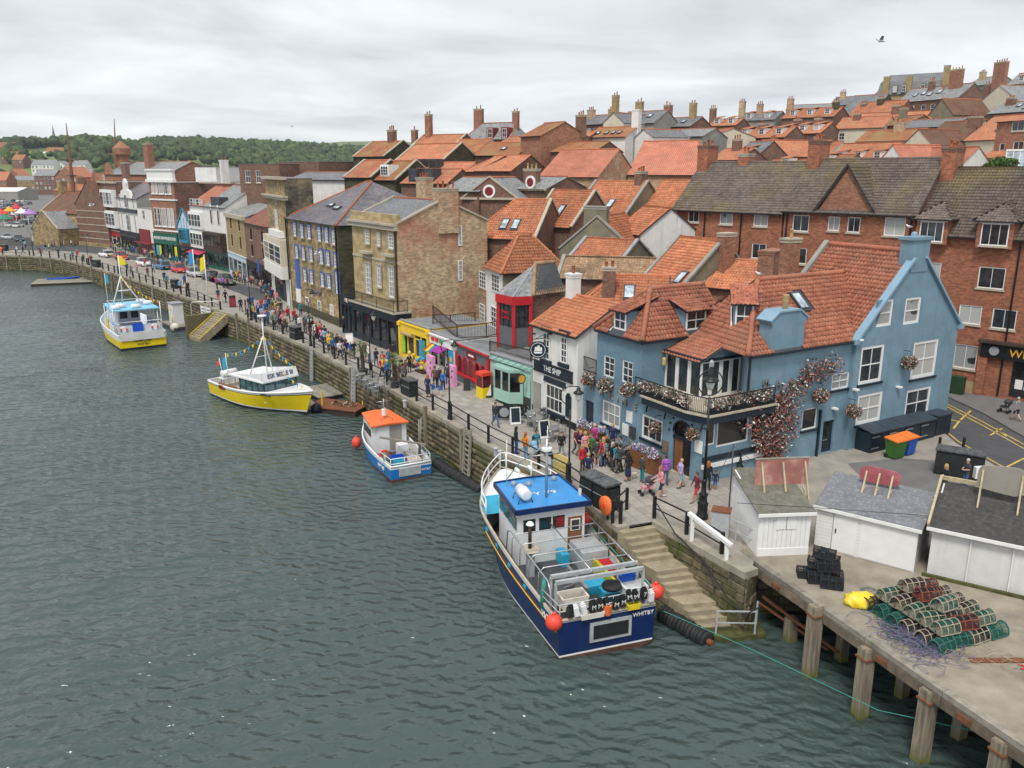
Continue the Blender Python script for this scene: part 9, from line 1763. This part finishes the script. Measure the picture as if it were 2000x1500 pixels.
for i in range(5):
 for j in range(3):potat(o0+dr*(i*.64+.3)+dn*(j*.88-.1)+Vec((0,0,.46)),20+random.uniform(-9,9),random.choice([0,0,1,4]),(random.uniform(-.08,.08),0))
for i in range(3):potat(o0+dr*(i*.75+.7)+dn*.5+Vec((0,0,.92)),20+random.uniform(-9,9),[0,1,4][i],(0,random.uniform(-.1,.1)))
def strands(name,lab,c,rx,ry,n,mat,r=.012,cat='rope'):
 b=MB();rg=random.Random(3)
 for i in range(n):
  a=rg.uniform(0,6.28);x,y=rg.gauss(0,rx),rg.gauss(0,ry);R_=rg.uniform(.15,.5);z0=rg.uniform(.02,.2);b.tube([(x+math.cos(a+k*.7)*R_,y+math.sin(a+k*.7)*R_*.8,max(.015,z0+.05*math.sin(k*2+i)))for k in range(7)],r,4)
 o=b.mk(name,mat,None,False,'stuff');tag(o,lab,cat);o.location=c
strands('rope_heap','tangled heap of purple-grey rope beside the lobster pots',(14.6,26.4,3.0),.5,.75,170,'rope_purple');strands('rope_heap','thin pale rope scraps on the pier deck',(16.4,25.2,3.0),.5,.3,14,'rope',.008);strands('rope_heap','teal ropes running along the big pot heap',(14.3,28.0,3.0),.25,1.0,40,'net_teal')
def bag():
 rg=np.random.RandomState(4);bm=bmesh.new();bmesh.ops.create_icosphere(bm,subdivisions=3,radius=1.0)
 for v in bm.verts:n=v.co.normalized();k=1+.18*math.sin(n.x*7+n.y*5)*math.cos(n.y*8-n.z*6)+.06*rg.randn();v.co=Vec((n.x*.62*k,n.y*.42*k,max(-.0,n.z*.36*k+.16)))
 me=bpy.data.meshes.new('tarpaulin_bag');bm.to_mesh(me);bm.free();me.materials.append(surf('bag_yellow',(.80,.60,.02),.45,.08,3,(.7,.65,.4),.4,3));me.shade_smooth();o=ob('tarpaulin_bag',me);tag(o,'crumpled bright yellow bag beside the lobster pots','bag');o.location=(13.65,28.9,3.0)
bag()
tag(MB().box(0,4.5,-.14,.14,0,.03).mk('deck_strip','rust'),'rusty steel strip set in the pier deck','strip').location=(15.9,25.1,3.01)
# gulls
def gull(lab,p,rz,fly=False,s=1.0):
 t=thing('gull',lab,'gull',p,R(rz),'gulls');t.scale=(s,s,s);bd=MB();bd.tube([(-.24,0,.14),(-.12,0,.15),(.06,0,.17),(.16,0,.23),(.2,0,.28),(.26,0,.28)],[.015,.06,.085,.05,.048,.012],8);bd.mk('body','white',t,True)
 for s_ in(-1,1):
  w_=MB();w_.add([(.1,s_*.04,.2),(-.1,s_*.04,.2),(-.12,s_*.38,.34 if fly else .16),(.0,s_*.42,.35 if fly else .16),(-.2,s_*(.75 if fly else .12),.24 if fly else .14)]if fly else[(.1,s_*.07,.2),(-.05,s_*.09,.22),(-.3,s_*.04,.16),(-.1,s_*.075,.1)],[(0,1,2,3),(3,2,4)]if fly else[(0,1,2,3)]);w_.mk('wing','lead',t)
 MB().tube([(.24,0,.275),(.31,0,.265)],[.014,.004],5).mk('beak','gold',t)
 if not fly:[MB().bar((0,y,0),(0,y,.1),.012).mk('leg','gold',t)for y in(-.03,.03)]
gull('gull flying alone in the grey sky',PY(1720,86,60),160,True,1.3);gull('white gull gliding before the brick hall',PY(179,405,120),40,True,1.6);gull('gull gliding before the stone warehouse windows',PY(620,500,70),20,True,1.2)
gull('gull perched on the ridge of the blue pub',PW(7.3,3.75,10.4),200);gull('gull perched on the flats eaves',PY(1775,447,59),120);gull('tiny gull far off over the distant hills',PY(570,249,200),40,True,1.2)
# people
def P(px,py,z=3.012):return G(px,py,z)
WHO=[(967,833,-60,'walk','charcoal','denim','dark','long','long','person in long dark coat and jeans walking before the mint shop'),(1008,886,20,'stand_long','black','bright','dark','long','long','person in black top and bright blue trousers at the quay rail'),(1026,897,40,'stand_long','orange','sky','ginger','short','long','ginger-haired person in orange top and pale jeans at the quay rail'),(1047,893,-70,'stand','teal','khaki','dark','long','short','person in teal top with brown pack beside the metal chairs'),(1047,908,120,'lean','sky','khaki','dark','short','short','person in pale blue shirt leaning on the quay rail'),(1080,922,200,'lean','navy','sky','brown','long','long','person in navy jumper bending over the rail beside the near lamp'),(1096,896,-80,'walk','black','grey','brown','long','long','teenager in black hooded jacket walking beside the near lamp'),(1137,925,-50,'stand_long','red','charcoal','blond','long','long','blond person in red and white jacket near the litter bins'),(1148,942,60,'stand','navy','khaki','blond','long','short','person in navy top and khaki shorts carrying a red jacket'),(1160,882,30,'stand','magenta','denim','bald','short','long','bald person in magenta shirt beside the first planter'),(1165,910,80,'stand','charcoal','khaki','dark','long','short','person in charcoal pullover and khaki shorts outside the pub'),(1183,905,100,'dress','black','red','ginger','long','short','ginger person in black top and red skirt outside the pub'),(1196,912,80,'stand','black','maroon','brown','long','long','person in black leather jacket and maroon trousers'),(1196,880,-120,'stand','navy','navy','blond','long','long','blond person in navy jacket bending at the pub tables'),(1178,872,-60,'sit','sky','charcoal','grey','short','long','grey-haired person in pale blue shirt seated behind the first planter'),(1154,866,-60,'sit','navy','denim','grey','long','long','seated person half hidden by the first hydrangea planter'),(1213,893,200,'sit','grey','teal','dark','short','short','seated person in grey top and teal shorts at a pub table'),(1235,896,200,'sit','grey','black','dark','short','long','dark-haired seated person in grey waistcoat at the pub wall'),(1249,905,220,'sit','teal','black','blond','long','long','blond seated person in teal cardigan at the pub wall'),(1275,917,220,'sit','navy','charcoal','bald','long','long','bald seated person in navy top beside the pub door planter'),(1226,940,120,'dress','black','navy','dark','long','short','person in black top and patterned navy skirt with a white dog'),(1253,942,20,'stand','charcoal','teal','brown','long','long','person in charcoal sweater and teal trousers beside the second planter'),(1292,973,190,'push','pink','navy','ginger','long','short','person in pink jumper and navy shorts pushing a pushchair'),(1299,948,100,'stand','purple','denim','brown','long','long','person in purple top behind the pushchair'),(1328,953,10,'bald','lilac','sky','bald','short','short','bald person in lilac shirt and pale shorts before the pub door'),(1360,981,200,'walk','maroon','red','brown','long','short','person in maroon jacket and red shorts beside the ringed lamp'),(1381,957,60,'front_long','black','black','ginger','long','long','ginger person in black clothes behind the ringed lamp'),(1396,958,-110,'child','navy','bright','brown','long','short','child in navy top and bright blue shorts right of the ringed lamp'),(1841,968,200,'front_long','black','navy','blond','long','long','blond person in black jacket behind the dark-roofed shed'),(1884,952,190,'front','charcoal','denim','grey','short','long','grey-haired person in dark waistcoat beside the triple recycling bin'),(1984,822,100,'walk','grey','navy','grey','short','short','person in grey shirt with yellow rucksack on the road pavement'),(748,724,-60,'front','red','black','dark','long','long','person in bright red jacket outside the yellow shop'),(760,718,-70,'stand_long','denim','denim','ginger','long','long','person in denim jacket with a white bag outside the yellow shop'),(774,742,-60,'walk','grey','navy','bald','short','long','stout bald person in grey shirt carrying a white carrier bag'),(768,703,80,'stand','black','black','dark','long','long','person in black under the second palm'),(783,736,-50,'walk_tail','black','maroon','blond','short','long','blond person in black top following the grey-shirted man'),(792,742,-50,'walk_long','brown','charcoal','dark','long','long','person in brown patterned top beside the kiosk litter bin'),(800,728,120,'stand_long','black','navy','blond','short','long','blond person in black T-shirt facing the yellow shop'),(836,776,60,'dress','navy','navy','ginger','long','short','person in long navy dress near the kiosk litter bin'),(846,774,70,'child','bright','white','blond','long','short','first child in blue jacket and white shorts'),(860,776,80,'child_walk','blue','white','blond','long','short','second child in blue jacket and white shorts beside the lamp'),(850,758,100,'stand','brown','black','brown','long','long','person in brown coat behind the two children'),(866,764,110,'stand_long','bright','navy','blond','long','long','blond person in bright blue jacket behind the two children'),(858,756,110,'stand','navy','navy','grey','long','long','tall grey-haired person in navy beside the pink display'),(874,752,60,'stand','charcoal','black','dark','long','long','person in charcoal coat behind the lamp at the pink display'),(692,701,-60,'walk_long','black','charcoal','blond','short','long','blond person in black with crossed legs near the cafe chairs'),(664,702,-50,'walk','white','black','dark','short','long','person in white T-shirt and black trousers at the quay rail'),(674,692,-40,'front','black','sky','blond','short','long','blond person in black T-shirt and pale jeans at the quay rail'),(645,690,-60,'walk','yellow','black','grey','long','long','grey-haired person in bright yellow anorak'),(651,694,-50,'stand','blue','black','dark','long','long','person in blue hood beside the yellow anorak'),(660,688,-60,'walk','black','charcoal','brown','long','long','person in black coat beside the yellow anorak'),(672,650,-80,'stand','black','black','blond','long','long','person in black sweatshirt at the cafe doorway'),(617,661,-50,'walk_long','white','black','blond','long','long','person in white hooded coat beside the warehouse lamp'),(626,657,-50,'stand_long','pink','black','brown','long','long','person in pink jumper below the warehouse windows'),(611,653,-60,'walk','magenta','denim','dark','long','long','person in magenta coat below the warehouse windows'),(608,645,120,'stand','green','charcoal','blond','long','long','person in dark green jacket by the warehouse plinth'),(600,640,100,'stand','grey','black','grey','long','long','person in grey coat with pink hat by the warehouse door'),(588,618,120,'stand','teal','navy','bald','short','long','person in teal T-shirt in the warehouse doorway'),(575,632,-50,'walk','red','black','dark','long','long','person in red anorak near the arched window'),(563,628,-50,'walk','red','navy','dark','long','long','second person in red coat near the arched window'),(560,645,-60,'walk_long','cream','charcoal','blond','long','long','person in cream fleece behind the warehouse litter bin'),(553,641,-60,'walk','pink','black','brown','short','long','person in pink T-shirt before the tower house'),(549,615,-60,'walk','navy','black','dark','long','long','person in navy coat under the tower house bay'),(535,632,-60,'walk','cream','grey','brown','long','long','person in cream coat near the tower house'),(521,633,-60,'walk','orange','black','brown','long','long','person in orange top among the crowd by the rail'),(519,616,-50,'walk','bright','black','dark','long','long','person in bright blue waterproof in the crowd'),(511,608,-60,'walk','red','denim','brown','long','long','person in red hood in the crowd'),(505,621,-60,'walk','blue','black','brown','long','long','person in royal blue hoodie by the rail'),(495,623,-60,'walk','khaki','charcoal','brown','long','long','person in khaki vest by the rail'),(493,603,-50,'walk','bright','navy','dark','long','long','person in blue cagoule near the road end'),(487,606,-50,'walk','charcoal','black','dark','long','long','person with a dark rucksack near the road end'),(471,609,-60,'walk','navy','black','brown','long','long','person in navy raincoat walking above the stairs'),(533,588,120,'walk','navy','black','grey','long','long','person in navy crossing toward the tower house'),(540,594,120,'walk_long','pink','cream','blond','long','long','person in pale pink beside the tower house'),(441,592,80,'walk','black','black','dark','long','long','person in black at the sign above the stairs'),(427,588,-90,'stand','navy','red','brown','long','long','person in navy jacket and red trousers above the stairs'),(424,563,60,'stand','magenta','black','brown','long','long','person in magenta jacket at the roadside'),(437,563,60,'stand','purple','black','dark','long','long','person in purple jacket at the roadside'),(445,563,60,'stand','maroon','black','dark','long','long','person in maroon jacket at the roadside'),(368,574,-50,'walk','black','black','grey','long','long','person in black with a rucksack by the far rail'),(361,559,-50,'walk','bright','black','brown','long','long','person in bright blue by the far rail'),(353,569,-50,'stand','sky','navy','grey','long','long','person in checked pale blue shirt by the far rail'),(327,558,120,'stand_long','teal','khaki','blond','long','long','person in turquoise jacket sitting by the far rail'),(322,552,120,'stand','navy','charcoal','grey','long','long','person in navy beside the turquoise jacket'),(289,541,-60,'walk','maroon','black','dark','long','long','person in maroon jumper by the far rail'),(300,533,-60,'walk','sky','navy','brown','long','long','person in pale blue beside the maroon jumper'),(284,524,-60,'walk','red','cream','brown','long','short','person in red top crossing the far road'),(268,533,-60,'walk_long','pink','grey','blond','long','long','person in pink by the far rail'),(257,537,-60,'walk','grey','black','blond','long','long','person in grey top by the far rail'),(249,532,-60,'walk','navy','navy','dark','long','long','person in navy by the far rail opposite the store'),(244,523,-60,'walk','white','blue','brown','short','long','person in white by the far rail opposite the store'),(179,517,-60,'stand','maroon','black','dark','long','long','person in dark red by the far litter bin'),(164,513,-60,'walk','charcoal','black','grey','long','long','person in charcoal before the far litter bin'),(152,506,-60,'walk','red','grey','grey','long','long','person in red coat on the far bend'),(143,508,-60,'walk','teal','navy','dark','long','long','person in teal coat on the far bend'),(115,502,-60,'stand','navy','denim','brown','long','long','person in navy on the far bend'),(46,496,-150,'walk','black','black','dark','long','long','person in black striding at the left of the quay'),(34,495,-150,'walk','white','sky','brown','long','long','person in white top at the left of the quay'),(50,485,90,'walk','sky','navy','brown','long','long','person in pale blue crossing at the left'),(90,491,0,'stand','black','sky','dark','long','short','person in black top beside the red cart'),(97,490,0,'walk','white','black','brown','short','short','person in white top beside the red cart'),(102,485,20,'walk','green','black','brown','long','long','person in bright green jacket near the lodge'),(107,484,20,'walk','purple','navy','brown','long','long','person in purple jacket near the lodge'),(119,487,20,'walk','charcoal','denim','dark','long','long','person in charcoal near the lodge statue'),(126,484,20,'stand','cream','khaki','grey','long','long','person in cream near the lodge statue'),(140,482,20,'walk','white','blue','dark','short','long','person in white shirt near the lodge wall'),(146,483,20,'walk','maroon','black','dark','long','long','person in maroon near the lodge wall'),]
for px,py,hd_,pose,tp,bt,hr_,sl,lg,lab in WHO:
 kid=pose.startswith('child');person(lab,P(px,py),hd_,pose,tp,bt,hr_,sl,lg,random.choice(['black','brown','white','charcoal']),(1.12 if kid else random.uniform(1.64,1.8)),sk='skin' if random.random()<.8 else 'skin_tan')
 # more of the crowd on the shop side of the street
k=0;places=[((215,487),(240,489),'outside the tall corner shop'),((243,492),(276,499),'outside the shaped-gable shop'),((280,502),(305,508),'under the maroon canopy'),((308,512),(350,514),'outside the green-fronted store'),((356,515),(380,520),'outside the blue gabled shop'),((385,522),(410,528),'under the red awning'),((456,545),(482,554),'outside the pale blue shopfront'),((490,560),(530,578),'outside the dark brick shop'),((545,625),(560,640),'in the crowd before the tower house'),((580,640),(640,672),'in the crowd along the warehouse'),((520,600),(545,618),'in the crowd at the road end'),((700,700),(740,716),'between the cafe and the rail'),((480,615),(560,650),'in the crowd above the metal ladder'),((620,668),(690,700),'in the crowd by the rail before the cafe'),((745,735),(790,750),'in the crowd before the yellow shop'),((1120,888),(1215,925),'in the crowd outside the two pubs')]
cols=['navy','black','red','grey','blue','white','green','brown','pink','teal','yellow','maroon','sky','charcoal'];rgp=random.Random(5)
for(x0,y0),(x1,y1),pl_ in places:
 cc=cols[:];rgp.shuffle(cc)
 nn=4 if 'between' in pl_ else 11 if 'crowd' in pl_ else 7
 for i in range(nn):
  f=(i+rgp.random()*.7)/nn;px,py=x0+(x1-x0)*f,y0+(y1-y0)*f+rgp.uniform(-1.5,3.5);ps=rgp.choice(['walk','walk_long','stand','stand_long','walk_tail','front']);bt=rgp.choice(['denim','black','charcoal','khaki'])
  person(f"person in {cc[i].replace('sky', 'pale blue')} top and {bt} trousers {pl_}",P(px,py),rgp.choice([-60,-50,120,130,30,200]),ps,cc[i],bt,rgp.choice(['brown','dark','blond','grey']),rgp.choice(['long','short']),'long','black',rgp.uniform(1.62,1.8))
person('person seated on the pier edge in red trousers with a foot toward the pots',Vec((18.35,24.5,3.0)),168,'floor','red','red','brown','short','short','red',1.7)
t=thing('shoulder_bag','dark woven bag on the pier beside the seated person','bag',(17.35,23.9,3.005),R(30));MB().ext([(-.22,-.12,0),(.22,-.12,0),(.26,.12,0),(-.26,.12,0)],(0,0,.3)).mk('bag_body','cloth_maroon',t);MB().tube([(-.2,0,.3),(-.1,0,.5),(.1,0,.5),(.2,0,.3)],.02,5).mk('strap','cloth_navy',t)
person('boatman in black on the tour boat landing',G(333,624,.62),130,'stand','black','black','grey',h=1.75)
for lab,x,y,z,rz in(('passenger in navy seated under the tour boat canopy',3.2,.8,.98,20),('passenger in red seated under the tour boat canopy',4.8,-.9,.98,-60)):q=Mat.Translation((-41.5,90.4,0))@Mat.Rotation(R(125),4,'Z')@Vec((x,y,z));person(lab,q,rz,'sit','navy' if 'navy' in lab else 'red','black',h=1.7)
def pushchair(lab,p,rz,col):
 t=thing('pushchair',lab,'pushchair',p,R(rz),'pushchairs')
 for x,y in((.35,.2),(.35,-.2),(-.25,.22),(-.25,-.22)):w_=MB().lathe((x,y,.11),[(.06,-.02),(.11,-.025),(.11,.025),(.06,.02)],10,0,'y').mk('wheel','rubber',t)
 for y in(.2,-.2):MB().tube([(.38,y,.12),(.05,y,.55),(-.4,y,1.0)],.018,5).mk('frame','dark_grey',t);MB().tube([(-.28,y,.12),(.1,y,.6)],.018,5).mk('frame','dark_grey',t)
 MB().tube([(-.4,.2,1.0),(-.42,0,1.01),(-.4,-.2,1.0)],.022,6).mk('handle','rubber',t);MB().ext([(.32,-.18,.38),(.3,-.18,.5),(-.12,-.18,.48),(-.3,-.18,.9),(-.36,-.18,.86),(-.16,-.18,.36)],(0,.36,0)).mk('seat',col,t)
 MB().lathe((-.14,0,.72),[(.02,.3),(.16,.27),(.26,.14),(.28,0)],10).mk('hood','cloth_charcoal',t,True)
pushchair('pink and grey pushchair pushed toward the bins',P(1264,966),190,'cloth_pink');pushchair('dark pushchair with yellow bag on the road pavement',P(1962,806),130,'cloth_charcoal');pushchair('red hand cart on the far bend of the quay',P(79,493),20,'red_paint')
def dog():
 t=thing('dog','small white dog standing beside the planter','dog',P(1237,936),R(200));b=MB();b.tube([(-.24,0,.3),(-.12,0,.32),(.08,0,.32),(.18,0,.34),(.25,0,.42),(.32,0,.44),(.42,0,.41)],[.06,.085,.1,.085,.06,.065,.03],9)
 for x,y in((.13,.05),(.13,-.05)):b.tube([(x,y,.3),(x+.01,y,.16),(x,y,.02),(x+.04,y,.015)],[.045,.028,.022,.022],7)
 for x,y in((-.2,.05),(-.2,-.05)):b.tube([(x,y,.3),(x+.05,y,.2),(x-.05,y,.11),(x-.03,y,.02),(x+.01,y,.015)],[.055,.04,.024,.02,.02],7)
 b.tube([(-.26,0,.33),(-.36,0,.42),(-.38,0,.5)],[.025,.018,.008],6)
 for s in(-1,1):b.tube([(.28,s*.05,.48),(.27,s*.07,.54)],[.02,.006],5)
 b.mk('body','cloth_cream',t,True);MB().ball((.43,0,.42),.015,6).mk('nose','can_black',t)
dog()
t=thing('carrier_bag','white carrier bag in the hand of the grey-shirted man','bag',P(769,744)+Vec((0,0,.35)),R(20));MB().ext([(-.16,-.05,0),(.16,-.05,0),(.18,.05,0),(-.18,.05,0)],(0,0,.36)).mk('bag_body','white',t);MB().tube([(-.08,0,.36),(0,0,.46),(.08,0,.36)],.012,4).mk('handle','white',t)
t=thing('shopping_bag','striped white shopping bag on the back of the man in the dark waistcoat','bag',P(1908,950)+Vec((0,0,.5)),R(190));MB().ext([(-.25,-.14,0),(.25,-.14,0),(.3,.14,0),(-.3,.14,0)],(0,0,.62)).mk('bag_body','white',t);[MB().box(-.26+k*.13,-.22+k*.13,-.15,-.141,.02,.6).mk('stripe','cloth_maroon',t)for k in range(4)]
# cars
def car_proto(hatch=True):
 t=thing('parked_car','x','car',(0,0,-50),0,'cars parked along the street');b=MB()
 st_=[(-2.02,.62,.35,.72),(-1.95,.78,.28,.88),(-1.5,.86,.24,.95),(-.6,.87,.22,.95),(.4,.87,.22,.94),(1.0,.86,.24,.92),(1.6,.82,.26,.82),(1.95,.72,.3,.68),(2.05,.55,.36,.58)]
 rings=[[(x,-w_,z0),(x,-w_*1.0,z0+(z1-z0)*.55),(x,-w_*.92,z1),(x,w_*.92,z1),(x,w_,z0+(z1-z0)*.55),(x,w_,z0)]for x,w_,z0,z1 in st_]
 v=[p for r in rings for p in r];f=[]
 for i in range(len(rings)-1):
  for j in range(6):a=i*6+j;c=i*6+(j+1)%6;f.append((a,c,c+6,a+6))
 f+=[tuple(range(6)),tuple(len(v)-1-k for k in range(6))];b.add(v,f);b.mk('body','car_paint',t,True)
 rear=-1.85 if hatch else-1.45;g=MB();base=[(rear,-.74,.92),(.95,-.76,.92),(.95,.76,.92),(rear,.74,.92)];top=[(rear+.35,-.6,1.44),(.15,-.62,1.47),(.15,.62,1.47),(rear+.35,.6,1.44)];g.add(base+top,[(0,1,5,4),(1,2,6,5),(2,3,7,6),(3,0,4,7),(4,5,6,7)]);g.mk('windows','glass',t)
 r=MB();r.ext([(x,y,z+.005)for x,y,z in top],(0,0,.05));r.mk('roof','car_paint',t)
 for s in(-1,1):
  for x in(rear+.18,-.55,.55):pass
  MB().bar((-.5,s*.765,.92),(-.5,s*.62,1.45),.06).mk('pillar','car_paint',t);MB().bx((.55,s*.93,.98),(.14,.16,.12)).mk('mirror','car_paint',t)
  MB().bx((1.93,s*.55,.66),(.16,.3,.14)).mk('headlight','lamp_glass',t);MB().bx((-1.98,s*.62,.76),(.1,.22,.2)).mk('tail_light','buoy_red',t)
  for x in(-1.25,1.28):w_=MB().lathe((x,s*.78,.32),[(.2,-.1),(.31,-.1),(.32,0),(.31,.1),(.2,.1)],14,0,'y').mk('wheel','rubber',t);MB().lathe((x,s*.88,.32),[(.19,-.02),(.19,.02)],10,0,'y').mk('rim','steel',w_)
 MB().bx((2.05,0,.45),(.03,.5,.12)).mk('number_plate','white',t);MB().bx((-2.03,0,.58),(.03,.5,.12)).mk('number_plate','hull_yellow',t)
 return t
surf('car_paint',(.5,.5,.5),.25,.05);CAR=car_proto()
def setpaint(o,m):
 for c in[o]+list(o.children):
  if c.type=='MESH' and c.data.materials and c.data.materials[0].name=='car_paint':c.material_slots[0].link='OBJECT';c.material_slots[0].material=mt(m)
CC=dict(white=(.72,.72,.72),red=(.55,.015,.02),blue=(.015,.17,.33),silver=(.42,.43,.44),black=(.012,.013,.015),grey=(.12,.125,.13),dark=(.03,.04,.06))
for k_,c_ in CC.items():surf('car_'+k_,c_,.22,.04,2,spec=.6)
for i,(px,py,col,lab,sd_)in enumerate([(208,503,'white','white car farthest along the parked row',0),(238,508,'red','red car beside the far corner shops',0),(281,520,'white','white car between a red and a blue parked car',0),(319,527,'blue','metallic blue car outside the green-fronted store',0),(351,533,'red','small red car next to the blue parked car',0),(381,541,'silver','silver car near the red awning',0),(412,548,'black','black car between the two silver cars',0),(442,556,'grey','grey car nearest the road end',0),(14,468,'silver','silver car crossing at the left before the marina',1),(38,472,'dark','dark estate car turning at the left',1),(-8,478,'black','black car cut by the left frame edge',1)]):
 o=CAR if i==0 else clone(CAR);p=G(px,py,2.9);o.location=p;j=min(range(len(Q)-1),key=lambda n_:(Q[n_]-p).length);d=Q[min(j+1,len(Q)-1)]-Q[max(0,j-1)];o.rotation_euler=(0,0,math.atan2(d.y,d.x)+(R(180 if i%3==0 else 0))if not sd_ else R(20-i*8));o['label']=lab;setpaint(o,'car_'+col)
 if i%2:o.scale=(.93,1,1.04)
 # far car park: small single-mesh cars
def far_car():
 b=MB();b.ext([(-2.1,-.85,.3),(-2.1,-.85,.85),(-1.6,-.85,.95),(1.0,-.85,.95),(2.0,-.85,.75),(2.1,-.85,.35)],(0,1.7,0),0);b.add([(-1.9,-.78,.94),(.95,-.78,.94),(.95,.78,.94),(-1.9,.78,.94),(-1.4,-.62,1.45),(.2,-.62,1.47),(.2,.62,1.47),(-1.4,.62,1.45)],[(0,1,5,4),(1,2,6,5),(2,3,7,6),(3,0,4,7)],1);b.add([(-1.4,-.62,1.45),(.2,-.62,1.47),(.2,.62,1.47),(-1.4,.62,1.45)],[(0,1,2,3)],0)
 for x in(-1.3,1.3):
  for s in(-.8,.8):b.lathe((x,s,.32),[(.32,-.1),(.32,.1)],8,2,'y')
 return b.mesh('car',['car_paint','glass','rubber'])
FC=far_car();rgc=random.Random(9)
rowsY=[250,262,280,292,312,326,350,366,395,415,450]
for r_,Y in enumerate(rowsY):
 x=(-20-1000)/1600*Y*1.0
 while x<(78-1000)/1600*Y:
  if rgc.random()<.86:
   o=ob('car',FC);o.location=(x,Y+rgc.uniform(-.6,.6),2.9);o.rotation_euler=(0,0,R(90+rgc.uniform(-6,6)+(180 if rgc.random()<.5 else 0)));c_=rgc.choice(['white','white','silver','red','blue','black','grey','dark','white']);o.material_slots[0].link='OBJECT';o.material_slots[0].material=mt('car_'+c_)
   tag(o,f"small {c_.replace('dark', 'dark blue')} car in the {['first', 'second', 'third', 'fourth', 'fifth', 'sixth', 'seventh', 'eighth', 'ninth', 'tenth', 'last'][r_]} row of the distant car park",'car',f'distant car park row {r_} {c_}')
  x+=rgc.choice([2.7,2.8,3.0,5.6])
  # bright market stalls and moored boats beyond the bend
for i,(px,py,col,lab)in enumerate([(5,430,'#.6,.05,.04','red market tent at the left edge'),(20,424,'#.7,.35,.03','orange and red fairground tent'),(34,418,'#.55,.04,.05','red striped tent in the distant car park'),(12,442,'#.04,.2,.12','green market tent behind the harbour wall'),(44,428,'#.75,.75,.72','white market tent in the distant car park'),(60,430,'#.35,.2,.5','purple inflatable ride near the lodge')]):
 p=G(px,py,2.9);t=thing('market_tent',lab,'tent',p,0,'tents in the car park');MB().lathe((0,0,0),[(2.2,1.9),(2.3,2.2),(1.0,3.0),(.05,3.9)],8).mk('canopy',col,t);[MB().bar((math.cos(a)*2.1,math.sin(a)*2.1,0),(math.cos(a)*2.1,math.sin(a)*2.1,2),.1).mk('pole','white',t)for a in(.4,2.0,3.5,5.1)]
for i,(px,py,col,lab)in enumerate([(50,461,'maroon','red hulled boat moored behind the far bend'),(30,465,'navy_hull','dark boat moored behind the far bend'),(8,458,'boat_white','white boat moored at the left beyond the bend')]):
 t=thing('moored_boat',lab,'boat',G(px,py,0),R(10+15*i),'boats beyond the bend');make_hull(t,9,3,1.0,1.7,[(.05,0),(.7,0),(1,1)],.6,[col,'boat_white'],'crate_white','boat_white','boat_white',.08,.8,n=12);MB().box(3,5.5,-.9,.9,.6,2.5).mk('cabin','boat_white',t);tubs(t,'mast','boat_white',[[(4,0,2.5),(4,0,6)]],.06)
 # the damp harbour air
def haze():
 m=bpy.data.materials.new('haze');m.use_nodes=True;nt=m.node_tree;nt.nodes.clear();o=nt.nodes.new('ShaderNodeOutputMaterial');v=nt.nodes.new('ShaderNodeVolumePrincipled')
 v.inputs['Color'].default_value=(.80,.88,.96,1);v.inputs['Density'].default_value=.00009;v.inputs['Anisotropy'].default_value=.2;nt.links.new(v.outputs[0],o.inputs['Volume']);MATS['haze']=m
 MB().box(-1500,1700,-150,3800,-7,130).mk('haze','haze',None,False,'stuff')
haze()
